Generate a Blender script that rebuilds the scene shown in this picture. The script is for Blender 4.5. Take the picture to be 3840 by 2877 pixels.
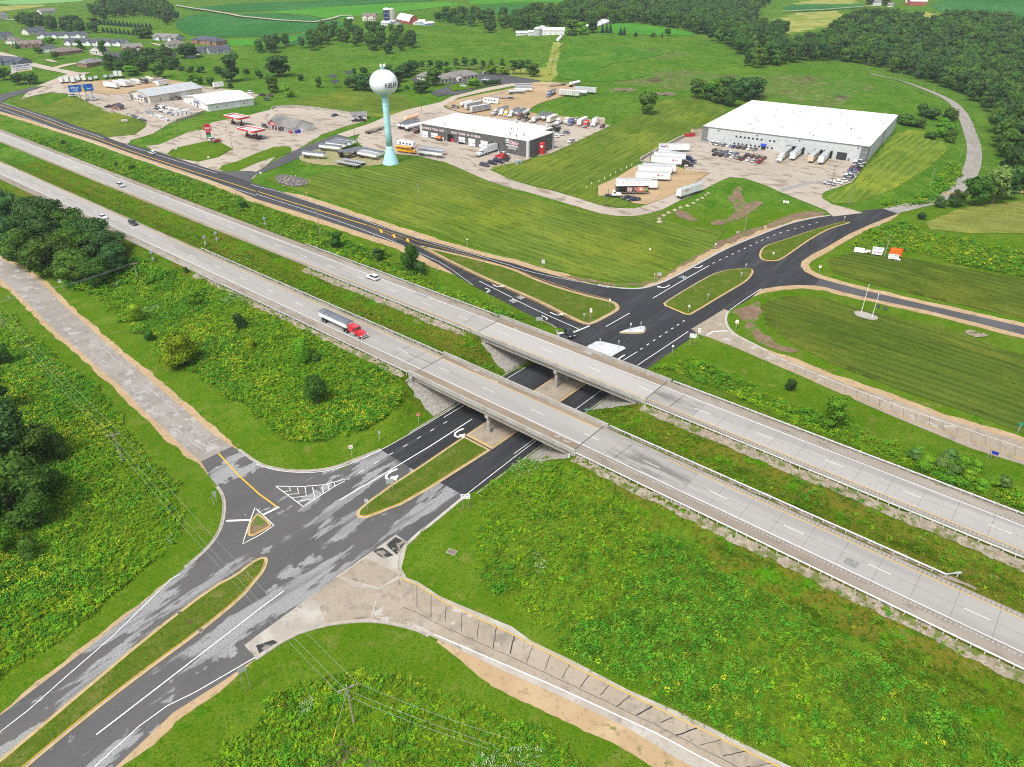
# Aerial view of a highway interchange beside a water tower, built as one real place.
import bpy,bmesh,math,random
import numpy as np
from mathutils import Vector,Matrix
from mathutils.geometry import delaunay_2d_cdt

for o in list(bpy.data.objects):bpy.data.objects.remove(o)
scene=bpy.context.scene
COL=scene.collection
R=math.radians
random.seed(7);RNG=np.random.default_rng(7)

# ------------------------------------------------------------------ camera
CAMZ=100.2
PITCH,ROLL=R(31.85),R(0.14)
cam_d=bpy.data.cameras.new('camera');cam_d.sensor_width=36.0;cam_d.lens=36.0*2666/3840
cam_d.clip_start=0.5;cam_d.clip_end=20000
cam=bpy.data.objects.new('camera',cam_d);COL.objects.link(cam)
cam.matrix_world=Matrix.Translation((0,0,CAMZ))@Matrix.Rotation(R(90)-PITCH,4,'X')@Matrix.Rotation(-ROLL,4,'Z')
scene.camera=cam

# ------------------------------------------------------------------ sky and sun (bright overcast)
SUN_EL,SUN_AZ=R(58),R(215)          # azimuth measured clockwise from +Y
world=bpy.data.worlds.new('World');scene.world=world;world.use_nodes= True
wn=world.node_tree;wn.nodes.clear()
sky=wn.nodes.new('ShaderNodeTexSky');sky.sky_type='NISHITA';sky.sun_disc= False
sky.sun_elevation=SUN_EL;sky.sun_rotation=SUN_AZ
sky.air_density=1.0;sky.dust_density=4.0;sky.ozone_density=1.0
hsv=wn.nodes.new('ShaderNodeHueSaturation');hsv.inputs['Saturation'].default_value=0.35
bg=wn.nodes.new('ShaderNodeBackground');bg.inputs['Strength'].default_value=0.13
wo=wn.nodes.new('ShaderNodeOutputWorld')
wn.links.new(sky.outputs[0],hsv.inputs['Color']);wn.links.new(hsv.outputs[0],bg.inputs[0]);wn.links.new(bg.outputs[0],wo.inputs[0])
sun_d=bpy.data.lights.new('sun','SUN');sun_d.energy=1.5;sun_d.angle=R(14);sun_d.color=(1.0,0.96,0.9)
sun=bpy.data.objects.new('sun',sun_d);COL.objects.link(sun)
sdir=Vector((math.sin(SUN_AZ)*math.cos(SUN_EL),math.cos(SUN_AZ)*math.cos(SUN_EL),math.sin(SUN_EL)))
sun.rotation_euler=sdir.to_track_quat('Z','Y').to_euler()
sun.location=sdir*300
vs=scene.view_settings;vs.view_transform='Standard';vs.look='None';vs.exposure=0.98;vs.gamma=1.0;vs.use_curve_mapping= False
scene.cycles.max_bounces=5;scene.cycles.diffuse_bounces=2;scene.cycles.glossy_bounces=2
scene.cycles.transmission_bounces=2;scene.cycles.transparent_max_bounces=6;scene.cycles.volume_bounces=0
scene.cycles.caustics_reflective= False;scene.cycles.caustics_refractive= False
scene.cycles.use_denoising= False;scene.cycles.filter_width=1.1

# ------------------------------------------------------------------ survey helpers
# Points were surveyed on the photograph (2212 x 1657 sheet) and laid on the terrain.
SC=0.57604;FP=2666*SC;CX,CY=1920*SC,1438.5*SC
def rays(P):
    P=np.asarray(P,float).reshape(-1,2);u=P[:,0]-CX;v=P[:,1]-CY
    c,s=math.cos(ROLL),math.sin(ROLL);u,v=c*u-s*v,s*u+c*v
    return np.stack([u,FP*math.cos(PITCH)-v*math.sin(PITCH),-FP*math.sin(PITCH)-v*math.cos(PITCH)],1)
def on_plane(P,z):
    d=rays(P);t=(z-CAMZ)/d[:,2]; return d[:,:2]*t[:, None]
_OX=[0,553.0,1106.0,1659.0];_OY=[0,414.7,829.5,1242.5]
def q(c,r,*pts):
    return [(_OX[c]+x/3.9945,_OY[r]+y/3.9945) for x,y in pts]
# the highway's own frame: s along, o across
HA=R(-40.26);HT=np.array([math.cos(HA),math.sin(HA)]);HN=np.array([-math.sin(HA),math.cos(HA)])
def so(s,o): return HT*s+HN*o
S_K=[-520,-400,-313,-240,-192,-150,-117,-60,200]
N_K=[105.6,106.2,106.8,107.3,107.8,108.2,108.5,108.8,108.8]
F_K=[130.9,130.9,131.3,132.0,132.5,132.9,133.3,133.7,133.7]
def near_c(s): return np.interp(s,S_K,N_K)
def far_c(s): return np.interp(s,S_K,F_K)
HZ=7.0

# natural ground: (sheet x, sheet y, height)
CTL=[
 # cross street and south-west quadrant
 (0,1600,0),(150,1480,0),(300,1400,0),(450,1290,0),(620,1130,0),(800,1040,0),(560,1010,0),(450,940,0.2),(330,820,0.5),(180,690,0.9),(60,600,1.3),(-80,540,1.8),
 (100,1300,0.2),(0,1150,0.8),(200,1050,0.5),(330,1150,0.1),(0,900,1.8),(160,850,1.0),(60,760,1.5),
 (560,960,0.3),(520,900,1.0),(700,940,0.8),(620,870,2.2),(420,760,2.2),(560,720,4.0),(300,600,3.2),(760,860,2.5),(200,560,3.6),(60,500,4.2),(240,500,5.3),
 # south-east quadrant
 (600,1330,0),(750,1270,0),(900,1310,0.1),(1100,1430,0.5),(1300,1530,1.0),(1560,1640,1.8),(1800,1760,2.6),(880,1180,0.1),(950,1220,0.3),(1100,1250,1.6),(1300,1300,2.6),(1500,1450,2.6),(1800,1600,3.4),(1950,1500,4.6),(2150,1640,4.6),
 (700,1450,-0.1),(500,1600,-0.4),(800,1600,0.3),(1000,1560,0.5),(1200,1620,0.7),(600,1800,0),(1200,1900,1),(-200,1800,0),(-200,1300,0.5),(2500,1900,4),
 # north intersection and road east
 (1180,700,0),(1300,690,0),(1450,640,0),(1400,740,0),(1540,690,0),(1560,580,0),(1680,540,0.4),(1760,490,0.9),(1860,460,1.3),(1940,452,1.4),(2040,425,1.5),
 (1700,605,0.2),(1850,640,0.5),(2000,668,0.8),(2212,715,1.2),(2400,770,1.5),
 (1600,740,0.4),(1700,790,1.0),(1850,855,1.8),(2000,910,2.8),(2212,990,4.2),(2400,1060,5.2),
 (1480,790,0.6),(1600,850,1.8),(1750,900,3.0),(1900,960,4.2),(2100,1040,5.2),
 (1660,680,1.4),(1800,720,2.4),(1950,760,2.8),(2150,860,3.4),(1900,850,2.6),
 (1830,580,1.6),(1950,560,3.0),(2100,530,4.0),(2200,620,2.8),(2100,640,1.7),(2100,450,4.2),(2200,470,4.8),(1980,500,3.0),
 # slope below the tower, frontage road
 (1090,640,0.6),(1000,588,1.6),(900,535,3.0),(760,480,4.6),(600,425,5.7),(450,378,6.4),(300,330,6.9),(150,275,7.4),(0,228,8.0),(-150,180,8.5),
 (1060,560,1.2),(1230,606,0.3),(1330,615,0.3),(1150,500,3.2),(1250,520,2.6),(1350,560,1.4),(1440,560,1.0),(1000,480,4.6),(850,440,6.6),(700,400,6.8),
 (845,356,9.4),(700,345,8.8),(760,330,9.0),(600,385,7.0),(560,360,7.2),(1000,380,7.8),(1060,370,7.6),(1100,410,6.2),(1220,450,3.8),(1330,460,3.2),(1420,450,3.0),
 (920,330,9.2),(1000,335,9.0),(1120,350,8.4),(1190,330,8.2),(1250,300,8.4),(1000,260,9.6),(880,270,9.8),(1150,215,10.4),(1280,245,9.6),(1050,215,10.6),
 (1300,330,6.6),(1400,270,7.4),(1480,240,8.0),(1260,390,5.4),
 # warehouse
 (1340,400,4.2),(1480,400,3.8),(1450,340,4.2),(1540,370,4.2),(1700,360,4.0),(1800,360,4.0),(1650,400,3.6),(1740,440,2.4),(1780,455,1.6),
 (1600,430,2.6),(1560,470,1.0),(1640,450,1.2),(1500,500,1.4),(1700,465,1.2),
 (1520,290,4.4),(1640,225,5.5),(1940,260,4.6),(1850,370,3.8),(2000,330,3.0),(1900,420,2.4),(2040,340,0.6),(2060,420,1.0),
 # winding road east and the hill behind
 (2110,370,0.4),(2120,310,-0.8),(2105,250,-1.4),(2060,215,-0.8),(1990,185,0.8),(1950,175,2.0),(1900,165,3.0),
 (1760,190,10.5),(1850,150,11.0),(1700,150,13.0),(1960,220,5.0),(2040,280,0.5),(1600,170,12.5),(1640,200,8.5),
 (2170,300,-3),(2180,240,-5),(2100,180,-6),(2000,140,-5),(2180,120,3),(2000,90,8),(1850,80,10),(2210,60,18),(2100,20,24),(1950,15,24),(1800,20,20),(1700,45,14),
 # hills to the north
 (1500,150,12.5),(1400,170,11.5),(1350,120,14),(1260,95,17),(1180,75,20),(1250,65,22),(1330,60,20),(1450,75,17),(1560,100,15),(1480,40,12),(1620,70,10),(1400,30,14),(1300,20,18),
 (1150,130,12.5),(1020,160,11.5),(960,185,11.2),(900,200,10.8),(820,180,10.6),(750,190,10.2),(1100,190,10.8),(1200,160,11.8),
 (860,125,10.5),(700,120,11.5),(780,90,15),(860,60,22),(960,60,20),(1050,70,16),(900,30,24),(1000,15,27),(1150,5,28),(700,50,20),(600,25,24),(750,20,25),
 # gas station, left lots, houses
 (640,270,8.6),(560,290,8.4),(480,300,8.0),(430,330,7.2),(720,250,9.0),(780,255,9.2),(700,230,9.8),(560,220,10.0),(640,200,10.4),
 (450,220,10.0),(400,250,9.6),(330,220,10.8),(300,260,9.4),(220,250,9.6),(150,215,10.0),(70,200,9.4),(260,180,11.2),(170,175,11.2),(60,165,11.5),(230,300,7.8),(120,235,9.0),
 (400,170,11.5),(520,150,11.6),(450,110,13.5),(560,80,16.5),(300,120,13.5),(150,130,12.8),(60,110,13.6),(200,70,17),(300,60,18),(100,30,19),(400,20,21),(30,50,18),(-100,100,14),
]
_cp=np.array(CTL,float)
_xy=np.concatenate([np.concatenate([on_plane(_cp[i:i+1,:2],_cp[i,2]) for i in range(len(_cp))]),
   np.array([(math.cos(a)*d,math.sin(a)*d) for d in (3000,7000) for a in np.linspace(0,2*math.pi,14,endpoint=False)]),
   np.array([(0,0),(-60,-100),(150,-100),(-200,0),(250,50)])])
_zz=np.concatenate([_cp[:,2],np.full(14,22.0),np.full(14,30.0),np.array([0.5,0,1,0.5,2])])
_CC=14.0
def _phi(d2): return np.sqrt(d2+_CC*_CC)
_A=_phi(((_xy[:, None]-_xy[None])**2).sum(-1))
_n=len(_xy);_M=np.zeros((_n+1,_n+1));_M[:_n,:_n]=_A;_M[:_n,_n]=1;_M[_n,:_n]=1
_M[np.arange(_n),np.arange(_n)]-=3.0      # a little smoothing
_W=np.linalg.solve(_M,np.append(_zz,0))
def base_h(X,Y):
    out=np.full(X.shape,_W[_n])
    for i in range(_n):out+=_W[i]*np.sqrt((X-_xy[i,0])**2+(Y-_xy[i,1])**2+_CC*_CC)
    return out
def ground_h(X,Y):
    z=base_h(X,Y)
    s=X*HT[0]+Y*HT[1];o=X*HN[0]+Y*HN[1]
    lo=near_c(s)-7.9;hi=far_c(s)+7.6
    a=near_c(s)+5.9;b=far_c(s)-6.1
    mid=np.clip(np.minimum(o-a,b-o),0, None)
    out=np.maximum(lo-o,o-hi);inside=out<=0
    top=6.86-np.minimum(mid*0.22,1.5)
    out=np.clip(out,0, None)
    up=6.86-out/2.5;dn=6.86+out/3.0
    z=np.where(inside,top,np.minimum(np.maximum(z,up),dn))
    # the street's cut under the bridges
    sd=np.clip(np.maximum(-109.3-s,s+80.6),0, None)
    cut=0.0-0.10*(sd<=0)+sd/1.9+np.clip(np.maximum(70-o,o-175),0, None)*0.25
    return np.minimum(z,cut)
def _axis(lo_far,segs,hi_far,g=1.045):
    a=[]
    for x0,x1,h in segs:a+=list(np.arange(x0,x1,h))
    a.append(segs[-1][1]);x,h=a[-1],segs[-1][2]
    while x<hi_far:h*=g;x+=h;a.append(x)
    x,h,pre=a[0],segs[0][2],[]
    while x>lo_far:h*=g;x-=h;pre.append(x)
    return np.array(pre[::-1]+a)
GX=_axis(-7000,[(-520,-260,2.0),(-260,330,1.0)],7000)
GY=_axis(-900,[(55,430,1.0),(430,640,2.0)],9000)
_gx,_gy=np.meshgrid(GX,GY)
GZ=ground_h(_gx,_gy)
def H(x,y):
    x=np.asarray(x,float);y=np.asarray(y,float)
    i=np.clip(np.searchsorted(GX,x)-1,0,len(GX)-2);j=np.clip(np.searchsorted(GY,y)-1,0,len(GY)-2)
    fx=(x-GX[i])/(GX[i+1]-GX[i]);fy=(y-GY[j])/(GY[j+1]-GY[j])
    return (GZ[j,i]*(1-fx)+GZ[j,i+1]*fx)*(1-fy)+(GZ[j+1,i]*(1-fx)+GZ[j+1,i+1]*fx)*fy
_TS=np.geomspace(55,6000,500)
def lay(P):
    """sheet points -> (n,2) ground positions where the sight line first meets the terrain"""
    d=rays(P);d=d/np.linalg.norm(d[:,:2],axis=1)[:, None]
    t=_TS[None];z=CAMZ+d[:,2:3]*t;h=H(d[:,0:1]*t,d[:,1:2]*t)
    k=np.argmax(z<h,axis=1);k=np.maximum(k,1)
    a,b=_TS[k-1],_TS[k]
    for _ in range(24):
        m=(a+b)/2;below=CAMZ+d[:,2]*m<H(d[:,0]*m,d[:,1]*m)
        b=np.where(below,m,b);a=np.where(below,a,m)
    return d[:,:2]*b[:, None]
def at(px,py):
    p=lay([(px,py)])[0]; return Vector((p[0],p[1],float(H(p[0],p[1]))))
def gz(x,y): return float(H(x,y))

# ------------------------------------------------------------------ materials
MATS={}
def mat(name,c,rough=0.85,metal=0.0,spec=0.25,layers=(),bump=None,rnd=0.0,transl=0.0,obj=False,coat=0.0):
    """procedural material: base colour, then layers (colour, scale, lo, hi, rotation, stretch, detail) mixed in by noise"""
    if name in MATS: return MATS[name]
    m=bpy.data.materials.new(name);m.use_nodes= True;MATS[name]=m
    nt=m.node_tree;N=nt.nodes;L=nt.links;b=N['Principled BSDF']
    b.inputs['Roughness'].default_value=rough;b.inputs['Metallic'].default_value=metal
    b.inputs['Specular IOR Level'].default_value=spec
    if coat:b.inputs['Coat Weight'].default_value=coat;b.inputs['Coat Roughness'].default_value=0.08
    if obj:
        pos=N.new('ShaderNodeTexCoord').outputs['Object']
    else:
        pos=N.new('ShaderNodeNewGeometry').outputs['Position']
    col=N.new('ShaderNodeRGB');col.outputs[0].default_value=(*c,1);out=col.outputs[0]
    for ly in layers:
        lc,sc,lo,hi=ly[:4];rot=ly[4] if len(ly)>4 else 0;st=ly[5] if len(ly)>5 else 1;det=ly[6] if len(ly)>6 else 4
        mp=N.new('ShaderNodeMapping');mp.inputs['Rotation'].default_value=(0,0,-rot);mp.inputs['Scale'].default_value=(sc/st,sc,sc)
        mp.vector_type='POINT'
        # rotate first, then stretch
        r1=N.new('ShaderNodeMapping');r1.inputs['Rotation'].default_value=(0,0,-rot)
        mp.inputs['Rotation'].default_value=(0,0,0)
        L.new(pos,r1.inputs[0]);L.new(r1.outputs[0],mp.inputs[0])
        nz=N.new('ShaderNodeTexNoise');nz.inputs['Scale'].default_value=1.0;nz.inputs['Detail'].default_value=det;nz.inputs['Roughness'].default_value=0.6
        L.new(mp.outputs[0],nz.inputs['Vector'])
        mr=N.new('ShaderNodeMapRange');mr.inputs['From Min'].default_value=lo;mr.inputs['From Max'].default_value=hi;mr.clamp= True
        L.new(nz.outputs['Fac'],mr.inputs['Value'])
        mx=N.new('ShaderNodeMix');mx.data_type='RGBA';L.new(mr.outputs[0],mx.inputs['Factor'])
        L.new(out,mx.inputs[6]);mx.inputs[7].default_value=(*lc,1);out=mx.outputs[2]
    if rnd:
        oi=N.new('ShaderNodeObjectInfo');hs=N.new('ShaderNodeHueSaturation')
        mr=N.new('ShaderNodeMapRange');mr.inputs['To Min'].default_value=1-rnd;mr.inputs['To Max'].default_value=1+rnd*0.9
        L.new(oi.outputs['Random'],mr.inputs['Value']);L.new(mr.outputs[0],hs.inputs['Value'])
        mu=N.new('ShaderNodeMath');mu.operation='MULTIPLY';mu.inputs[1].default_value=7.31;fr=N.new('ShaderNodeMath');fr.operation='FRACT'
        L.new(oi.outputs['Random'],mu.inputs[0]);L.new(mu.outputs[0],fr.inputs[0])
        m2=N.new('ShaderNodeMapRange');m2.inputs['To Min'].default_value=0.5-rnd*0.09;m2.inputs['To Max'].default_value=0.5+rnd*0.08
        L.new(fr.outputs[0],m2.inputs['Value']);L.new(m2.outputs[0],hs.inputs['Hue'])
        L.new(out,hs.inputs['Color']);out=hs.outputs[0]
    L.new(out,b.inputs['Base Color'])
    if bump:
        nz=N.new('ShaderNodeTexNoise');nz.inputs['Scale'].default_value=bump[0];nz.inputs['Detail'].default_value=5
        L.new(pos,nz.inputs['Vector']);bp=N.new('ShaderNodeBump');bp.inputs['Strength'].default_value=bump[1];bp.inputs['Distance'].default_value=bump[2] if len(bump)>2 else 0.1
        L.new(nz.outputs['Fac'],bp.inputs['Height']);L.new(bp.outputs[0],b.inputs['Normal'])
    if transl:
        tr=N.new('ShaderNodeBsdfTranslucent');ms=N.new('ShaderNodeMixShader');ms.inputs[0].default_value=transl
        L.new(out,tr.inputs[0]);L.new(b.outputs[0],ms.inputs[1]);L.new(tr.outputs[0],ms.inputs[2]);L.new(ms.outputs[0],N['Material Output'].inputs[0])
    return m
def paint(name,c,rough=0.3,**k): return mat(name,c,rough,spec=0.5,**k)

XST=math.atan2(HN[1],HN[0])      # direction of the cross street
LANE=HA                            # direction of the highway
m_meadow=mat('meadow_grass',(0.052,0.128,0.010),spec=0.0,layers=[((0.088,0.165,0.018),0.03,0.42,0.62),((0.034,0.105,0.006),0.09,0.5,0.66),((0.135,0.175,0.035),0.2,0.52,0.7),((0.030,0.095,0.004),0.8,0.5,0.66),((0.10,0.18,0.01),2.0,0.55,0.7)],bump=(2.0,0.8,0.5))
m_lawn= None
def lawn_mat(name,ang,c1=(0.066,0.120,0.012),c2=(0.14,0.175,0.042),w=3.2):
    """mown grass: stripes run along the direction ang"""
    k= lambda f,g=1.0:(c1[0]*f*g,c1[1]*f,c1[2]*f)
    m=mat(name,c1,spec=0.0,layers=[(k(1.5,1.55),0.022,0.47,0.62),(k(1.7,1.6),0.25,0.56,0.7,ang,14),(k(0.7),0.02,0.45,0.7),(k(1.45,1.25),0.35,0.5,0.72,ang,7),(k(0.6),0.5,0.5,0.7,ang,5),(k(0.55),1.8,0.52,0.68,ang,2),(k(1.6,1.2),2.5,0.56,0.7)],bump=(5,0.6,0.15))
    nt=m.node_tree;N=nt.nodes;L=nt.links;b=N['Principled BSDF']
    src=b.inputs['Base Color'].links[0].from_socket
    pos=N.new('ShaderNodeNewGeometry').outputs['Position']
    r1=N.new('ShaderNodeMapping');r1.inputs['Rotation'].default_value=(0,0,-ang+R(90));L.new(pos,r1.inputs[0])
    wv=N.new('ShaderNodeTexWave');wv.wave_type='BANDS';wv.bands_direction='X';wv.inputs['Scale'].default_value=0.314/w;wv.inputs['Distortion'].default_value=2.2;wv.inputs['Detail'].default_value=2;wv.inputs['Detail Scale'].default_value=0.3
    L.new(r1.outputs[0],wv.inputs['Vector'])
    nz=N.new('ShaderNodeTexNoise');nz.inputs['Scale'].default_value=0.03;L.new(pos,nz.inputs['Vector'])
    mr=N.new('ShaderNodeMapRange');mr.inputs['From Min'].default_value=0.35;mr.inputs['From Max'].default_value=0.7;mr.inputs['To Min'].default_value=0.1;mr.inputs['To Max'].default_value=0.55;L.new(nz.outputs['Fac'],mr.inputs['Value'])
    mu=N.new('ShaderNodeMath');mu.operation='MULTIPLY';L.new(wv.outputs['Fac'],mu.inputs[0]);L.new(mr.outputs[0],mu.inputs[1])
    mx=N.new('ShaderNodeMix');mx.data_type='RGBA';L.new(mu.outputs[0],mx.inputs['Factor']);L.new(src,mx.inputs[6]);mx.inputs[7].default_value=(*c2,1)
    L.new(mx.outputs[2],b.inputs['Base Color']); return m
m_rough=mat('rough_grass',(0.064,0.108,0.005),spec=0.0,layers=[((0.115,0.105,0.014),0.10,0.43,0.62,LANE,3),((0.05,0.155,0.003),0.22,0.5,0.64),((0.030,0.06,0.004),0.3,0.54,0.66,LANE,3),((0.22,0.17,0.08),0.45,0.64,0.74,LANE,2.5),((0.026,0.07,0.002),1.3,0.5,0.64),((0.12,0.17,0.012),3.0,0.55,0.7)],bump=(3,0.9,0.4))
m_verge=mat('verge_grass',(0.068,0.124,0.006),spec=0.0,layers=[((0.095,0.150,0.014),0.1,0.44,0.64),((0.15,0.15,0.035),0.22,0.57,0.72),((0.040,0.115,0.003),0.4,0.5,0.66),((0.13,0.16,0.018),0.8,0.58,0.72),((0.030,0.09,0.002),2.2,0.5,0.66),((0.10,0.19,0.01),4.0,0.55,0.7)],bump=(5,0.7,0.2))
m_weedbed=mat('weed_bed',(0.092,0.160,0.008),spec=0.0,layers=[((0.10,0.15,0.012),0.08,0.42,0.62),((0.035,0.08,0.004),0.6,0.5,0.66),((0.09,0.10,0.012),0.2,0.62,0.74),((0.10,0.22,0.006),2.0,0.54,0.68)],bump=(3,1.0,0.4))
m_gravel=mat('tan_gravel',(0.335,0.235,0.13),layers=[((0.39,0.29,0.175),0.2,0.45,0.65),((0.24,0.17,0.095),0.8,0.52,0.68),((0.12,0.14,0.03),0.5,0.63,0.7),((0.29,0.21,0.12),8,0.5,0.7)],bump=(12,0.4,0.05))
m_lotgravel=mat('lot_gravel',(0.315,0.222,0.12),layers=[((0.37,0.275,0.165),0.06,0.45,0.65),((0.23,0.16,0.09),0.15,0.53,0.68,R(30),4),((0.28,0.20,0.11),1.5,0.5,0.7)],bump=(8,0.3,0.05))
m_stonebank=mat('stone_bank',(0.225,0.185,0.14),layers=[((0.30,0.26,0.205),0.8,0.45,0.62),((0.085,0.115,0.02),0.5,0.5,0.6),((0.14,0.115,0.08),3,0.5,0.7)],bump=(5,0.8,0.2))
m_dirt=mat('bare_soil',(0.15,0.092,0.058),layers=[((0.21,0.145,0.095),0.4,0.45,0.65),((0.12,0.09,0.05),1.0,0.5,0.7),((0.075,0.13,0.015),0.3,0.52,0.6)],bump=(3,0.8,0.3))
m_newasph=mat('fresh_asphalt',(0.024,0.025,0.028),rough=0.8,spec=0.2,layers=[((0.038,0.04,0.044),0.1,0.45,0.7,XST,5),((0.066,0.07,0.078),0.06,0.56,0.80,XST,3),((0.05,0.05,0.053),0.6,0.54,0.7,XST,14),((0.022,0.023,0.025),6,0.5,0.7)])
m_oldasph=mat('worn_asphalt',(0.074,0.073,0.073),rough=0.85,spec=0.2,layers=[((0.10,0.098,0.095),0.08,0.4,0.65,XST,4),((0.24,0.24,0.24),0.13,0.53,0.55,XST,4.5,7),((0.25,0.25,0.25),0.1,0.575,0.59,XST,1.6,6),((0.09,0.089,0.088),0.5,0.5,0.7,XST,12),((0.06,0.06,0.06),5,0.5,0.72)])
m_roadasph=mat('road_asphalt',(0.060,0.061,0.064),rough=0.85,spec=0.2,layers=[((0.085,0.085,0.088),0.05,0.42,0.65),((0.045,0.046,0.05),4,0.5,0.7)])
m_frontasph=mat('frontage_asphalt',(0.040,0.041,0.045),rough=0.85,spec=0.2,layers=[((0.058,0.059,0.063),0.05,0.42,0.65,LANE,8),((0.034,0.034,0.036),4,0.5,0.7)])
m_conc=mat('highway_concrete',(0.275,0.266,0.248),rough=0.9,spec=0.15,layers=[((0.325,0.317,0.30),0.04,0.42,0.64,LANE,6),((0.205,0.197,0.185),0.25,0.5,0.72,LANE,14),((0.25,0.24,0.225),1.5,0.5,0.75)])
m_deckconc=mat('deck_concrete',(0.275,0.266,0.25),rough=0.9,spec=0.15,layers=[((0.32,0.31,0.295),0.05,0.42,0.64,LANE,6),((0.22,0.212,0.2),0.25,0.5,0.72,LANE,14)])
m_shoulder=mat('shoulder_concrete',(0.215,0.185,0.15),rough=0.9,spec=0.15,layers=[((0.27,0.245,0.21),0.08,0.45,0.62,LANE,4),((0.165,0.14,0.11),0.6,0.5,0.7,LANE,3)])
m_joint=mat('joint_filler',(0.10,0.095,0.085),rough=0.95)
m_rampconc=mat('ramp_concrete',(0.265,0.222,0.168),rough=0.9,spec=0.15,layers=[((0.305,0.262,0.208),0.1,0.42,0.62),((0.185,0.162,0.13),0.4,0.5,0.7),((0.35,0.335,0.31),0.16,0.62,0.66),((0.19,0.165,0.135),1.5,0.55,0.7)])
m_rampedge=mat('ramp_edge_concrete',(0.29,0.26,0.22),rough=0.9,spec=0.15,layers=[((0.36,0.34,0.30),0.3,0.45,0.6),((0.2,0.18,0.15),0.6,0.55,0.7)])
m_wornconc=mat('worn_concrete',(0.25,0.232,0.21),rough=0.9,spec=0.15,layers=[((0.215,0.195,0.17),0.12,0.45,0.56),((0.31,0.30,0.285),0.35,0.56,0.62),((0.18,0.165,0.15),0.9,0.57,0.66,R(135),3),((0.22,0.2,0.175),2.5,0.55,0.7)])
m_lotconc=mat('lot_concrete',(0.335,0.292,0.24),rough=0.9,spec=0.15,layers=[((0.29,0.25,0.205),0.03,0.45,0.62),((0.21,0.172,0.132),0.24,0.575,0.60,R(-35),2.2,1),((0.37,0.33,0.28),0.5,0.55,0.72)])
m_drive=mat('drive_concrete',(0.355,0.305,0.245),rough=0.9,spec=0.15,layers=[((0.315,0.265,0.21),0.08,0.45,0.62),((0.39,0.35,0.3),0.5,0.55,0.7)])
m_lightconc=mat('light_concrete',(0.37,0.362,0.34),rough=0.9,spec=0.15,layers=[((0.31,0.3,0.27),0.4,0.45,0.65),((0.41,0.405,0.39),1.2,0.5,0.7)])
m_whiteconc=mat('painted_island_concrete',(0.40,0.42,0.43),rough=0.8,layers=[((0.48,0.505,0.52),0.5,0.45,0.6)])
m_kerb=mat('kerb_concrete',(0.335,0.305,0.265),rough=0.9,layers=[((0.25,0.225,0.19),0.7,0.45,0.65)])
m_white=mat('white_road_paint',(0.66,0.66,0.65),rough=0.7,layers=[((0.46,0.455,0.44),1.5,0.55,0.72)])
m_yellow=mat('yellow_road_paint',(0.56,0.33,0.03),rough=0.7,layers=[((0.40,0.26,0.06),1.2,0.5,0.7)])
m_brown=mat('brown_deck_shoulder',(0.185,0.145,0.105),rough=0.9,layers=[((0.22,0.18,0.135),0.2,0.45,0.62,LANE,4),((0.29,0.275,0.255),0.35,0.60,0.615,LANE,1.6)])
m_bridge=mat('bridge_concrete',(0.33,0.318,0.29),rough=0.9,layers=[((0.27,0.258,0.23),0.3,0.45,0.65),((0.2,0.19,0.165),0.8,0.56,0.72)],bump=(3,0.2,0.03))
m_girder=mat('girder_concrete',(0.30,0.275,0.235),rough=0.9,layers=[((0.24,0.22,0.19),0.4,0.45,0.65)])
m_galv=mat('galvanised_steel',(0.52,0.53,0.54),rough=0.5,metal=0.5,layers=[((0.40,0.41,0.42),1.5,0.45,0.65)])
m_wood=mat('weathered_timber',(0.30,0.26,0.22),rough=0.95,layers=[((0.20,0.17,0.14),2.0,0.45,0.65)])
m_crop=mat('crop_field',(0.022,0.105,0.022),spec=0.0,layers=[((0.040,0.135,0.035),0.012,0.42,0.62),((0.022,0.090,0.022),0.3,0.5,0.7,R(70),10)],bump=(1.2,0.7,0.5))
m_crop2=mat('hay_field',(0.045,0.185,0.016),spec=0.0,layers=[((0.065,0.205,0.02),0.01,0.42,0.62),((0.035,0.145,0.014),0.12,0.5,0.7,R(60),10)])
m_crop3=mat('pale_field',(0.12,0.28,0.07),layers=[((0.10,0.24,0.05),0.02,0.42,0.62)])
m_yfield=mat('dry_meadow',(0.20,0.22,0.05),spec=0.0,layers=[((0.13,0.18,0.03),0.02,0.45,0.65),((0.30,0.28,0.11),0.05,0.5,0.68)])
m_brush=mat('old_field',(0.075,0.115,0.022),spec=0.0,layers=[((0.05,0.13,0.012),0.03,0.45,0.6),((0.07,0.055,0.035),0.05,0.56,0.66),((0.14,0.16,0.06),0.2,0.5,0.68)],bump=(1.5,0.7,0.4))

# ------------------------------------------------------------------ mesh helpers
def link(name,me,parent=None,loc=None,rz=0.0,kind=None,label=None,cat=None,group=None):
    o=bpy.data.objects.new(name,me);COL.objects.link(o)
    if loc is not None:o.location=loc
    if rz:o.rotation_euler=(0,0,rz)
    if parent is not None:o.parent=parent
    if kind:o['kind']=kind
    if label:o['label']=label
    if cat:o['category']=cat
    if group:o['group']=group
    return o
def thing(name,label,cat,loc=(0,0,0),rz=0.0,group=None):
    o=link(name, None,loc=loc,rz=rz,label=label,cat=cat,group=group);o.empty_display_size=0.5; return o
def mesh_np(name,V,F,mats,mi=None,smooth=False):
    me=bpy.data.meshes.new(name);me.from_pydata([tuple(v) for v in V],[],[tuple(f) for f in F])
    for m in (mats if isinstance(mats,(list,tuple)) else [mats]):me.materials.append(m)
    if mi is not None:me.polygons.foreach_set('material_index',mi)
    if smooth:me.polygons.foreach_set('use_smooth',[True]*len(me.polygons))
    me.update(); return me
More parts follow.
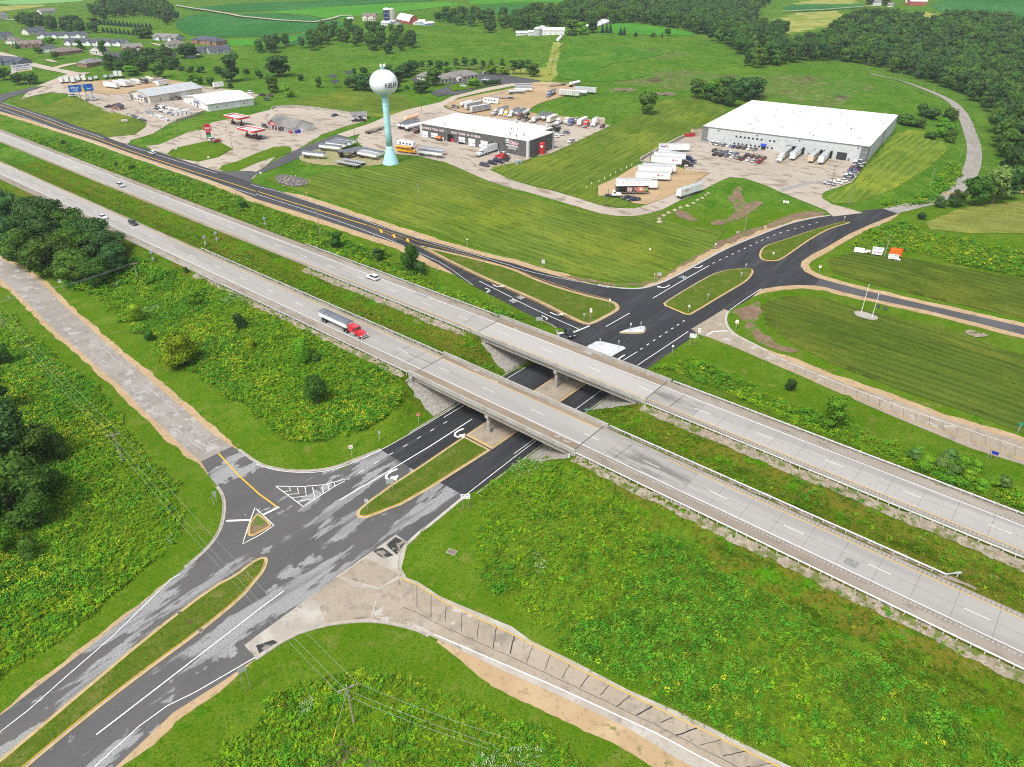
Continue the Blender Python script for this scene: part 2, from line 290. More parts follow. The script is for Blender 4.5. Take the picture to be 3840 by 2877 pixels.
class MB:
    def __init__(s):s.v=[];s.f=[];s.m=[];s.mats=[];s.T=Matrix.Identity(4)
    def mi(s,m):
        if m not in s.mats:s.mats.append(m)
        return s.mats.index(m)
    def add(s,V,F,m):
        k=len(s.v);i=s.mi(m)
        s.v+=[tuple(s.T@Vector(p)) for p in V];s.f+=[tuple(k+a for a in f) for f in F];s.m+=[i]*len(F); return s
    def box(s,x0,x1,y0,y1,z0,z1,m,tx=0.0,ty=0.0,b=0.0):
        """box; tx, ty shrink the top; b cuts the vertical edges"""
        if b:
            c=[(x0+b,y0),(x1-b,y0),(x1,y0+b),(x1,y1-b),(x1-b,y1),(x0+b,y1),(x0,y1-b),(x0,y0+b)]
            return s.prism(c,z0,z1,m)
        V=[(x0,y0,z0),(x1,y0,z0),(x1,y1,z0),(x0,y1,z0),(x0+tx,y0+ty,z1),(x1-tx,y0+ty,z1),(x1-tx,y1-ty,z1),(x0+tx,y1-ty,z1)]
        return s.add(V,[(3,2,1,0),(4,5,6,7),(0,1,5,4),(1,2,6,5),(2,3,7,6),(3,0,4,7)],m)
    def prism(s,poly,z0,z1,m):
        n=len(poly);V=[(x,y,z0) for x,y in poly]+[(x,y,z1) for x,y in poly]
        return s.add(V,[tuple(range(n-1,-1,-1)),tuple(range(n,2*n))]+[(i,(i+1)%n,n+(i+1)%n,n+i) for i in range(n)],m)
    def side(s,prof,y0,y1,m,inset=None):
        """profile in x-z extruded across y; inset = list of y insets for each profile point"""
        n=len(prof);ins=inset or [0]*n
        V=[(x,y0+i,z) for (x,z),i in zip(prof,ins)]+[(x,y1-i,z) for (x,z),i in zip(prof,ins)]
        return s.add(V,[tuple(range(n)),tuple(range(2*n-1,n-1,-1))]+[(i,n+i,n+(i+1)%n,(i+1)%n) for i in range(n)],m)
    def cyl(s,p0,p1,r0,r1,m,n=8,cap=True):
        p0,p1=Vector(p0),Vector(p1);d=(p1-p0).normalized()
        a=d.orthogonal().normalized();b=d.cross(a)
        V=[]
        for p,r in ((p0,r0),(p1,r1)):
            V+=[p+(a*math.cos(2*math.pi*i/n)+b*math.sin(2*math.pi*i/n))*r for i in range(n)]
        F=[(i,(i+1)%n,n+(i+1)%n,n+i) for i in range(n)]
        if cap:F+=[tuple(range(n-1,-1,-1)),tuple(range(n,2*n))]
        return s.add(V,F,m)
    def lathe(s,prof,m,n=24,cx=0,cy=0):
        V=[];F=[]
        for r,z in prof:V+=[(cx+r*math.cos(2*math.pi*i/n),cy+r*math.sin(2*math.pi*i/n),z) for i in range(n)]
        for k in range(len(prof)-1):F+=[(k*n+i,k*n+(i+1)%n,(k+1)*n+(i+1)%n,(k+1)*n+i) for i in range(n)]
        F+=[tuple(range(n-1,-1,-1)),tuple(range((len(prof)-1)*n,len(prof)*n))]
        return s.add(V,F,m)
    def mesh(s,name,smooth=False):
        return mesh_np(name,s.v,s.f,s.mats,s.m,smooth)
    def build(s,name,parent=None,smooth=False,**k):
        return link(name,s.mesh(name,smooth),parent,**k)
def copy_tree(o,parent=None,**props):
    c=o.copy();COL.objects.link(c);c.parent=parent
    for k,v in props.items():c[k]=v
    for ch in o.children:copy_tree(ch,c)
    return c
def pip(X,Y,poly):
    c=np.zeros(X.shape,bool);n=len(poly)
    for i in range(n):
        x0,y0=poly[i];x1,y1=poly[(i+1)%n]
        k=((y0>Y)!=(y1>Y))&(X<(x1-x0)*(Y-y0)/((y1-y0) if y1!=y0 else 1e-9)+x0)
        c^=k
    return c
def densify(P,step,closed=True):
    P=np.asarray(P,float);out=[];n=len(P)
    for i in range(n if closed else n-1):
        a,b=P[i],P[(i+1)%n];k=max(1,int(np.linalg.norm(b-a)/step))
        out+=[a+(b-a)*j/k for j in range(k)]
    if not closed:out.append(P[-1])
    return np.array(out)
def smooth_poly(P,closed=True,it=1):
    P=np.asarray(P,float)
    for _ in range(it):
        Q=np.roll(P,-1,0) if closed else P[1:]
        A=P if closed else P[:-1]
        N=np.empty((2*len(A),2));N[0::2]=A*0.75+Q*0.25;N[1::2]=A*0.25+Q*0.75
        if not closed:N=np.vstack([P[:1],N,P[-1:]])
        P=N
    return P
def sheet(name,W,m,off,parent=None,step=None,kind='structure',smooth=0,holes=(),zfun=None,ragged=0.0):
    """a draped sheet over the terrain from a world outline"""
    W=np.asarray(W,float)
    if smooth:W=smooth_poly(W, True,smooth)
    d=np.median(np.hypot(W[:,0],W[:,1]));st=step or max(1.0,d/110.0)
    if ragged:W=densify(W,ragged*1.6);W=W+RNG.normal(0,ragged*0.45,W.shape)
    B=densify(W,st)
    lo,hi=B.min(0),B.max(0)
    gx,gy=np.meshgrid(np.arange(lo[0]+st/2,hi[0],st),np.arange(lo[1]+st/2,hi[1],st))
    gx,gy=gx.ravel(),gy.ravel();k=pip(gx,gy,B);gx,gy=gx[k],gy[k]
    # keep interior points off the rim
    if len(gx):
        dmin=np.full(len(gx),1e9)
        for c in range(0,len(B),200):
            bb=B[c:c+200];dmin=np.minimum(dmin,((gx[:, None]-bb[None,:,0])**2+(gy[:, None]-bb[None,:,1])**2).min(1))
        k=dmin>(st*0.45)**2;gx,gy=gx[k],gy[k]
    pts=[Vector((float(a),float(b))) for a,b in B]+[Vector((float(a),float(b))) for a,b in zip(gx,gy)]
    nb=len(B);edges=[(i,(i+1)%nb) for i in range(nb)]
    hp=[]
    for h in holes:
        hb=densify(h,st);i0=len(pts);pts+=[Vector((float(a),float(b))) for a,b in hb]
        edges+=[(i0+i,i0+(i+1)%len(hb)) for i in range(len(hb))];hp.append(hb)
    v,e,f,*_=delaunay_2d_cdt(pts,edges,[],0,1e-5)
    v=np.array([(a.x,a.y) for a in v]);F=np.array([t for t in f if len(t)==3])
    cen=v[F].mean(1);keep=pip(cen[:,0],cen[:,1],B)
    for hb in hp:keep&=~pip(cen[:,0],cen[:,1],hb)
    F=F[keep]
    a,b,c=v[F[:,0]],v[F[:,1]],v[F[:,2]]
    fl=((b[:,0]-a[:,0])*(c[:,1]-a[:,1])-(b[:,1]-a[:,1])*(c[:,0]-a[:,0]))<0
    F[fl]=F[fl][:,::-1]
    z=(zfun(v[:,0],v[:,1]) if zfun else H(v[:,0],v[:,1]))+off*(1+np.hypot(v[:,0],v[:,1])/180.0)
    me=mesh_np(name,np.column_stack([v,z]).tolist(),F.tolist(),m,smooth=True)
    return link(name,me,parent,kind=kind if parent is None else None)
def fsheet(name,P,m,off,**k): return sheet(name,lay(P),m,off,**k)
def ribbon_xy(W,width,step=2.0,z=None,off=0.0,closed=False,side=0.0):
    """quads along a line; side shifts it to the left of travel"""
    W=densify(np.asarray(W,float),step,closed)
    if closed:W=np.vstack([W,W[:1]])
    T=np.gradient(W,axis=0);T/=np.linalg.norm(T,axis=1)[:, None]+1e-9
    Nn=np.column_stack([-T[:,1],T[:,0]]);A=W+Nn*(side+width/2);B=W+Nn*(side-width/2)
    P=np.empty((2*len(W),2));P[0::2]=A;P[1::2]=B
    zz=(H(P[:,0],P[:,1])+off*(1+np.hypot(P[:,0],P[:,1])/180.0)) if z is None else np.full(len(P),z)
    F=[(2*i,2*i+1,2*i+3,2*i+2) for i in range(len(W)-1)]
    return np.column_stack([P,zz]),F
def ribbon(name,W,width,m,off=0.0,parent=None,z=None,step=2.0,closed=False,side=0.0,kind='structure'):
    V,F=ribbon_xy(W,width,step,z,off,closed,side)
    return link(name,mesh_np(name,V.tolist(),F,m),parent,kind=kind if parent is None else None)
def fribbon(name,P,width,m,off,**k): return ribbon(name,lay(P),width,m,off,**k)
def kerb(name,W,width,h,m,parent=None,off=0.03,closed=True,side=0.0,step=1.5):
    """raised kerb with a square section"""
    W=densify(np.asarray(W,float),step,closed)
    if closed:W=np.vstack([W,W[:1]])
    T=np.gradient(W,axis=0)
    if closed:T[0]=T[-1]=W[1]-W[-2]
    T/=np.linalg.norm(T,axis=1)[:, None]+1e-9
    Nn=np.column_stack([-T[:,1],T[:,0]]);A=W+Nn*(side+width/2);B=W+Nn*(side-width/2)
    za=H(A[:,0],A[:,1])+off;zb=H(B[:,0],B[:,1])+off;n=len(W)
    V=np.vstack([np.column_stack([A,za-0.1]),np.column_stack([A*0.985+W*0.015,za+h]),np.column_stack([B*0.985+W*0.015,zb+h]),np.column_stack([B,zb-0.1])])
    F=[(k*n+i,(k+1)*n+i,(k+1)*n+i+1,k*n+i+1) for k in range(3) for i in range(n-1)]
    return link(name,mesh_np(name,V.tolist(),F,m),parent,kind='structure' if parent is None else None)
def offset_poly(W,d):
    """shrink (d>0) a closed outline"""
    W=np.asarray(W,float);A=np.roll(W,1,0);B=np.roll(W,-1,0)
    area=0.5*np.sum(W[:,0]*B[:,1]-B[:,0]*W[:,1]);sgn=1 if area>0 else -1
    t0=W-A;t0/=np.linalg.norm(t0,axis=1)[:, None]+1e-9;t1=B-W;t1/=np.linalg.norm(t1,axis=1)[:, None]+1e-9
    n0=np.column_stack([-t0[:,1],t0[:,0]])*sgn;n1=np.column_stack([-t1[:,1],t1[:,0]])*sgn
    b=n0+n1;b/=np.linalg.norm(b,axis=1)[:, None]+1e-9
    k=np.clip((b*n0).sum(1),0.5,1)
    return W+b*(d/k)[:, None]
TEXT_CACHE={}
def text_mesh(s,m,depth=0.02,bold=0.0):
    cu=bpy.data.curves.new('t','FONT');cu.body=s;cu.align_x='CENTER';cu.align_y='CENTER';cu.size=1.0;cu.extrude=depth;cu.offset=bold;cu.resolution_u=2
    o=bpy.data.objects.new('t',cu);COL.objects.link(o)
    me=bpy.data.meshes.new_from_object(o);bpy.data.objects.remove(o);me.materials.clear();me.materials.append(m); return me
def text(name,s,parent,m,width,height,loc,rot,depth=0.02,bold=0.0):
    """raised lettering fitted to width x height; rot = euler; text lies in its local xy plane"""
    me=text_mesh(s,m,depth,bold);v=np.empty(len(me.vertices)*3);me.vertices.foreach_get('co',v);v=v.reshape(-1,3)
    lo,hi=v.min(0),v.max(0);v[:,0]=(v[:,0]-(lo[0]+hi[0])/2)*width/(hi[0]-lo[0]);v[:,1]=(v[:,1]-(lo[1]+hi[1])/2)*height/(hi[1]-lo[1])
    me.vertices.foreach_set('co',v.ravel());me.update()
    o=link(name,me,parent);o.location=loc;o.rotation_euler=rot; return o

# ------------------------------------------------------------------ ground cover zones (sheet outlines)
Z_WEED={
 'se':[(1130,995),(1215,1000),(1330,1065),(1430,1150),(1560,1230),(1680,1310),(1800,1390),(1950,1460),(2100,1560),(2300,1680),(2250,1760),(1780,1690),(1560,1570),(1300,1435),(1100,1310),(1045,1250),(1022,1160),(1040,1080)],
 'nw':[(190,625),(300,600),(440,605),(560,665),(650,705),(760,775),(870,845),(868,885),(800,935),(700,955),(610,945),(545,895),(430,815),(310,728),(200,645)],
 'left':[(-80,640),(40,690),(120,770),(220,860),(320,965),(385,1045),(398,1110),(385,1165),(330,1220),(200,1335),(60,1435),(-80,1530)],
 'bottom':[(400,1700),(500,1580),(620,1490),(750,1447),(880,1452),(960,1500),(1040,1520),(1150,1570),(1330,1700)],
 'strip':[(60,285),(300,352),(560,442),(760,520),(900,583),(1010,640),(1140,702),(1190,735),(1060,700),(900,630),(700,548),(500,470),(200,352),(60,300)],
 'ne':[(1415,795),(1500,775),(1640,845),(1760,892),(1900,945),(2100,1025),(2300,1100),(2300,1130),(2100,1060),(1900,985),(1750,930),(1600,862)],
 'east':[(1880,500),(1960,478),(1990,500),(2212,545),(2300,560),(2300,620),(2120,585),(1960,548),(1860,545),(1800,560),(1840,530)],
 'bank':[(1905,440),(2000,425),(2060,350),(2085,380),(2010,440),(1920,452)],
}
W_WEED={k:lay(v) for k,v in Z_WEED.items()}
Z_BRUSH=[
 [(1610,205),(1700,215),(1800,235),(1900,190),(1830,170),(1720,160),(1600,165),(1480,150),(1350,160),(1330,180),(1460,195),(1540,195)],
 [(1280,105),(1300,98),(1450,110),(1500,120),(1440,128),(1360,122)],
 [(800,165),(900,140),(1060,135),(1120,150),(1000,160),(900,178)],
]
W_BRUSH=[lay(v) for v in Z_BRUSH]
Z_DRY=[[(1100,150),(1180,145),(1195,90),(1210,92),(1205,160),(1190,175),(1100,180)],[(1620,60),(1760,15),(1800,12),(1830,45),(1760,62),(1660,78)],[(1850,60),(2010,25),(2040,40),(2010,62),(1900,70)],[(1700,20),(1720,5),(1790,-5),(1850,0),(1830,20),(1760,30)]]
W_DRY=[lay(v) for v in Z_DRY]

# ------------------------------------------------------------------ terrain: one sheet to the horizon
def build_terrain():
    ny,nx=GZ.shape
    V=np.column_stack([_gx.ravel(),_gy.ravel(),GZ.ravel()])
    idx=np.arange(ny*nx).reshape(ny,nx)
    F=np.column_stack([idx[:-1,:-1].ravel(),idx[:-1,1:].ravel(),idx[1:,1:].ravel(),idx[1:,:-1].ravel()])
    me=bpy.data.meshes.new('ground');me.vertices.add(len(V));me.vertices.foreach_set('co',V.ravel())
    me.loops.add(F.size);me.loops.foreach_set('vertex_index',F.ravel());me.polygons.add(len(F))
    me.polygons.foreach_set('loop_start',np.arange(0,F.size,4));me.polygons.foreach_set('loop_total',np.full(len(F),4))
    ms=[m_meadow,m_verge,m_rough,m_stonebank,m_weedbed,m_brush,m_yfield]
    for m in ms:me.materials.append(m)
    c=V[F].mean(1);x,y=c[:,0]+RNG.normal(0,0.5,len(c)),c[:,1]+RNG.normal(0,0.5,len(c))
    mi=np.where(y+RNG.normal(0,4,len(y))<300,1,0)
    s=x*HT[0]+y*HT[1];o=x*HN[0]+y*HN[1];nc,fc=near_c(s),far_c(s)
    ripple=np.sin(s*0.19)+np.sin(s*0.53+1)+np.sin(s*0.071+2)
    cor=(o>nc-16-2*ripple)&(o<fc+9.5+0.7*ripple)&(s>-420)
    cor&=~((s>-112)&(s<-79))
    mi[cor]=2
    for k,W in W_WEED.items():
        if k in ('strip','east','ne'): continue
        mi[pip(x,y,W)]=4
    for W in W_BRUSH:mi[pip(x,y,W)]=5
    for W in W_DRY:mi[pip(x,y,W)]=6
    me.polygons.foreach_set('material_index',mi.astype(np.int32));me.polygons.foreach_set('use_smooth',np.ones(len(F),bool))
    me.update();link('ground',me,kind='structure')
build_terrain()

# ------------------------------------------------------------------ lawns and fields
def ang_of(a,b):
    p=lay([a,b]); return math.atan2(p[1,1]-p[0,1],p[1,0]-p[0,0])
LAWNS=[
 ([(572,388),(620,376),(650,388),(700,372),(770,366),(840,361),(905,343),(960,350),(1010,374),(1060,396),(1110,413),(1180,436),(1260,455),(1340,470),(1420,462),(1445,478),(1500,492),(1570,495),(1540,532),(1470,572),(1432,600),(1385,612),(1320,608),(1255,596),(1170,578),(1080,548),(960,514),(840,474),(700,430),(610,403)],(700,425),(1000,525)),
 ([(1062,362),(1110,352),(1150,343),(1190,335),(1232,316),(1320,272),(1345,262),(1440,215),(1490,213),(1540,220),(1572,240),(1500,292),(1385,350),(1345,385),(1290,402),(1290,424),(1330,428),(1375,444),(1331,449),(1294,443),(1256,430),(1200,413),(1150,401),(1106,388),(1075,372)],(1230,345),(1480,225)),
 ([(1880,352),(1936,288),(1965,281),(2000,285),(2040,310),(2046,325),(2010,360),(1930,410),(1850,440),(1800,440),(1782,425),(1845,396),(1862,372)],(1870,430),(2000,320)),
 ([(1788,560),(1850,546),(1950,556),(2050,575),(2212,604),(2320,625),(2320,712),(2212,690),(2000,642),(1870,612),(1800,590)],(1850,560),(2212,650)),
 ([(1640,660),(1700,640),(1780,645),(1860,668),(1960,690),(2060,715),(2150,752),(2212,768),(2350,800),(2350,990),(2212,938),(2100,895),(1950,845),(1800,788),(1710,742),(1655,700)],(1700,700),(2100,830)),
 ([(1998,482),(2060,456),(2130,442),(2212,434),(2300,432),(2300,520),(2212,505),(2100,505),(2010,497)],(2020,480),(2200,500)),
 ([(640,215),(700,205),(760,190),(860,205),(900,225),(928,232),(890,252),(860,258),(800,252),(760,244),(690,232),(600,228)],(650,220),(900,240)),
 ([(100,228),(160,205),(200,225),(260,240),(310,262),(318,272),(295,290),(250,298),(200,285),(140,262),(60,238),(20,218),(60,205)],(150,260),(300,290)),
]
for i,(P,a,b) in enumerate(LAWNS):
    g=ang_of(a,b)
    if i==5:m=lawn_mat('cut_hay',g,(0.13,0.165,0.032),(0.20,0.22,0.07),2.5)
    elif i==2:m=lawn_mat('mown_grass_pale',g,(0.085,0.150,0.014),(0.17,0.215,0.05),3.4)
    elif i in (3,4):m=lawn_mat('mown_grass_olive%d'%i,g,(0.050,0.086,0.010),(0.098,0.130,0.026),3.0)
    else:m=lawn_mat('mown_grass%d'%i,g)
    fsheet('lawn',P,m,0.05)
FIELDS=[
 ([(385,42),(430,30),(520,28),(640,32),(740,46),(760,56),(700,62),(600,78),(480,82),(400,76),(378,58)],m_crop),
 ([(400,18),(520,8),(700,2),(860,-6),(1000,-10),(960,2),(800,8),(640,24),(500,26),(420,24)],m_crop),
 ([(560,28),(760,12),(960,4),(1010,10),(900,22),(760,36),(730,44),(640,30)],m_crop2),
 ([(560,90),(640,75),(720,66),(770,62),(700,85),(640,100)],m_crop),
 ([(390,80),(480,86),(600,84),(660,76),(620,96),(540,100),(440,98)],m_crop2),
 ([(1000,18),(1120,8),(1220,14),(1230,28),(1140,32),(1030,28)],m_crop),
 ([(1010,2),(1150,-8),(1240,-4),(1230,8),(1120,6),(1020,12)],m_crop2),
 ([(1300,55),(1350,48),(1440,60),(1505,72),(1500,78),(1420,78),(1340,72),(1290,78)],m_crop2),
 ([(2008,2),(2240,-20),(2300,0),(2300,60),(2212,52),(2120,45),(2020,28)],m_crop),
 ([(1690,12),(1760,9),(1870,10),(1868,16),(1790,24),(1700,27)],m_crop),
 ([(1270,105),(1350,100),(1420,112),(1470,110),(1410,124),(1300,140),(1280,175),(1330,160),(1380,155),(1400,166),(1340,176),(1230,176),(1200,160),(1205,125),(1225,105)],mat('green_pasture',(0.046,0.135,0.012),spec=0.0,layers=[((0.085,0.16,0.02),0.04,0.45,0.62),((0.035,0.10,0.008),0.15,0.5,0.66)],bump=(1.5,0.7,0.4))),
 ([(-20,16),(60,10),(110,12),(60,20),(-20,28)],m_yfield),([(0,0),(150,-5),(200,2),(100,9),(0,12)],m_crop3),
]
for P,m in FIELDS:fsheet('crop_field',P,m,0.05,smooth=1)

# ------------------------------------------------------------------ highway (near and far carriageways)
def hw(name,s0,s1,cfun,o0,o1,m,z,parent=None,step=8.0):
    """strip between offsets o0, o1 from the centre line"""
    s=np.arange(s0,s1+step/2,step);s=np.append(s[s<s1-1e-6],s1)
    A=np.array([so(a,cfun(a)+o0) for a in s]);B=np.array([so(a,cfun(a)+o1) for a in s])
    V=np.empty((2*len(s),3));V[0::2,:2]=B;V[1::2,:2]=A;V[:,2]=z
    F=[(2*i,2*i+1,2*i+3,2*i+2) for i in range(len(s)-1)]
    return link(name,mesh_np(name,V.tolist(),F,m),parent,kind='structure' if parent is None else None)
def slab_mesh(L,W,t=0.05):
    b=MB();b.box(0,L,-W/2,W/2,-t,0,m_conc); return b.mesh('slab')
BR_N,BR_F=(-119.3,-69.2),(-122.2,-67.9)
m_rumble= None
def rumble_mat():
    m=mat('rumble_strip',(0.19,0.165,0.135),rough=0.9,layers=[((0.24,0.22,0.19),0.3,0.45,0.62)])
    nt=m.node_tree;N=nt.nodes;L=nt.links;b=N['Principled BSDF']
    pos=N.new('ShaderNodeNewGeometry').outputs['Position'];r1=N.new('ShaderNodeMapping');r1.inputs['Rotation'].default_value=(0,0,-LANE);L.new(pos,r1.inputs[0])
    wv=N.new('ShaderNodeTexWave');wv.bands_direction='X';wv.inputs['Scale'].default_value=0.314/0.75;L.new(r1.outputs[0],wv.inputs['Vector'])
    bp=N.new('ShaderNodeBump');bp.inputs['Strength'].default_value=1.0;bp.inputs['Distance'].default_value=0.06;L.new(wv.outputs['Fac'],bp.inputs['Height']);L.new(bp.outputs[0],b.inputs['Normal'])
    src=b.inputs['Base Color'].links[0].from_socket;mx=N.new('ShaderNodeMix');mx.data_type='RGBA'
    mr=N.new('ShaderNodeMapRange');mr.inputs['From Min'].default_value=0.35;mr.inputs['From Max'].default_value=0.65;mr.inputs['To Max'].default_value=0.75;L.new(wv.outputs['Fac'],mr.inputs['Value'])
    L.new(mr.outputs[0],mx.inputs['Factor']);L.new(src,mx.inputs[6]);mx.inputs[7].default_value=(0.30,0.29,0.265,1);L.new(mx.outputs[2],b.inputs['Base Color']); return m
m_rumble=rumble_mat()
def carriageway(nm,cfun,outer,span,dash0):
    """outer = -1: outside shoulder on the low side of o"""
    e=outer
    root=hw(nm,-520,95,cfun,min(e*7.1,-e*5.0),max(e*7.1,-e*5.0),m_shoulder,HZ-0.07)
    for a,b in ((-520,span[0]),(span[1],95)):
        hw('lane_bed',a,b,cfun,min(e*4.05,-e*3.85),max(e*4.05,-e*3.85),m_joint,HZ-0.045,root)
        hw('rumble_strip',max(a,-235),b-3 if b<0 else b,cfun,min(e*4.7,e*4.25),max(e*4.7,e*4.25),m_rumble,HZ-0.04,root)
        hw('rumble_strip',max(a,-235),b-3 if b<0 else b,cfun,min(-e*4.6,-e*4.0),max(-e*4.6,-e*4.0),m_rumble,HZ-0.04,root)
    # concrete slabs with open joints: singly near the bridges, as long bays beyond
    cache={}
    def slab(s0,s1,o0,o1,m=m_conc):
        L,W=s1-s0-0.05,o1-o0-0.03;key=(round(L,2),round(W,2),m.name)
        if key not in cache:
            b=MB();b.box(0,L,-W/2,W/2,-0.04,0,m);cache[key]=b.mesh('slab')
        c=(cfun(s0)+cfun(s1))/2+(o0+o1)/2;p=so(s0+0.045,c)
        o=link('slab',cache[key],root);o.location=(p[0],p[1],HZ);o.rotation_euler=(0,0,HA+math.atan2(float(cfun(s1)-cfun(s0)),s1-s0))
    patched=mat('patched_concrete',(0.2,0.193,0.182),rough=0.9,layers=[((0.265,0.255,0.24),0.2,0.45,0.62,LANE,6),((0.15,0.143,0.135),0.4,0.52,0.64,LANE,5)])
    edges=[(e*4.05,e*0.02),(-e*0.02,-e*3.85)]
    for a,b,pitch in ((span[1],95,6.1),(span[0]-110,span[0],6.1),(-520,span[0]-110,18.3)):
        n=max(1,round((b-a)/pitch));h=(b-a)/n
        for i in range(n):
            for k,(p0,p1) in enumerate(edges):
                pm=m_conc
                if a==span[1] and i<(4 if e<0 else 2):pm=patched
                slab(a+i*h,a+(i+1)*h,min(p0,p1),max(p0,p1),pm)
    # paint
    for a,b in ((-520,95),):
        hw('edge_line',a,b,cfun,e*3.70-0.07,e*3.70+0.07,m_white,HZ+0.012,root)
        hw('edge_line',a,span[1],cfun,-e*3.62-0.08,-e*3.62+0.08,m_yellow,HZ+0.012,root)
        hw('edge_line',span[1]+(17 if e<0 else 0),b,cfun,-e*3.62-0.08,-e*3.62+0.08,m_yellow,HZ+0.012,root)
    s=dash0-15.24*32
    dm=mesh_np('lane_dash',[(0,-0.06,0),(3.9,-0.06,0),(3.9,0.06,0),(0,0.06,0)],[(0,1,2,3)],m_white)
    while s<92:
        if s>-515:
            p=so(s,float(cfun(s)));o=link('lane_dash',dm,root);o.location=(p[0],p[1],HZ+0.012);o.rotation_euler=(0,0,HA)
        s+=15.24
    return root
near_road=carriageway('highway_near_carriageway',near_c,-1,BR_N,-10.1)
far_road=carriageway('highway_far_carriageway',far_c,1,BR_F,-26.5)
# asphalt repair squares and worn spots
for (s,o,w,l) in ((-13.5,107.2,1.9,2.2),(-176,134.6,2.2,4.0),(-155,136.4,1.6,5.5)):
    cf=near_c if o<120 else far_c
    hw('asphalt_patch',s,s+l, lambda a:o,-w/2,w/2,mat('asphalt_patch',(0.17,0.17,0.17),layers=[((0.22,0.22,0.21),1,0.45,0.6)]),HZ+0.006,near_road if o<120 else far_road)

# ------------------------------------------------------------------ bridges
def bridge(label,cfun,o0,o1,span,outer):
    """o0 < o1: deck edges; outer = which edge carries the wide shoulder"""
    root=thing('highway_bridge',label,'bridge',loc=(0,0,0))
    s0,s1=span;c= lambda a:0.0
    def slab(nm,a,b,p,r,z0,z1,m):
        V=[(*so(a,p),z0),(*so(b,p),z0),(*so(b,r),z0),(*so(a,r),z0),(*so(a,p),z1),(*so(b,p),z1),(*so(b,r),z1),(*so(a,r),z1)]
        bm=MB();bm.add(V,[(3,2,1,0),(4,5,6,7),(0,1,5,4),(1,2,6,5),(2,3,7,6),(3,0,4,7)],m); return bm.build(nm,root)
    cen=float(cfun(-94))
    slab('deck',s0,s1,o0,o1,HZ-0.32,HZ-0.006,m_deckconc)
    # brown shoulders on the deck
    if outer<0:sh=((o0+0.35,cen-3.95),(cen+3.8,o1-0.4))
    else:sh=((o0+0.35,cen-3.8),(cen+3.95,o1-0.35))
    for a,b in sh:slab('deck_shoulder',s0+0.2,s1-0.2,a,b,HZ-0.006,HZ-0.001,m_brown)
    for k,(a,b) in enumerate(((o0,o0+0.36),(o1-0.36,o1))):
        p=slab('parapet',s0-1.0,s1+1.0,a,b,HZ-0.34,HZ+0.86,m_bridge)
        slab('parapet_cap',s0-1.0,s1+1.0,a-0.04,b+0.04,HZ+0.86,HZ+0.93,m_bridge)
    # girders: five lines, deep fascia
    n=5
    for i in range(n):
        a=o0+0.55+(o1-o0-1.1-0.5)*i/(n-1)
        slab('girder',s0+0.4,s1-0.4,a,a+0.5,HZ-1.42,HZ-0.33,m_girder)
        slab('girder_flange',s0+0.4,s1-0.4,a-0.12,a+0.62,HZ-1.5,HZ-1.35,m_girder)
    # pier
    sp=-94.1
    slab('pier_cap',sp-0.55,sp+0.55,o0+0.5,o1-0.5,HZ-2.5,HZ-1.51,m_bridge)
    for i in range(3):
        oo=o0+1.3+(o1-o0-2.6)*i/2;p=so(sp,oo);b=MB();b.cyl((p[0],p[1],-0.1),(p[0],p[1],HZ-2.5),0.48,0.48,m_bridge,20);b.build('pier_column',root,smooth=False)
    # abutments with wing walls
    for sa,sg in ((s0,-1),(s1,1)):
        a,b=sorted((sa+sg*1.1,sa-sg*0.5));slab('abutment',a,b,o0+0.1,o1-0.1,HZ-4.2,HZ-0.33,m_bridge)
        for oo,sd in ((o0,-1),(o1,1)):
            # wing wall slopes down away from the deck corner
            p=[so(sa-sg*0.4,oo),so(sa+sg*2.2,oo+sd*3.6)];nrm=np.array([-(p[1]-p[0])[1],(p[1]-p[0])[0]]);nrm=nrm/np.linalg.norm(nrm)*0.22
            zt=(HZ-0.5,HZ-2.6);V=[]
            for (pp,z) in zip(p,zt):
                for sgn in (-1,1):
                    for zz in (z,z-2.8):V.append((*(pp+nrm*sgn),zz))
            bm=MB();bm.add(V,[(0,1,3,2),(4,6,7,5),(0,4,5,1),(2,3,7,6),(0,2,6,4),(1,5,7,3)],m_bridge);bm.build('wing_wall',root)
    for sa in (s0,s1):slab('expansion_joint',sa-0.14,sa+0.14,o0+0.36,o1-0.36,HZ-0.02,HZ+0.02,m_joint)
    return root
bridge('concrete girder bridge carrying the lower carriageway with the red semi truck over the street',near_c,101.2,114.2,BR_N,-1)
bridge('concrete girder bridge behind the other, carrying the carriageway beside the triangular traffic islands',far_c,127.9,140.4,BR_F,1)

# dark sealed cracks beside the bridge joints
m_seal=mat('crack_sealant',(0.018,0.018,0.018),rough=0.6)
for (a,b,rt) in (((-130.2,104.5),(-130.8,112.5),near_road),((-124.7,104.2),(-124.9,112.6),near_road),((-130.5,108.3),(-119.5,108.6),near_road),((-61,104.9),(-60.6,112.4),near_road),((-129,130.5),(-129.6,138),far_road),((-61.8,130),(-61.4,137.6),far_road)):
    W=densify(np.array([so(*a),so(*b)]),0.7, False);W[1:-1]+=RNG.normal(0,0.05,W[1:-1].shape)
    ribbon('sealed_crack',W,0.10,m_seal,z=HZ+0.009,parent=rt,step=0.7)

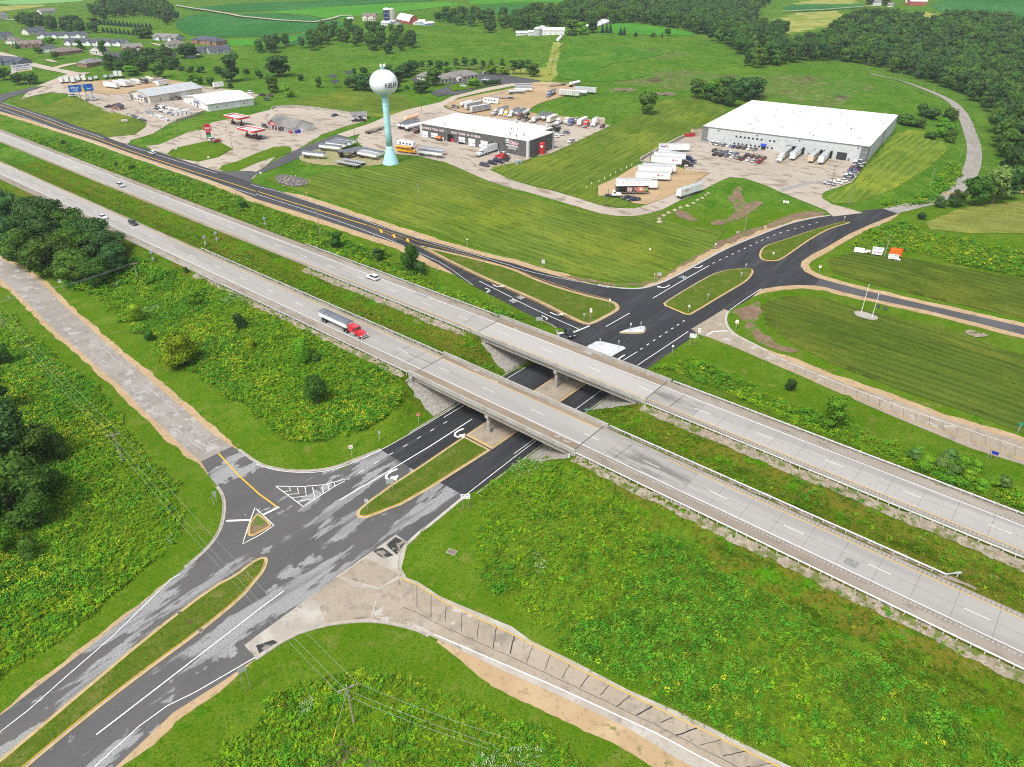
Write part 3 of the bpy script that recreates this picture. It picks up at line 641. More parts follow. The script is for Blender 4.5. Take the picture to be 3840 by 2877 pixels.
# ------------------------------------------------------------------ guardrails
def guardrail(label,pts,parent=None,end=False):
    """pts: list of (s, o); W-beam on posts; face side toward the road"""
    W=densify(np.array([so(*p) for p in pts]),1.9, False);mid=W.mean(0)
    root=thing('guardrail',label,'guardrail',loc=(0,0,0),group='guardrails along the highway')
    T=np.gradient(W,axis=0);T/=np.linalg.norm(T,axis=1)[:, None];Nn=np.column_stack([-T[:,1],T[:,0]])
    zg=np.maximum(H(W[:,0],W[:,1]),6.1);zt=np.interp(np.arange(len(W)),[0,3,len(W)-4,len(W)-1],[0.72]*4)+HZ-0.1
    prof=[(0.02,0.0),(-0.06,-0.05),(-0.06,-0.11),(0.02,-0.16),(-0.06,-0.21),(-0.06,-0.27),(0.02,-0.31),(0.05,-0.31),(0.05,0.0)]
    n=len(W);k=len(prof);V=[]
    for i in range(n):
        for (a,z) in prof:V.append((*(W[i]+Nn[i]*a),zt[i]+z))
    F=[(i*k+j,(i+1)*k+j,(i+1)*k+(j+1)%k,i*k+(j+1)%k) for i in range(n-1) for j in range(k)]
    link('rail',mesh_np('rail',V,F,m_galv),root)
    b=MB();b.box(-0.08,0.08,-0.08,0.08,-1.0,0.0,m_galv if random.random()<0.0 else m_post);pm=b.mesh('post')
    for i in range(n):
        o=link('post',pm,root);p=W[i]+Nn[i]*0.16*(-1 if guardrail.flip else 1);o.location=(p[0],p[1],zt[i]-0.02);o.rotation_euler=(0,0,math.atan2(T[i,1],T[i,0]))
    for e,on in ((0,end in ('start','both')),(n-1,end in ('end','both'))):
        if on:
            b=MB();b.box(-0.1,0.7,-0.14,0.14,-0.34,0.03,m_galv);o=b.build('end_terminal',root);o.location=(*W[e],zt[e]);o.rotation_euler=(0,0,math.atan2(T[e,1],T[e,0])+(math.pi if e==0 else 0))
    return root
m_post=mat('guardrail_post',(0.40,0.38,0.35),rough=0.8,layers=[((0.48,0.47,0.45),3,0.45,0.6)])
def rl(s0,s1,f,off): return [(s,float(f(s))+off) for s in np.linspace(s0,s1,12)]
guardrail.flip= True
guardrail('long guardrail on the outer edge left of the near bridge, passing the red semi truck',rl(-220,-120.5,near_c,-7.45),end='start')
guardrail('long guardrail right of the near bridge above the weedy slope, running to the lower corner',rl(-68,60,near_c,-7.55))
guardrail('guardrail along the grass median behind the red semi truck',rl(-240,-120.5,near_c,5.35),end='start')
guardrail('median guardrail right of the near bridge ending in a pale terminal block',rl(-68,1.0,near_c,5.6)+[(2.5,116.0)],end='end')
guardrail('median guardrail along the far carriageway beside the white car, left of the far bridge',rl(-196,-123.5,far_c,-5.75),end='start')
guardrail('median guardrail along the far carriageway right of the far bridge',rl(-66.5,62,far_c,-6.15))
guardrail.flip= False
guardrail('outer guardrail of the far carriageway, above the white car, left of the far bridge',rl(-215,-123.5,far_c,7.0),end='start')
guardrail('outer guardrail of the far carriageway facing the right-hand ramp',rl(-66.5,62,far_c,6.95))

# ragged stone strips below the rails
def stone_strip(f,off,s0,s1,w):
    s=np.arange(s0,s1,0.6);n=len(s)
    j= lambda a:np.convolve(RNG.normal(0,a,n+8),np.ones(3)/1.7,'same')[4:-4]+0.12*np.sin(s*0.31+RNG.random()*6)
    A=np.array([so(a,float(f(a))+off+w/2+b) for a,b in zip(s,j(0.16))]);B=np.array([so(a,float(f(a))+off-w/2+b) for a,b in zip(s,j(0.16))])
    V=np.empty((2*n,3));V[0::2,:2]=A;V[1::2,:2]=B;V[:,2]=H(V[:,0],V[:,1])+0.10
    link('stone_verge',mesh_np('stone_verge',V.tolist(),[(2*i,2*i+1,2*i+3,2*i+2) for i in range(n-1)],m_stonebank),kind='structure')
stone_strip(near_c,-8.3,-222,-121,1.6);stone_strip(near_c,-8.5,-68,62,1.9)
stone_strip(near_c,5.7,-238,-121,1.2);stone_strip(near_c,5.9,-68,6,1.2)
stone_strip(far_c,-7.0,-198,-124,2.2);stone_strip(far_c,-7.3,-67,62,2.4)
stone_strip(far_c,7.2,-214,-124,0.9);stone_strip(far_c,7.3,-67,62,0.8)

# ------------------------------------------------------------------ local roads
def soL(L): return [tuple(so(a,b)) for a,b in L]
OA,OB,OG,OM=0.025,0.04,0.035,0.055     # layer heights: asphalt, overlay, gravel, markings
W_SW=np.vstack([lay([(-60,1592),(0,1546),(188,1402),(300,1310),(370,1250),(400,1227),(430,1203),(458,1175),(474,1150),(482,1128),(487,1094),(482,1068),(470,1051),(453,1030),(434,997),(501,965),(515,972),(553,1000),(585,1012),(628,1018.5),(678,1018.5),(728,1010),(778,991),(823,972)]),
                  lay([(886,1011),(958,1047),(1006,1072),(881,1173),(855,1155),(728,1244),(708,1265),(663,1295),(553,1375),(528,1394),(551,1424),(475,1476),(375,1539),(250,1657),(190,1720),(60,1850),(-200,1900)])])
street_sw=sheet('cross_street_worn',W_SW,m_oldasph,OA)
W_ST=np.vstack([lay([(823,972)]),soL([(-108.3,95),(-108.2,128),(-105.4,140),(-104.0,143)]),lay([(1206,727),(1203,715),(1188,700),(1158,687),(1106,661),(1018,616),(953,575),(908,551),(871,532),(850,524)]),
                  lay([(880,508),(928,521),(1053,556),(1106,568.5),(1168,587.5),(1231,603.7),(1291,616),(1331,622.5),(1369,625),(1394,622.5),(1419,615),(1444,605),(1481,586),(1531,557.5),(1581,532),(1631,512),(1659,501),(1709,482),(1759,471),(1794,466),(1864,459),(1864,455),(1917,450),(1944,460),(1884,483.5),(1834,506),(1784,535),(1754,550),(1732,565),(1729,575),(1739,587.5),(1764,600),(1770,602),(1760,617),(1721,616),(1684,618.7),(1659,622.5),(1644,625),(1619,647.5),(1574,672),(1564,668),(1493,711),(1506,722)]),
                  soL([(-80.6,150),(-81.3,128),(-81.6,98),(-81.9,86)]),lay([(1006,1072),(958,1047),(886,1011)])])
street_ne=sheet('cross_street_fresh',W_ST,m_newasph,OA)
W_FR=lay([(-120,190),(0,222),(125,254),(233,297),(360,335),(413,353),(471,371),(553,398),(610,414.7),(678,438.5),(803,480),(880,508),(850,524),(803,510),(678,468.5),(553,430),(470,395),(380,364),(250,320),(125,279),(0,241),(-120,206)])
frontage=sheet('frontage_road',W_FR,m_frontasph,OA)
east_road=fsheet('east_road',[(1770,602),(1809,612.5),(1867,627.5),(1984,655),(2212,706.4),(2330,735),(2330,752),(2212,724),(2009,672.6),(1884,646),(1819,631),(1784,621),(1760,617)],m_roadasph,OA)
lane_road=ribbon('winding_lane',smooth_poly(lay([(1922,457),(1960,448),(2005,438),(2054,418),(2087,392),(2105,350),(2104,310),(2086,258),(2060,222),(2022,203),(1980,187),(1938,173),(1901,165),(1880,160)]), False,2),7.6,m_wornconc,0.06)
county_road=fsheet('county_road',[(-60,535),(0,561),(37,575),(90,612.5),(137,660),(190,705),(240,752),(288,790),(335,829.5),(363,854.5),(413,897),(458,937),(501,965),(434,997),(400,969.7),(350,922),(300,877),(263,837),(213,795),(175,760),(125,720),(75,670),(25,622.5),(0,600),(-60,560)],m_wornconc,OA)
# crack seals across the county road
for (a,b) in zip([(88,697),(150,735),(185,768),(215,790),(240,815),(262,830),(285,858),(308,880),(332,902),(356,925),(378,945),(402,966)],[(135,662),(195,710),(235,750),(262,772),(290,795),(318,818),(340,838),(368,862),(395,885),(420,908),(445,930),(470,950)]):
    W=densify(lay([a,b]),0.8, False);W[1:-1]+=RNG.normal(0,0.18,W[1:-1].shape)
    ribbon('crack_fill',W,0.28,mat('pale_crack_fill',(0.32,0.315,0.30),layers=[((0.22,0.21,0.19),0.6,0.48,0.6)]),OB+0.01,parent=county_road,step=0.8)
for L in ([(170,745),(300,850),(420,960),(440,975)],[(200,735),(330,845),(440,945),(470,968)]):
    W=densify(lay(L),1.2, False);W[1:-1]+=RNG.normal(0,0.25,W[1:-1].shape)
    ribbon('crack_fill',W,0.25,MATS['pale_crack_fill'],OB+0.01,parent=county_road,step=1.2)
ramp_se=fsheet('exit_ramp_south',[(881,1173),(863,1243),(903,1257),(953,1290),(1106,1354),(1148,1385),(1236,1427),(1356,1490),(1481,1545),(1659,1633),(1800,1700),(1700,1750),(1469,1643),(1351,1570),(1213,1505),(1106,1458),(928,1373),(903,1360),(866,1350),(816,1341),(766,1341),(703,1349),(628,1372),(553,1424),(528,1394),(553,1375),(663,1295),(708,1265),(728,1244),(855,1155)],m_rampedge,OA+0.004)
ramp_ne=fsheet('entry_ramp_north',[(1564,668),(1574,672),(1568,682),(1567,697),(1575,712),(1590,725),(1620,740),(1659,760),(1714,784),(1800,818),(1860,843),(1909,855),(2034,902),(2212,955),(2330,1000),(2330,1060),(2212,1005),(2100,970),(1910,892),(1765,828),(1734,814),(1659,782),(1581,748),(1530,729),(1506,722),(1493,711)],m_rampconc,OA+0.004)
# concrete slabs of the southern ramp, each its own piece
YE=lay([(866,1248),(903,1263),(953,1295),(1000,1318),(1106,1368),(1236,1435),(1371,1503),(1549,1590),(1659,1643),(1790,1705)])
WE=lay([(870,1340),(905,1353),(938,1371),(1000,1398),(1106,1443),(1213,1490),(1289,1525),(1414,1583),(1549,1655),(1660,1712)])
def resample(P,n):
    d=np.append(0,np.cumsum(np.linalg.norm(np.diff(P,axis=0),axis=1)));t=np.linspace(0,d[-1],n)
    return np.column_stack([np.interp(t,d,P[:,0]),np.interp(t,d,P[:,1])])
nsl=21;ya,wa=resample(YE,nsl+1),resample(WE,nsl+1)
fan=[lay([(730,1246),(764,1268),(700,1300),(668,1295)]),lay([(764,1268),(818,1272),(800,1335),(705,1346),(690,1310)]),lay([(790,1205),(862,1242),(818,1270),(735,1245)]),lay([(818,1274),(864,1250),(880,1350),(805,1337)])]
sheet('slab',fan[0],m_rampconc,OB,parent=ramp_se);sheet('slab',fan[1],m_rampconc,OB,parent=ramp_se);sheet('slab',fan[2],m_rampconc,OB,parent=ramp_se);sheet('slab',fan[3],m_rampconc,OB,parent=ramp_se)
for i in range(nsl):
    for f0,f1 in ((0.0,0.70),(0.71,0.985)):
        g=0.012
        c=[ya[i]+(wa[i]-ya[i])*f0,ya[i+1]+(wa[i+1]-ya[i+1])*f0,ya[i+1]+(wa[i+1]-ya[i+1])*f1,ya[i]+(wa[i]-ya[i])*f1]
        m0=np.mean(c,axis=0);c=[p+(m0-p)*g for p in c]
        sheet('slab',c,m_rampconc,OB,parent=ramp_se,step=3.0)
for i in range(1,nsl):
    t0,t1=random.uniform(0,0.15),random.uniform(0.5,0.72);W=densify(np.array([ya[i]+(wa[i]-ya[i])*t0,ya[i]+(wa[i]-ya[i])*t1]),0.6, False);W[1:-1]+=RNG.normal(0,0.05,W[1:-1].shape)
    ribbon('joint_seal',W,random.choice([0.09,0.13,0.2]),m_seal,OB+0.012,parent=ramp_se,step=0.6)
W=densify(ya+(wa-ya)*0.705,0.9, False);W[1:-1]+=RNG.normal(0,0.04,W[1:-1].shape)
ribbon('joint_seal',W,0.07,m_seal,OB+0.012,parent=ramp_se,step=0.9)
ribbon('edge_line',YE,0.16,m_yellow,OM+0.01,parent=ramp_se,side=-0.2)
ribbon('edge_line',WE[2:],0.2,m_white,OM+0.01,parent=ramp_se)
m_blackpatch=mat('black_patch',(0.03,0.03,0.03),layers=[((0.2,0.18,0.15),0.7,0.52,0.6)])
fsheet('tar_patch',[(834,1178),(855,1160),(878,1173),(857,1199)],m_blackpatch,OM,parent=ramp_se);fsheet('tar_patch',[(804,1190),(826,1183),(850,1200),(828,1208)],m_blackpatch,OM,parent=ramp_se)
fsheet('tar_patch',[(553,1395),(590,1383),(600,1388),(560,1412)],m_blackpatch,OM,parent=ramp_se)
# northern ramp slabs: joints and paint
RU=lay([(1659,764),(1714,788),(1816,830),(1949,881),(2212,970),(2330,1012)]);RD=lay([(1659,779),(1734,811),(1771,828),(1949,901),(2107,955),(2212,995),(2330,1040)])
ribbon('edge_line',RU,0.15,m_white,OM,parent=ramp_ne);ribbon('edge_line',RD,0.15,m_yellow,OM,parent=ramp_ne)
ru,rd=resample(RU,26),resample(RD,26)
for i in range(1,25):ribbon('joint_seal',np.array([ru[i],rd[i]]),0.08,m_joint,OM-0.005,parent=ramp_ne)
fribbon('stop_bar',[(1527,725),(1540,717),(1573,715)],0.5,m_white,OM,parent=ramp_ne)

# gravel shoulders (ribbons along the edges)
def shoulder(P,w,side,par=None,jit=0.25,off=OG):
    W=densify(smooth_poly(densify(lay(P),3.0, False), False,1),0.7, False);n=len(W);T=np.gradient(W,axis=0);T/=np.linalg.norm(T,axis=1)[:, None]+1e-9;N_=np.column_stack([-T[:,1],T[:,0]])
    tp=np.clip(np.minimum(np.arange(n),np.arange(n)[::-1])/14.0,0.1,1);sg=1 if side>0 else -1;f=np.convolve(RNG.normal(0,0.5,n+8),np.ones(5)/3,'same')[4:-4]
    A=W-N_*sg*0.6;B=W+N_*sg*((abs(side)+w/2)*tp+f*0.55)[:, None];V=np.empty((2*n,2));V[0::2],V[1::2]=(B,A) if sg>0 else (A,B);z=H(V[:,0],V[:,1])+(off-0.02)*(1+np.hypot(V[:,0],V[:,1])/180)
    return link('gravel_shoulder',mesh_np('gravel_shoulder',np.column_stack([V,z]).tolist(),[(2*i,2*i+1,2*i+3,2*i+2) for i in range(n-1)],m_gravel),kind='structure')
shoulder([(-60,535),(0,561),(37,575),(90,612.5),(137,660),(190,705),(240,752),(288,790),(335,829.5),(363,854.5),(413,897),(458,937),(501,965),(525,975)],1.8,0.7)
shoulder([(-60,560),(0,600),(25,622.5),(75,670),(125,720),(175,760),(213,795),(263,837),(300,877),(350,922),(400,969.7),(434,997),(450,1025)],1.6,-0.6)
shoulder([(-60,1592),(0,1546),(188,1402),(300,1310),(370,1250)],1.0,0.4)
shoulder([(551,1424),(475,1476),(375,1539),(250,1657),(190,1720)],2.2,0.9)
shoulder([(945,1384),(1020,1422),(1106,1462),(1213,1509),(1351,1570),(1469,1643),(1700,1750)],3.4,-1.4)
shoulder([(-120,206),(0,241),(125,279),(250,320),(380,364),(470,395),(553,430),(678,468.5),(803,510),(871,532),(908,551),(953,575),(985,595)],3.6,-1.6)
shoulder([(610,414.7),(678,438.5),(803,480),(928,521),(1053,556),(1106,568.5),(1168,587.5),(1231,603.7),(1280,614)],3.2,1.5)
shoulder([(1381,624),(1419,615),(1444,605),(1481,586),(1531,557.5),(1581,532),(1631,512),(1659,501),(1709,482),(1759,471),(1794,466)],4.5,2.8)
shoulder([(1944,460),(1884,483.5),(1834,506),(1784,535),(1754,550),(1732,565),(1729,575),(1739,587.5),(1764,600),(1809,612.5),(1867,627.5),(1984,655),(2212,706.4),(2330,735)],3.0,1.3)
shoulder([(2330,752),(2212,724),(2009,672.6),(1884,646),(1819,631),(1784,620),(1721,616),(1684,618.7),(1659,622.5),(1644,625),(1620,645)],3.2,1.4)
shoulder([(1620,740),(1659,760),(1714,784),(1800,818),(1909,855),(2034,902),(2212,955),(2330,1000)],2.4,1.0)
# bare construction soil strips
fsheet('bare_soil',[(1205,595),(1240,598),(1290,608),(1340,614),(1390,608),(1425,594),(1460,570),(1500,545),(1540,525),(1600,505),(1650,486),(1655,494),(1600,516),(1545,536),(1500,560),(1440,598),(1395,618),(1340,620),(1280,612),(1225,603)],m_dirt,OG+0.01,smooth=1,ragged=1.2)
fsheet('bare_soil',[(1655,484),(1700,466),(1745,455),(1785,460),(1780,466),(1740,470),(1700,480),(1660,496)],m_dirt,OG+0.01,smooth=1,ragged=1.2)
fsheet('bare_soil',[(1580,672),(1610,662),(1640,650),(1648,662),(1632,690),(1640,715),(1680,745),(1720,755),(1725,762),(1690,764),(1650,748),(1620,722),(1612,690),(1590,686)],m_dirt,OG,smooth=1,ragged=1.2)
fsheet('bare_soil',[(1570,430),(1590,408),(1600,402),(1602,420),(1610,440),(1640,432),(1650,440),(1610,470),(1560,486),(1530,488),(1545,476),(1580,470),(1590,448)],m_dirt,OG+0.01,smooth=1,ragged=1.2)
fsheet('bare_soil',[(1450,453),(1475,455),(1510,475),(1500,480),(1465,470)],m_dirt,OG+0.01,smooth=1,ragged=1.2)
fsheet('bare_soil',[(680,1640),(700,1600),(735,1595),(780,1620),(850,1660),(800,1700),(680,1690)],m_dirt,OG+0.01,smooth=1,ragged=1.2)
fsheet('dry_turf',[(640,345),(660,330),(690,322),(720,320),(760,328),(800,330),(835,340),(840,352),(800,360),(740,360),(700,358),(660,352)],mat('dry_turf',(0.22,0.19,0.095),layers=[((0.14,0.19,0.04),0.3,0.52,0.62),((0.36,0.30,0.18),1,0.5,0.7)]),OG+0.03,smooth=1,ragged=1.2)
fsheet('stone_pile_bed',[(595,382),(610,377),(650,385),(668,393),(662,402),(630,405),(600,396)],mat('dark_riprap',(0.10,0.09,0.085),layers=[((0.24,0.22,0.2),1.2,0.5,0.62),((0.05,0.05,0.05),0.9,0.5,0.6)],bump=(2.5,1.0,0.4)),0.12,smooth=1)

# ------------------------------------------------------------------ lots and drives
gas_lot=fsheet('gas_station_lot',[(315,316),(345,313),(410,285),(441,280),(458,265),(536,250),(586,237),(600,232),(635,231),(675,235),(726,241),(764,248),(790,254),(795,261),(751,272),(695,291),(688,297),(640,325),(600,335),(545,388),(471,371),(413,353),(360,335),(330,325)],m_lotconc,OA+0.02)
fsheet('grass_island',q(0,0,(1440,1332),(1500,1283),(1790,1220),(1900,1230),(2010,1288),(1890,1358),(1710,1400),(1500,1362)),m_verge,0.07)
fsheet('grass_island',q(0,0,(1890,1462),(1920,1430),(2050,1395),(2209,1328))+q(1,0,(160,1270),(280,1265),(310,1290),(290,1320),(120,1370),(0,1412))+q(0,0,(2050,1482),(1930,1484)),m_verge,0.07)
side_street=fsheet('side_street',[(471,371),(500,370),(540,370),(553,372),(628,330),(678,310),(728,291),(752,297),(703,318),(628,350),(578,370),(553,378),(542,388),(545,398),(553,399)],m_roadasph,OA+0.03)
tan_street=fsheet('hill_street',[(728,291),(803,266),(826,256),(878,238),(953,221),(979,208),(1053,190),(1106,180),(1140,178),(1150,182),(1106,187),(1050,198),(990,212),(958,231),(928,243),(878,256),(828,276),(752,297)],m_drive,OA+0.03)
truck_lot=fsheet('truck_wash_lot',[(771,300),(778,290),(830,277),(862,258),(903,245),(935,234),(956,231),(980,240),(1010,247),(1291,262),(1318,272),(1226,316),(1190,332),(1152,340),(1121,353),(1098,360),(1056,366),(1070,373),(1106,390),(1150,403),(1201,414.7),(1256,431),(1294,443.5),(1331,450),(1369,451),(1389,446),(1440,427),(1500,398),(1519,400),(1519,410.5),(1489,426),(1469,433.5),(1431,453.5),(1401,462),(1369,467.8),(1331,467),(1294,461),(1256,450),(1206,434.7),(1136,414.7),(1106,408),(1056,392),(1019,376),(979,358),(943,347),(903,338),(863,334),(833,329),(793,323),(775,311)],m_lotconc,OA+0.02)
gravel_lot=fsheet('gravel_truck_lot',[(958,228),(985,216),(1040,204),(1100,193),(1140,184),(1150,178),(1200,178),(1250,186),(1262,195),(1200,214),(1170,222),(1140,238),(1150,246),(1230,254),(1300,262),(1291,268),(1150,262),(1040,250),(985,242)],m_lotgravel,OA+0.05,smooth=1)
fsheet('trailer_gravel_yard',[(1454,358),(1484,368),(1534,373),(1500,397),(1440,427),(1395,443),(1370,440),(1330,424),(1292,424),(1292,402),(1330,386),(1375,358)],m_lotgravel,OA+0.05)
whse_lot=fsheet('warehouse_lot',[(1500,292),(1525,285),(1660,305),(1862,340),(1873,350),(1852,380),(1839,395),(1782,415),(1774,420),(1777,430),(1797,442),(1834,451),(1864,461),(1799,468.5),(1784,455),(1734,435),(1684,415),(1659,403),(1607,385.5),(1575,384),(1564,388),(1519,410.5),(1500,398),(1534,374),(1484,371),(1476,360),(1404,351),(1384,349),(1420,325),(1479,298)],m_lotconc,OA+0.03)
fsheet('asphalt_seam',[(1681,410),(1740,395),(1800,388),(1800,391),(1740,400),(1700,413),(1690,416)],mat('grey_seam',(0.22,0.21,0.2)),OM+0.01,parent=whse_lot)
office_lot=fsheet('office_parking_lot',[(928,201),(960,190),(975,180),(1010,172),(1020,160),(1060,157),(1100,164),(1150,172),(1170,175),(1150,180),(1106,181),(1060,186),(1030,192),(985,206),(960,206),(945,210)],m_roadasph,OA+0.05)
fsheet('office_drive',[(889,172),(900,166),(915,170),(910,178),(895,178)],m_roadasph,OA+0.05)
fsheet('grass_island',[(968,188),(990,182),(1030,184),(1065,178),(1068,182),(1035,190),(1000,196),(978,198)],m_verge,0.16)
left_lot=fsheet('left_shop_lot',[(45,215),(60,200),(95,188),(130,175),(200,176),(300,170),(390,178),(430,185),(500,195),(560,205),(540,222),(460,235),(420,245),(365,268),(350,278),(330,290),(285,303),(275,313),(250,305),(233,298),(250,296),(292,292),(315,275),(318,266),(290,255),(235,240),(205,228),(190,222),(160,205),(110,200),(70,208)],m_lotconc,OA+0.03)
fsheet('left_gravel_yard',[(130,182),(180,178),(260,172),(340,170),(400,178),(420,185),(360,196),(300,202),(240,205),(200,202),(150,194)],m_lotgravel,OA+0.06,smooth=1)
fsheet('side_street',[(-60,215),(0,205),(40,196),(75,188),(85,190),(60,200),(20,212),(0,224),(-60,235)],m_roadasph,OA+0.03)
# residential streets
st=[[(-30,110),(20,122),(60,138),(110,150),(160,160),(190,160)],[(110,150),(150,140),(200,135),(230,136)],[(60,138),(40,150),(20,160),(-20,170)],[(160,160),(130,172),(90,188)]]
for P in st:fribbon('residential_street',P,8.5,m_drive,0.09)
for P,w in (([(200,118),(230,122)],5),([(330,95),(350,100),(365,97)],4),([(120,135),(100,130)],4),([(150,165),(175,170)],7),([(140,90),(165,92)],6),([(0,42),(30,44)],5)):
    fribbon('house_drive',P,w,m_drive,0.10)
fribbon('farm_track',[(380,14),(520,38),(600,46),(680,50),(720,42),(735,37),(760,36)],5.0,m_drive,0.25)
fribbon('field_track',[(2030,420),(2100,418),(2212,416),(2300,414)],4.0,m_gravel,0.1)
fribbon('field_track',[(1187,162),(1190,140),(1196,115),(1215,95)],1.6,m_yfield,0.12)
fribbon('farm_track',[(1690,28),(1780,24),(1860,18),(1900,14)],4.0,m_drive,0.3)

# ------------------------------------------------------------------ kerbed islands and medians
m_med=mat('median_grass',(0.068,0.105,0.010),spec=0.0,layers=[((0.12,0.13,0.03),0.25,0.48,0.66),((0.05,0.10,0.006),0.6,0.5,0.66),((0.035,0.07,0.004),2.5,0.52,0.66),((0.14,0.15,0.04),3.5,0.56,0.7)],bump=(6,0.7,0.15))
def island(name,W,inner,par=None,gut=0.55,h=0.14,yellow=True,line=True):
    W=np.asarray(W,float)
    k=offset_poly(W,gut)
    root=sheet(name,W,m_kerb,OB)
    kerb('kerb',offset_poly(W,gut+0.08),0.17,h,m_yellow if yellow else m_kerb,parent=root,off=0.05)
    if line:ribbon('edge_line',offset_poly(W,0.06),0.12,m_yellow,OM+0.005,parent=root,closed=True)
    sheet('grass_infill' if inner is m_med else 'paved_infill',offset_poly(W,gut+0.12),inner,OB+0.10,parent=root)
    return root
W=smooth_poly(lay([(-60,1688),(0,1641),(188,1483),(325,1368),(460,1266),(508,1242),(540,1216),(560,1205),(575,1203),(580,1210),(572,1235),(553,1257),(525,1292),(438,1363),(305,1460),(185,1553),(60,1657),(0,1710)]), True,1)
island('median_south',W,m_med)
W=np.vstack([soL([(-97.6,97.5),(-89.2,97.5)])[::-1],[]]) if False else None
a=lay([(963,1035),(923,1060),(866,1092),(820,1110),(796,1118.6),(786,1121),(773,1118.6),(769.5,1112),(773,1102),(793,1085),(841,1050),(898,1013.5)])
W=np.vstack([a,soL([(-97.7,97.6),(-89.1,97.6)])])
island('median_underpass',W,m_med)
W=np.array(soL([(-97.7,98.0),(-97.6,140.0),(-96.9,151.0),(-95.0,152.3),(-88.6,149.5),(-88.9,140),(-89.1,98.0)]))
und=island('median_paved',W,m_rampconc)
fsheet('painted_apron',[(1268,750),(1287,740),(1300,740),(1346,751),(1352,755),(1322,772),(1290,785)],m_whiteconc,OB+0.15,parent=und)
W=smooth_poly(lay([(1333.8,719),(1356,711),(1389,704),(1395,706.4),(1394,717.6),(1386.4,721.4),(1346,721.4)]), True,1)
r_=island('triangular_island',W,m_whiteconc,gut=0.3,line=False)
W=smooth_poly(lay(q(2,1,(1290,975),(1350,930),(1680,735),(1760,700),(1850,675),(1990,660),(2070,665),(2088,690),(2060,740),(2010,785),(1900,850),(1560,1055),(1510,1068),(1400,1020))), True,1)
island('median_north',W,m_med)
W=smooth_poly(lay(q(2,1,(2209,455),(2150,490),(2130,540),(2140,580),(2190,600))+q(3,1,(60,600),(110,590),(200,530),(400,390),(560,310),(715,270),(690,258),(640,258),(400,325),(150,410))), True,1)
island('median_far_north',W,m_med)
W=lay([(533,1157),(538,1130),(553,1112),(560,1110),(586,1131),(585,1139),(560,1152),(545,1160)])
island('splitter_island',smooth_poly(W, True,1),m_dirt,gut=0.35)
W=smooth_poly(lay(q(1,1,(1395,458),(1600,505),(1900,575),(2209,655))+q(2,1,(250,770),(600,880),(840,935),(900,955),(930,990),(925,1020),(880,1050),(690,1150),(620,1145),(480,1080),(250,960),(0,850))+q(1,1,(1950,740),(1700,620),(1450,490))), True,1)
gi=sheet('splitter_gravel',W,m_gravel,OB)
sheet('splitter_grass',offset_poly(W,1.3),m_med,OB+0.03,parent=gi)
# kerbs along the outer edges of the streets
for P,sd in (([(400,1227),(430,1203),(458,1175),(474,1150),(482,1128),(487,1094),(482,1068),(470,1051)],1),([(515,972),(553,1000),(585,1012),(628,1018.5),(678,1018.5),(728,1010),(778,991),(823,972)],1),
              ([(1291,616),(1331,622.5),(1369,625),(1394,622.5),(1419,615),(1444,605),(1481,586),(1531,557.5),(1581,532),(1631,512),(1659,501),(1709,482),(1759,471),(1794,466)],1),
              ([(551,1424),(628,1372),(703,1349),(766,1341),(816,1341),(866,1350),(903,1360),(928,1373)],-1),([(1006,1072),(881,1173),(866,1195),(862,1225),(875,1248)],-1),([(1574,672),(1568,682),(1567,697),(1575,712),(1590,725),(1620,740),(1659,760)],1),
              ([(1206,727),(1203,715),(1188,700),(1158,687)],-1)):
    Wk=lay(P);ribbon('gutter',smooth_poly(Wk, False,1),0.5,m_lightconc if sd>0 and P[0][0]>1200 else m_kerb,OB,step=1.5)
    kerb('kerb',smooth_poly(Wk, False,1),0.2,0.12,m_lightconc if P[0][0] in (1291,) else m_kerb,closed=False,side=sd*0.35)
for s_,o0,o1 in ((-108.6,90,141),(-81.2,84,150)):
    Wk=np.array(soL([(s_,o0),(s_,o1)]));kerb('kerb',Wk,0.25,0.13,m_kerb,closed=False)

# ------------------------------------------------------------------ painted markings
def fl(P,w=0.16,m=None,root=None,sm=0):
    W=lay(P)
    if sm:W=smooth_poly(W, False,sm)
    ribbon('edge_line',W,w,m or m_white,OM,parent=root,step=1.5)
def dashes(P,n,w=0.16,fill=0.4,root=None):
    W=lay(P);r=resample(W,n*20+1)
    for i in range(n):
        j=i*20;k=j+int(20*fill);ribbon('lane_dash',r[j:k+1],w,m_white,OM,parent=root,step=3)
# south-west approach
fl([(-20,1562),(0,1544+38),(60,1536),(140,1465),(247,1372),(372,1250),(388,1242)],0.16, None,street_sw)
fl([(208,1588),(400,1440),(553,1322),(613,1277)],0.22, None,street_sw)
fl([(205,1657),(300,1570),(362,1525),(420,1497),(551,1421)],0.16, None,street_sw)
fl([(553,1003),(590,1016),(640,1022),(690,1021),(735,1012),(778,994),(823,973),(900,930),(985,878),(1000,869)],0.14, None,street_sw,1)
fl([(735,1081),(840,1018),(930,964),(1020,906)],0.26, None,street_sw)
dashes([(776,1022),(840,984),(985,900)],7,0.18,0.32,street_sw)
fl([(1006,1070),(1106,992),(1165,947)],0.16, None,street_sw);fl([(881,1172),(940,1124),(1006,1070)],0.16, None,street_sw)
fl([(472,980),(515,1027),(560,1068),(600,1097)],0.34,m_yellow,street_sw)
fl([(568,1113),(603,1096)],0.5, None,street_sw);fl([(489,1126),(540,1124)],0.5, None,street_sw)
fl([(551,1098),(541,1124),(524,1176),(562,1156),(592,1136),(554,1100)],0.18, None,street_sw)
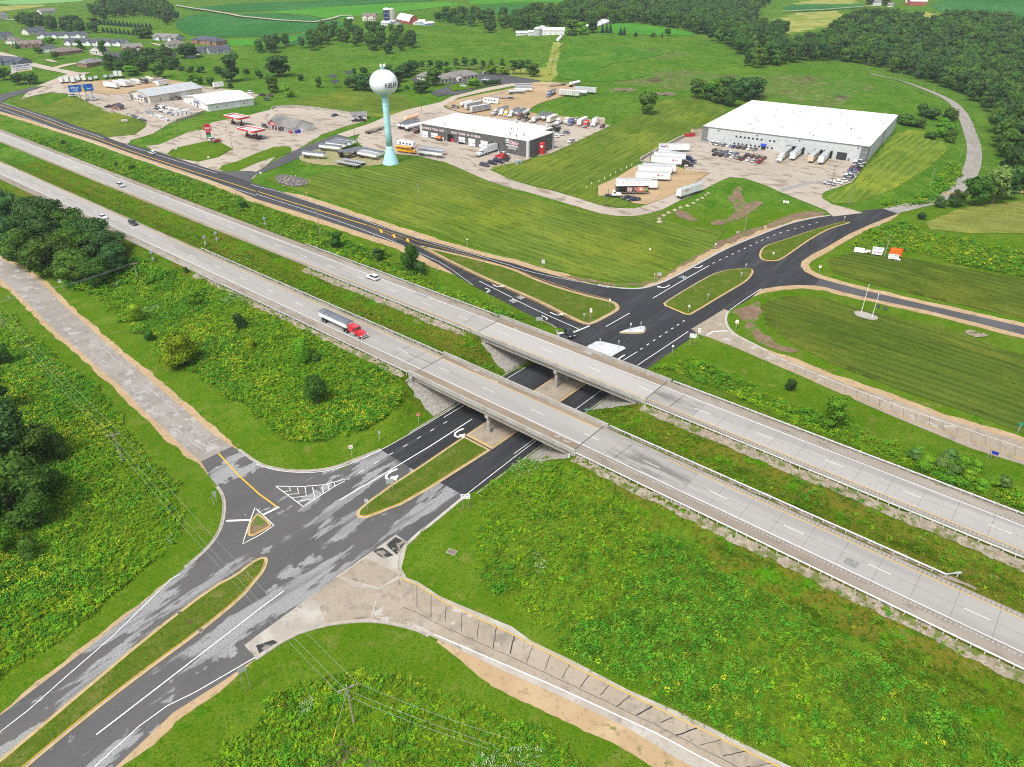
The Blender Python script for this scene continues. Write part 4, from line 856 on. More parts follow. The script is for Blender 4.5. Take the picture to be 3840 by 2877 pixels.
# chevron hatch
fl([(596,1051),(650,1052),(700,1048),(757,1034),(720,1053),(655,1095),(596,1051)],0.18, None,street_sw)
for P in ([(625,1054),(628,1061),(610,1063)],[(643,1054),(645,1067),(620,1069)],[(659,1053),(662,1072),(632,1076)],[(675,1053),(681,1078),(642,1084)],[(696,1050),(699,1068)],[(708,1047),(711,1059)],[(722,1044),(724,1052)]):fl(P,0.16, None,street_sw)
# under the bridges and north
W=np.array(soL([(-106.9,100),(-106.9,132)]));ribbon('edge_line',W,0.16,m_white,OM,parent=street_ne)
W=np.array(soL([(-84.1,100),(-84.0,152)]));ribbon('edge_line',W,0.16,m_white,OM,parent=street_ne)
fl(q(2,1,(1080,1500),(1520,1207)),0.2, None,street_ne);fl(q(2,1,(960,1455),(1080,1382)),0.22, None,street_ne)
dashes(q(2,1,(1107,1362),(1520,1090)),8,0.28,0.35,street_ne)
fl(q(2,1,(810,1165),(1016,1048)),0.24, None,street_ne)
fl(q(2,1,(1215,920),(1700,638)),0.24, None,street_ne)
dashes(q(2,1,(1730,620),(2209,395))+q(3,1,(120,350),(470,255)),17,0.26,0.36,street_ne)
fl(q(2,1,(1880,1022),(2148,838)),0.2, None,street_ne)
fl(q(2,1,(0,920),(250,1040),(585,1192)),0.24, None,street_ne);fl(q(1,1,(1925,772),(2209,912)),0.24, None,street_ne)
fl(q(2,1,(530,1214),(668,1158)),0.5, None,street_ne);fl(q(2,1,(405,1222),(445,1216)),0.5, None,street_ne)
fl(q(2,1,(0,645),(150,690),(350,735),(700,800),(840,830)),0.16, None,street_ne,1);fl(q(1,1,(1000,275),(1500,440),(1900,545),(2209,640)),0.16, None,street_ne,1)
fl(q(1,1,(0,20),(500,180),(900,320),(1280,470)),0.18, None,frontage);fl(q(1,1,(1400,525),(1580,605),(1700,680),(1870,805)),0.16, None,street_ne)
fl(q(1,1,(200,0),(500,100),(1000,270)),0.18, None,frontage);fl(q(1,1,(20,0),(500,150),(960,290)),0.42,m_yellow,frontage)
fl(q(0,0,(0,938),(500,1130),(1000,1310),(1600,1510),(2209,1690)),0.2, None,frontage);fl(q(0,0,(0,882),(400,1020),(900,1198)),0.2, None,frontage);fl(q(0,0,(0,908),(500,1085),(1000,1258),(1500,1430),(2209,1655)),0.42,m_yellow,frontage)
fl(q(0,0,(1090,1252),(1400,1352),(1870,1498)),0.2, None,frontage);fl(q(0,0,(2170,1595),(2209,1608))+q(1,0,(200,1657)),0.2, None,frontage)
# yellow edge lines round the splitter
fl(q(1,1,(970,295),(1150,370),(1390,465),(1700,630),(2000,770),(2209,860))+q(2,1,(250,970),(480,1090),(620,1145)),0.16,m_yellow,gi);fl(q(1,1,(970,290),(1400,430),(1900,568),(2209,660))+q(2,1,(250,755),(600,870),(850,930)),0.16,m_yellow,gi)
for (x,y,h) in ((1078,340,1.0),(1190,382,1.2),(1308,418,1.4)):
    P=q(1,1,(x-6,y-12),(x+8,y+16));fl(P,0.9,m_yellow,street_ne)
def arrow_mesh(kind):
    b=MB()
    def strip(L,w):
        V,F=ribbon_xy(np.array(L,float),w,0.3,z=0.0);b.add(V.tolist(),F,m_white)
    if kind=='turn':
        strip([(0,-1.4),(0,0.2),(-0.15,0.7),(-0.6,1.05),(-1.0,1.1)],0.28);b.add([(-1.0,1.65,0),(-1.0,0.55,0),(-1.9,1.1,0)],[(0,2,1)],m_white)
    else:   # hooked arrow for the roundabout-style left turn
        strip([(0.3,-1.6),(0.55,-0.6),(0.5,0.2),(0.1,0.7),(-0.5,0.75),(-0.8,0.3)],0.34);b.add([(-1.5,0.35,0),(-0.2,0.25,0),(-0.85,-0.75,0)],[(0,2,1)],m_white)
    return b.mesh('turn_arrow')
AM={'turn':arrow_mesh('turn'),'hook':arrow_mesh('hook')}
def arrow(kind,P,toward,sc=1.3,mir=False,root=None):
    a=lay([P,toward]);d=a[1]-a[0];o=link('turn_arrow',AM[kind],root);o.location=(a[0,0],a[0,1],gz(*a[0])+OM*2.2);o.rotation_euler=(0,0,math.atan2(d[1],d[0])-math.pi/2);o.scale=(-sc if mir else sc,sc,sc)
arrow('hook',(990,938),(975,948),1.5, False,street_sw);arrow('hook',(843,1028),(825,1040),1.6, False,street_sw)
arrow('turn',q(2,1,(365,1058))[0],q(2,1,(420,1085))[0],1.4, False,street_ne);arrow('turn',q(1,1,(2070,815))[0],q(1,1,(2120,840))[0],1.3, False,street_ne)
arrow('turn',q(1,1,(2005,843))[0],q(1,1,(2050,865))[0],1.2, True,street_ne);arrow('turn',q(2,1,(290,1085))[0],q(2,1,(340,1108))[0],1.2, True,street_ne)
arrow('turn',q(2,1,(1330,822))[0],q(2,1,(1270,855))[0],1.5, True,street_ne);arrow('turn',q(2,1,(1620,652))[0],q(2,1,(1560,685))[0],1.5, True,street_ne);arrow('turn',q(2,1,(935,1432))[0],q(2,1,(890,1460))[0],1.5, False,street_ne)
def road_word(s,P,top,w,root):
    """painted word read while driving toward 'top'"""
    a=lay([P,top]);d=a[1]-a[0]
    o=text('painted_word',s,root,m_white,w,2.4,(a[0,0],a[0,1],gz(*a[0])+OM*2.4),(0,0,math.atan2(d[1],d[0])-math.pi/2),0.003)
road_word('ONLY',q(2,1,(75,915))[0],q(2,1,(130,940))[0],2.2,street_ne);road_word('ONLY',q(2,1,(12,945))[0],q(2,1,(60,967))[0],2.2,street_ne);road_word('ONLY',q(2,1,(1475,738))[0],q(2,1,(1400,782))[0],2.2,street_ne)
# parking bays
for (a,b,n,root) in ((q(2,0,(1690,1290))[0],q(2,0,(2100,1350))[0],10,whse_lot),(q(2,0,(1720,1345))[0],q(2,0,(2190,1440))[0],11,whse_lot),(q(3,0,(120,1450))[0],q(3,0,(560,1400))[0],0,whse_lot)):
    W=lay([a,b]);d=(W[1]-W[0])/max(1,n);nn=np.array([-d[1],d[0]])/np.linalg.norm(d)
    for i in range(n+1):ribbon('bay_line',np.array([W[0]+d*i-nn*0.2,W[0]+d*i+nn*4.8]),0.12,m_yellow,OM+0.02,parent=root)
for i in range(9):
    a=lay([q(3,0,(195+i*0,1425))[0]])[0]
for k,(a,b) in enumerate((((118,1440),(150,1395)),((205,1455),(250,1395)),((245,1440),(330,1375)),((350,1450),(440,1400)),((435,1465),(545,1380)))):
    fribbon('bay_line',q(3,0,a,b),0.15,m_yellow,OM+0.02,parent=whse_lot)

# ------------------------------------------------------------------ vegetation
def leaf_mat(n,c,rnd=0.22,tr=0.22): return mat(n,c,rough=0.8,spec=0.05,rnd=rnd,transl=tr,layers=[((c[0]*0.55,c[1]*0.6,c[2]*0.6),0.35,0.45,0.68),((c[0]*1.55,c[1]*1.35,c[2]*1.1),0.6,0.56,0.74)])
m_leaf={'dark':leaf_mat('leaf_dark',(0.054,0.120,0.030)),'mid':leaf_mat('leaf_mid',(0.068,0.158,0.022)),'bright':leaf_mat('leaf_bright',(0.14,0.31,0.02)),'yellow':leaf_mat('leaf_yellow',(0.19,0.31,0.015)),'blue':leaf_mat('leaf_spruce',(0.040,0.095,0.050)),'pale':leaf_mat('leaf_pale',(0.12,0.22,0.05))}
m_bark=mat('bark',(0.10,0.08,0.06),rough=0.95,layers=[((0.17,0.15,0.12),3,0.45,0.65)])
def leaf_cloud(pts,nrm,size,rng,m,name,jit=0.55,cores=()):
    n=len(pts);nrm=nrm+rng.normal(0,jit,(n,3));nrm/=np.linalg.norm(nrm,axis=1)[:, None]
    a=np.cross(nrm,rng.normal(0,1,(n,3)));a/=np.linalg.norm(a,axis=1)[:, None];b=np.cross(nrm,a)
    s=size*rng.uniform(0.6,1.35,n)[:, None]
    V=np.empty((n*4,3));V[0::4]=pts-a*s;V[1::4]=pts-b*s*0.75+a*s*0.1;V[2::4]=pts+a*s;V[3::4]=pts+b*s*0.75
    I=np.arange(4*n)
    for c_,r_ in cores:      # leafy mass inside each bough
        k0=len(V);a_=np.arange(7)*2*math.pi/7;ring=[np.column_stack([np.cos(a_)*math.cos(t),np.sin(a_)*math.cos(t),np.full(7,math.sin(t))]) for t in (-1.2,-0.4,0.4,1.2)]
        V=np.vstack([V]+[c_+g*r_*rng.uniform(0.8,1.1,(7,1)) for g in ring]);I=np.concatenate([I]+[[k0+q_*7+j,k0+q_*7+(j+1)%7,k0+q_*7+7+(j+1)%7,k0+q_*7+7+j] for q_ in range(3) for j in range(7)])
    n=len(I)//4;me=bpy.data.meshes.new(name);me.vertices.add(len(V));me.vertices.foreach_set('co',V.ravel());me.loops.add(4*n);me.loops.foreach_set('vertex_index',I);me.polygons.add(n)
    me.polygons.foreach_set('loop_start',np.arange(0,4*n,4));me.polygons.foreach_set('loop_total',np.full(n,4));me.materials.append(m);me.update(); return me
def sph(rng,n):
    v=rng.normal(0,1,(n,3)); return v/np.linalg.norm(v,axis=1)[:, None]
def crown_points(kind,seed,n):
    """unit tree of height 10: crown points and normals"""
    r=np.random.default_rng(seed);P,Q=[],[];C=[]
    if kind in ('round','tall','bush'):
        nl={'round':19,'tall':16,'bush':13}[kind]
        for i in range(nl):
            if kind=='round':th,rad,z,lr=r.uniform(0,6.3),2.6*math.sqrt(r.random()),r.uniform(2.2,8.0),r.uniform(1.4,2.2)
            elif kind=='tall':th,rad,z,lr=r.uniform(0,6.3),1.3*math.sqrt(r.random()),r.uniform(1.6,8.6),r.uniform(1.1,1.75)
            else:th,rad,z,lr=r.uniform(0,6.3),3.0*math.sqrt(r.random()),r.uniform(1.8,6.6),r.uniform(1.5,2.6)
            if kind=='round':rad*=math.sqrt(max(0.2,1-((z-4.9)/4.0)**2))
            if kind=='bush':rad*=max(0.25,1-(z/9.0))
            C.append((np.array([rad*math.cos(th),rad*math.sin(th),z]),lr*0.74));k=n//nl;d=sph(r,k);d[:,2]=np.where(d[:,2]<-0.35,-d[:,2]*0.5,d[:,2]);d/=np.linalg.norm(d,axis=1)[:, None]
            rr=lr*r.uniform(0.62,1.08,k)[:, None]
            P.append(np.array([rad*math.cos(th),rad*math.sin(th),z])+d*rr*np.array([1,1,0.85]));Q.append(d)
    elif kind=='conifer':
        z=0.6+9.3*(1-np.sqrt(r.random(n)*0.97));th=r.uniform(0,6.3,n);w=(10-z)/9.4;tier=0.78+0.22*np.sin(z*6.5);rad=2.3*w*tier*r.uniform(0.72,1.05,n)
        P=[np.column_stack([rad*np.cos(th),rad*np.sin(th),z])];Q=[np.column_stack([np.cos(th),np.sin(th),np.full(n,0.55)])]
    elif kind=='pine':
        for i in range(15):
            th,z=r.uniform(0,6.3),r.uniform(2.4,8.9);rad=2.0*(1.15-z/10)*r.uniform(0.5,1.1);k=n//15;d=sph(r,k);d[:,2]=np.abs(d[:,2])*0.8
            P.append(np.array([rad*math.cos(th),rad*math.sin(th),z])+d*np.array([1.45,1.45,0.8])*r.uniform(0.5,1.05,k)[:, None]*(1.1-z/22));Q.append(d)
    P,Q=np.vstack(P),np.vstack(Q);f=(8.0 if kind=='bush' else 10.0)/max(P[:,2].max(),0.1);P[:,2]*=f;C=[(c*np.array([1,1,f]),r_) for c,r_ in C]
    if kind=='bush':P[:,2]=np.maximum(P[:,2],0.05)
    return P,Q,r,C
TREE={}
def tree_mesh(kind,colour,var,far):
    key=(kind,colour,var,far)
    if key not in TREE:
        n={False:5200, True:1700}[far]
        if kind in ('conifer','pine'):n=int(n*0.8)
        P,Q,r,C=crown_points(kind,hash((kind,var))%1+var*17+{'round':1,'tall':2,'bush':3,'conifer':4,'pine':5}[kind]*100,n)
        sz=(0.22 if not far else 0.42)*(0.8 if kind in ('conifer','pine') else 1)
        TREE[key]=leaf_cloud(P,Q,sz,r,m_leaf[colour],'crown',0.5,C)
    return TREE[key]
def trunk_mesh(kind):
    key=('trunk',kind)
    if key not in TREE:
        b=MB()
        if kind=='bush':
            for a in range(5):b.cyl((0.15*math.cos(a*1.26),0.15*math.sin(a*1.26),-0.3),(1.4*math.cos(a*1.26),1.4*math.sin(a*1.26),4.6),0.1,0.03,m_bark,5)
        elif kind in ('conifer','pine'):
            b.cyl((0,0,-0.4),(0,0,9.4),0.2,0.03,m_bark,6)
        else:
            b.cyl((0,0,-0.4),(0,0,4.2),0.30,0.2,m_bark,7)
            for a in range(5):
                t=a*1.26+0.4;b.cyl((0,0,2.6+0.3*a),(1.9*math.cos(t),1.9*math.sin(t),6.2+0.3*a),0.14,0.04,m_bark,5)
            b.cyl((0,0,4.2),(0.2,-0.1,8.6),0.19,0.04,m_bark,5)
        TREE[key]=b.mesh('trunk')
    return TREE[key]
NAMES={'round':'broadleaf_tree','tall':'broadleaf_tree','bush':'shrub','conifer':'spruce_tree','pine':'pine_tree'}
NATW={'round':7.6,'tall':5.2,'bush':8.4,'conifer':4.5,'pine':5.6}
TCOUNT=[0]
def place_tree(x,y,h,w,kind,colour,label,group=None,tilt=0.0):
    far=math.hypot(x,y)>330
    v=TCOUNT[0]%(4 if not far else 5);TCOUNT[0]+=1
    root=thing(NAMES[kind],label,'shrub' if kind=='bush' else 'tree',loc=(x,y,gz(x,y)),rz=random.uniform(0,6.28),group=group)
    sz=h/(10.0 if kind!='bush' else 8.0);sw=w/NATW[kind];root.scale=(sw,sw,sz)
    link('crown',tree_mesh(kind,colour,v,far),root)
    if not (far and kind in ('bush',)):link('trunk',trunk_mesh(kind),root)
    return root
def size_at(px,by,ty,wpx):
    p=at(px,by);d=rays([(px,ty)])[0];hd=math.hypot(p.x,p.y);z=CAMZ+d[2]/math.hypot(d[0],d[1])*hd
    slant=math.sqrt(hd*hd+(CAMZ-p.z)**2);dep=math.atan2(CAMZ-p.z,hd)
    w=wpx*slant/FP/math.sqrt(1+((px-CX)/FP)**2)*1.02
    h=max(0.6,z-p.z-0.15*w*math.tan(dep)) if True else 0
    return p,h,w
def tr(px,by,ty,wpx,kind,colour,label,group=None):
    p,h,w=size_at(px,by,ty,wpx); return place_tree(p.x,p.y,max(h,0.45*w if kind!='conifer' else h),w,kind,colour,label,group)
G_CL='trees in the clump between the county road and the highway'
TREES=[
 (298,697,650,46,'bush','yellow','low yellow-green shrub alone on the weedy slope below the power pole'),
 (400,790,707,86,'bush','yellow','largest rounded yellow-green shrub on the weedy slope beside the cracked road'),
 (522,712,672,28,'tall','dark','small dark narrow tree near the guardrail on the weedy slope'),
 (686,872,806,66,'bush','mid','rounded dark green shrub on the weeds above the underpass street'),
 (325,737,712,28,'bush','mid','small dark shrub just left of the largest yellow-green shrub'),
 (423,657,622,48,'bush','bright','light green shrub on the weeds just below the guardrail'),
 (653,782,727,54,'bush','bright','light green shrub below the guardrail under the red semi truck'),
 (685,780,762,26,'bush','mid','small low shrub beside the light green shrub under the red semi truck'),
 (542,752,728,34,'bush','yellow','faint yellow-green shrub low among the weeds'),
 (1799,922,848,54,'tall','bright','tall leafy green tree alone between the highway and the right-hand ramp'),
 (1706,844,815,28,'bush','dark','small dark bush beside the right-hand ramp'),
 (726,535,498,29,'tall','mid','small tree on the strip between the highway and the dark frontage road'),
 (816,562,535,24,'tall','dark','smaller dark tree of the pair on the roadside strip'),
 (829,557,532,19,'tall','bright','yellow-green sapling touching the smaller dark tree on the roadside strip'),
 (889,587,523,42,'round','mid','tallest tree on the strip between the highway and the dark frontage road'),
 (909,592,565,26,'round','dark','short tree crowding the tallest tree on the roadside strip'),
 (526,451,432,24,'bush','dark','dark round bush beside the highway shoulder'),
 (138,314,301,11,'bush','dark','tiny dark bush on the far left grass strip'),
 (252,361,349,9,'bush','dark','tiny round bush on the grass strip by the frontage road'),
 (287,364,354,18,'bush','dark','low wide bush on the grass strip by the frontage road'),
 (402,590,575,16,'bush','mid','small bush at the edge of the weeds near the guardrail start'),
 (1397,246,196,42,'round','mid','lone round tree in the field between the truck lot and the warehouse'),
 (1501,213,170,30,'tall','mid','leftmost tree of the grove behind the white warehouse'),
 (1531,216,180,36,'round','mid',None,'grove'),(1556,224,188,40,'round','mid',None,'grove'),(1581,230,185,40,'round','dark',None,'grove'),(1606,217,165,46,'round','dark',None,'grove'),(1631,213,165,50,'round','dark',None,'grove'),(1569,202,166,40,'round','mid',None,'grove'),(1540,200,172,30,'round','bright',None,'grove'),
 (1992,251,222,36,'bush','dark',None,'eastgrove'),(2014,258,232,40,'bush','dark',None,'eastgrove'),(2047,265,231,36,'bush','mid',None,'eastgrove'),(1959,270,250,46,'bush','mid',None,'eastgrove'),(1984,275,253,36,'bush','mid',None,'eastgrove'),(2039,276,253,42,'bush','bright',None,'eastgrove'),(2032,298,273,30,'bush','bright',None,'eastgrove'),(2052,308,276,30,'bush','mid',None,'eastgrove'),(1940,262,246,30,'bush','mid',None,'eastgrove'),(2010,300,285,30,'bush','mid',None,'eastgrove'),
 (2064,447,408,34,'round','dark','dark tree at the left end of the roadside clump on the right'),(2102,443,376,58,'round','mid','middle tree of the roadside clump on the right'),(2142,440,354,70,'round','pale','pale silvery willow in the roadside clump on the right'),(2163,430,360,56,'round','dark','dark tree behind the pale silvery willow'),(2028,448,421,26,'bush','dark','low dark bush in front of the roadside clump on the right'),
 (1990,474,456,26,'bush','dark','dark bush on the weedy bank across from the winding lane'),
 (343,168,133,36,'round','mid','rounded green tree behind the parked motorhomes'),(283,163,140,36,'round','bright','light green rounded tree behind the standing truck boxes'),
 (603,165,119,52,'round','dark','big dark tree standing alone on the meadow left of the water tower'),(591,200,160,28,'tall','mid','tall tree just below the big dark tree left of the water tower'),(622,210,183,30,'bush','bright','bright round bush below the tall tree left of the water tower'),(690,190,165,14,'tall','mid','slim small tree on the lawn left of the water tower'),
 (911,200,173,36,'round','dark','dark round tree on the lawn right of the water tower ball'),(936,185,148,38,'round','mid','tree in front of the long low office building'),(879,193,184,10,'bush','dark','tiny round bush on the lawn by the dark round tree'),(1024,187,168,36,'bush','bright','spreading bright bush beside the office parking lot'),
 (123,128,110,18,'round','mid','small round tree on the corner lawn in the housing estate'),(224,120,86,17,'tall','mid','slender tree in front of the long dark-roofed row houses'),(175,108,84,16,'tall','mid','slender tree left of the long dark-roofed row houses'),(108,95,79,22,'round','bright','round tree between the brown roofs in the housing estate'),(84,116,101,17,'round','mid','small tree in front of the white house with the dark hip roof'),(38,105,90,12,'conifer','mid','small pointed tree by the parked red car in the estate'),
 (411,125,93,50,'round','dark','wide dark tree behind the grey-roofed houses'),(354,110,95,10,'tall','dark','narrow tree among the grey roofs'),(313,82,60,42,'round','mid','round tree at the end of the small spruce rows'),
 (12,173,145,28,'round','mid','tree left of the white sign board on posts'),(44,182,158,30,'round','dark','dark tree below the white sign board'),(68,182,156,32,'round','mid','round tree below the right end of the white sign board'),
 (501,176,115,38,'tall','dark','tall dark tree standing in the meadow behind the shops'),(498,190,173,13,'conifer','dark','small pointed tree below the tall dark meadow tree'),(416,178,158,22,'round','bright','bright tree behind the long grey-roofed shop'),(434,182,166,14,'tall','mid','small tree behind the long grey-roofed shop'),(453,183,167,20,'tall','mid','rightmost small tree behind the long grey-roofed shop'),
 (370,150,133,23,'bush','dark','dark bush on the meadow edge, first of four'),(393,153,143,16,'bush','dark','small dark bush on the meadow edge, second of four'),(413,156,142,20,'bush','dark','dark bush on the meadow edge, third of four'),(436,157,142,21,'bush','dark','dark bush on the meadow edge, fourth of four'),(533,160,147,16,'bush','dark','dark bush on the meadow beside the tall tree'),(472,158,142,26,'bush','dark','dark bush just left of the tall dark meadow tree'),
 (1411,80,70,12,'bush','dark','small round bush on the far hilltop'),(1430,81,69,6,'conifer','dark','thin dark tree on the far hilltop'),(1441,78,61,13,'round','mid','small round tree on the far hilltop'),(1236,68,41,30,'round','mid','large round tree behind the grey barn on the hill'),(1257,75,47,24,'round','bright','lighter round tree right of the grey barn on the hill'),(1279,71,40,24,'round','dark','dark tree beside the hilltop spruces'),(1373,79,67,9,'conifer','blue','single small spruce standing apart on the hilltop'),
 (560,170,150,18,'bush','mid','low thicket on the meadow left of the big dark tree'),(650,175,160,14,'bush','dark','lowest bush in the thicket right of the big dark tree'),
 (205,54,36,22,'round','mid',None,'estatewood'),
]
GL={'grove':('broadleaf tree in the dense grove touching the back corner of the warehouse','grove behind the warehouse'),'eastgrove':('broadleaf tree in the thicket between the warehouse and the winding lane','thicket east of the warehouse'),
      'estatewood':('dark leafy tree in the wood behind the housing estate','wood behind the housing estate')}
for t in TREES:
    if len(t)==8:tr(*t[:6],GL[t[7]][0],GL[t[7]][1])
    else:tr(*t)
for i,(x,by,ty,w,c) in enumerate([(18,500,400,92,'dark'),(62,545,447,100,'dark'),(108,540,420,112,'dark'),(160,535,440,92,'mid'),(205,548,466,92,'dark'),(240,562,490,84,'dark'),(120,595,500,100,'mid'),(170,612,530,82,'mid'),(212,615,548,72,'mid'),(60,575,482,82,'mid'),(146,578,500,60,'bright'),(255,592,520,62,'dark'),(-20,480,390,90,'dark'),(185,560,480,80,'mid'),(90,500,415,80,'dark'),(30,540,470,70,'mid')]):
    tr(x,by,ty,w,'round',c,'leafy tree in the dark clump between the county road and the highway' if c!='bright' else 'bright yellow-green tree inside the dark clump beside the highway',G_CL if c!='bright' else None)
for (x,by,ty,w,k,c) in [(5,1015,840,150,'round','dark'),(72,1005,890,112,'round','mid'),(38,1125,965,150,'round','mid'),(92,1130,1035,90,'bush','mid'),(-10,900,770,95,'pine','dark'),(128,985,925,62,'bush','mid'),(15,1195,1110,70,'bush','bright'),(70,1200,1150,56,'bush','mid'),(112,1060,990,66,'bush','mid'),(35,965,860,80,'pine','blue'),(-40,1100,930,150,'round','dark'),(10,790,735,60,'bush','mid')]:
    tr(x,by,ty,w,k,c,'tree or shrub in the dark wood at the left edge beside the yellow-flowered weeds','wood at the left edge')
for (x,y) in [(1975,985),(2002,998),(2032,1003),(2060,1018),(2090,1028),(2108,1008),(2140,1040),(2165,1042),(2050,985),(2120,1050),(1990,1010),(2080,1000)]:
    tr(x,y+8,y-20,40,'bush','pale' if random.random()<0.3 else 'bright','pale green willow shrub in the row below the right-hand ramp','willow shrubs below the right-hand ramp')
for i in range(8):tr(224+i*9.2,70+i*0.9,57+i*0.9,8,'conifer','blue','small spruce in the front row of the planted windbreak','planted spruce windbreak, front row')
for i in range(14):tr(218+i*8.3,53+i*0.75,40+i*0.75,9,'conifer','blue','small spruce in the back row of the planted windbreak','planted spruce windbreak, back row')
for x in (1301,1310,1318):tr(x,72,50,10,'conifer','blue','tall spruce in the trio on the far hilltop','trio of hilltop spruces')
for x in (1340,1348):tr(x,76,58,10,'conifer','blue','spruce in the pair on the far hilltop','pair of hilltop spruces')
for x in (1228,1233,1239,1244):tr(x,77,66,7,'conifer','blue','small spruce beside the grey barn on the hill','small spruces by the hill barn')
for (x,y,dy,w,k,c) in [(913,151,20,16,'pine','dark'),(930,152,22,20,'pine','dark'),(948,150,20,22,'round','dark'),(965,146,14,15,'pine','dark'),(985,149,24,20,'pine','dark'),(1005,151,28,22,'pine','dark'),(1024,151,26,20,'pine','dark'),(1043,158,28,18,'pine','dark'),(1062,149,22,15,'pine','dark'),(1085,151,24,16,'pine','dark'),(1110,160,30,26,'pine','dark'),(1125,161,32,26,'pine','dark'),(1140,162,34,24,'pine','dark'),(1152,166,30,26,'round','mid')]:
    tr(x,y,y-dy,w,k,c,'dark tree in the row behind the office parking lot','tree row behind the office parking lot')
tr(1062,161,140,24,'round','bright','left of two bright trees behind the office parking lot');tr(1086,161,142,26,'round','bright','right of two bright trees behind the office parking lot')
tr(968,156,146,24,'round','bright','bright tree behind the roof of the long low office')
for (x,y,dy,w) in [(757,190,26,24),(772,195,32,32),(792,196,40,40),(812,198,38,40),(830,190,34,36),(846,198,34,36),(858,178,30,36),(872,168,28,34),(886,162,30,36),(893,156,26,26),(822,176,20,20),(765,160,14,12),(785,157,13,18),(840,165,24,30)]:
    tr(x,y,y-dy,w,'round' if w>20 else 'bush','dark','dark tree in the dense belt behind the water tower','tree belt behind the water tower')
# hedge by the office lot
for x in (1046,1054,1062,1070,1078):tr(x,185-(x-1046)*0.12,174-(x-1046)*0.12,12,'bush','dark','clipped bush in the hedge beside the office parking lot','hedge by the office parking lot')

# woods: the nearest trees singly, the rest of each wood as one mass
def fill(poly,spacing,rng):
    W=lay(poly);lo,hi=W.min(0),W.max(0)
    xs=np.arange(lo[0],hi[0],spacing);ys=np.arange(lo[1],hi[1],spacing*0.9)
    X,Y=np.meshgrid(xs,ys);X=X+rng.uniform(-0.42,0.42,X.shape)*spacing;Y=Y+rng.uniform(-0.42,0.42,Y.shape)*spacing
    X,Y=X.ravel(),Y.ravel();k=pip(X,Y,W); return np.column_stack([X[k],Y[k]])
def gn_scatter(name,pts,scl,rotz,idx,meshes,kind='stuff',label=None,cat=None):
    me=bpy.data.meshes.new(name);me.vertices.add(len(pts));me.vertices.foreach_set('co',np.asarray(pts,float).ravel())
    a=me.attributes.new('scl','FLOAT_VECTOR','POINT');a.data.foreach_set('vector',np.asarray(scl,float).ravel())
    r=np.zeros((len(pts),3));r[:,2]=rotz;a=me.attributes.new('rot','FLOAT_VECTOR','POINT');a.data.foreach_set('vector',r.ravel())
    a=me.attributes.new('idx','INT','POINT');a.data.foreach_set('value',np.asarray(idx,np.int32))
    col=bpy.data.collections.new(name+'_kinds')
    for i,m in enumerate(meshes):
        o=bpy.data.objects.new('%s_kind_%02d'%(name,i),m);col.objects.link(o)
    ob=link(name,me,kind=kind,label=label,cat=cat)
    ng=bpy.data.node_groups.new(name,'GeometryNodeTree');ng.interface.new_socket('Geometry',in_out='INPUT',socket_type='NodeSocketGeometry');ng.interface.new_socket('Geometry',in_out='OUTPUT',socket_type='NodeSocketGeometry')
    N,L=ng.nodes,ng.links;gi_=N.new('NodeGroupInput');go=N.new('NodeGroupOutput');ip=N.new('GeometryNodeInstanceOnPoints');ci=N.new('GeometryNodeCollectionInfo')
    ci.inputs['Collection'].default_value=col;ci.inputs['Separate Children'].default_value= True;ci.inputs['Reset Children'].default_value= True
    def na(n,t):x=N.new('GeometryNodeInputNamedAttribute');x.data_type=t;x.inputs['Name'].default_value=n; return x.outputs['Attribute']
    L.new(gi_.outputs[0],ip.inputs['Points']);L.new(ci.outputs[0],ip.inputs['Instance']);ip.inputs['Pick Instance'].default_value= True
    L.new(na('idx','INT'),ip.inputs['Instance Index']);L.new(na('rot','FLOAT_VECTOR'),ip.inputs['Rotation']);L.new(na('scl','FLOAT_VECTOR'),ip.inputs['Scale'])
    L.new(ip.outputs[0],go.inputs[0]);md=ob.modifiers.new('scatter','NODES');md.node_group=ng
    return ob
WOODS=[
 ('east_wood',[(1600,142),(1650,130),(1700,118),(1760,98),(1800,72),(1850,46),(1920,42),(1990,62),(2060,48),(2130,54),(2240,62),(2420,90),(2420,445),(2230,436),(2190,424),(2165,395),(2162,340),(2150,300),(2133,250),(2095,214),(2050,193),(2000,175),(1940,160),(1880,143),(1800,130),(1700,138),(1640,150)],9.5,60,'leafy tree at the near edge of the big wood beside the winding lane','edge of the wood beside the winding lane'),
 ('hill_wood',[(1095,58),(1130,42),(1200,30),(1240,8),(1400,-2),(1500,2),(1640,-5),(1660,10),(1625,40),(1640,62),(1700,74),(1690,94),(1640,116),(1600,122),(1560,98),(1500,73),(1440,60),(1350,50),(1300,54),(1220,58),(1180,62),(1120,72)],11.5,30,'leafy tree at the near edge of the wood beyond the hilltop barn','edge of the wood beyond the hilltop barn'),
]
wrng=np.random.default_rng(11)
def wood(nm,poly,sp,nth,label,group):
    P=fill(poly,sp,wrng);P=P[np.argsort(np.hypot(P[:,0],P[:,1]))]
    for i,(x,y) in enumerate(P[:nth]):
        h=wrng.uniform(10,16);place_tree(x,y,h,h*wrng.uniform(0.62,0.85),'round' if wrng.random()<0.9 else 'tall',random.choice(['dark','mid','mid','dark','pale' if wrng.random()<0.2 else 'mid']),label,group)
    Q=P[nth:]
    if len(Q):
        ms=[tree_mesh('round',c,v, True) for c in ('dark','mid') for v in range(4)]+[tree_mesh('tall','mid',0, True),tree_mesh('pine','dark',0, True)]
        h=wrng.uniform(10.5,17,len(Q));w=h*wrng.uniform(0.62,0.9,len(Q))/7.6
        gn_scatter(nm,np.column_stack([Q,H(Q[:,0],Q[:,1])]),np.column_stack([w,w,h/10]),wrng.uniform(0,6.28,len(Q)),wrng.integers(0,len(ms),len(Q)),ms,label='dense leafy wood covering the hills',cat='wood')
for w_ in WOODS:wood(*w_)
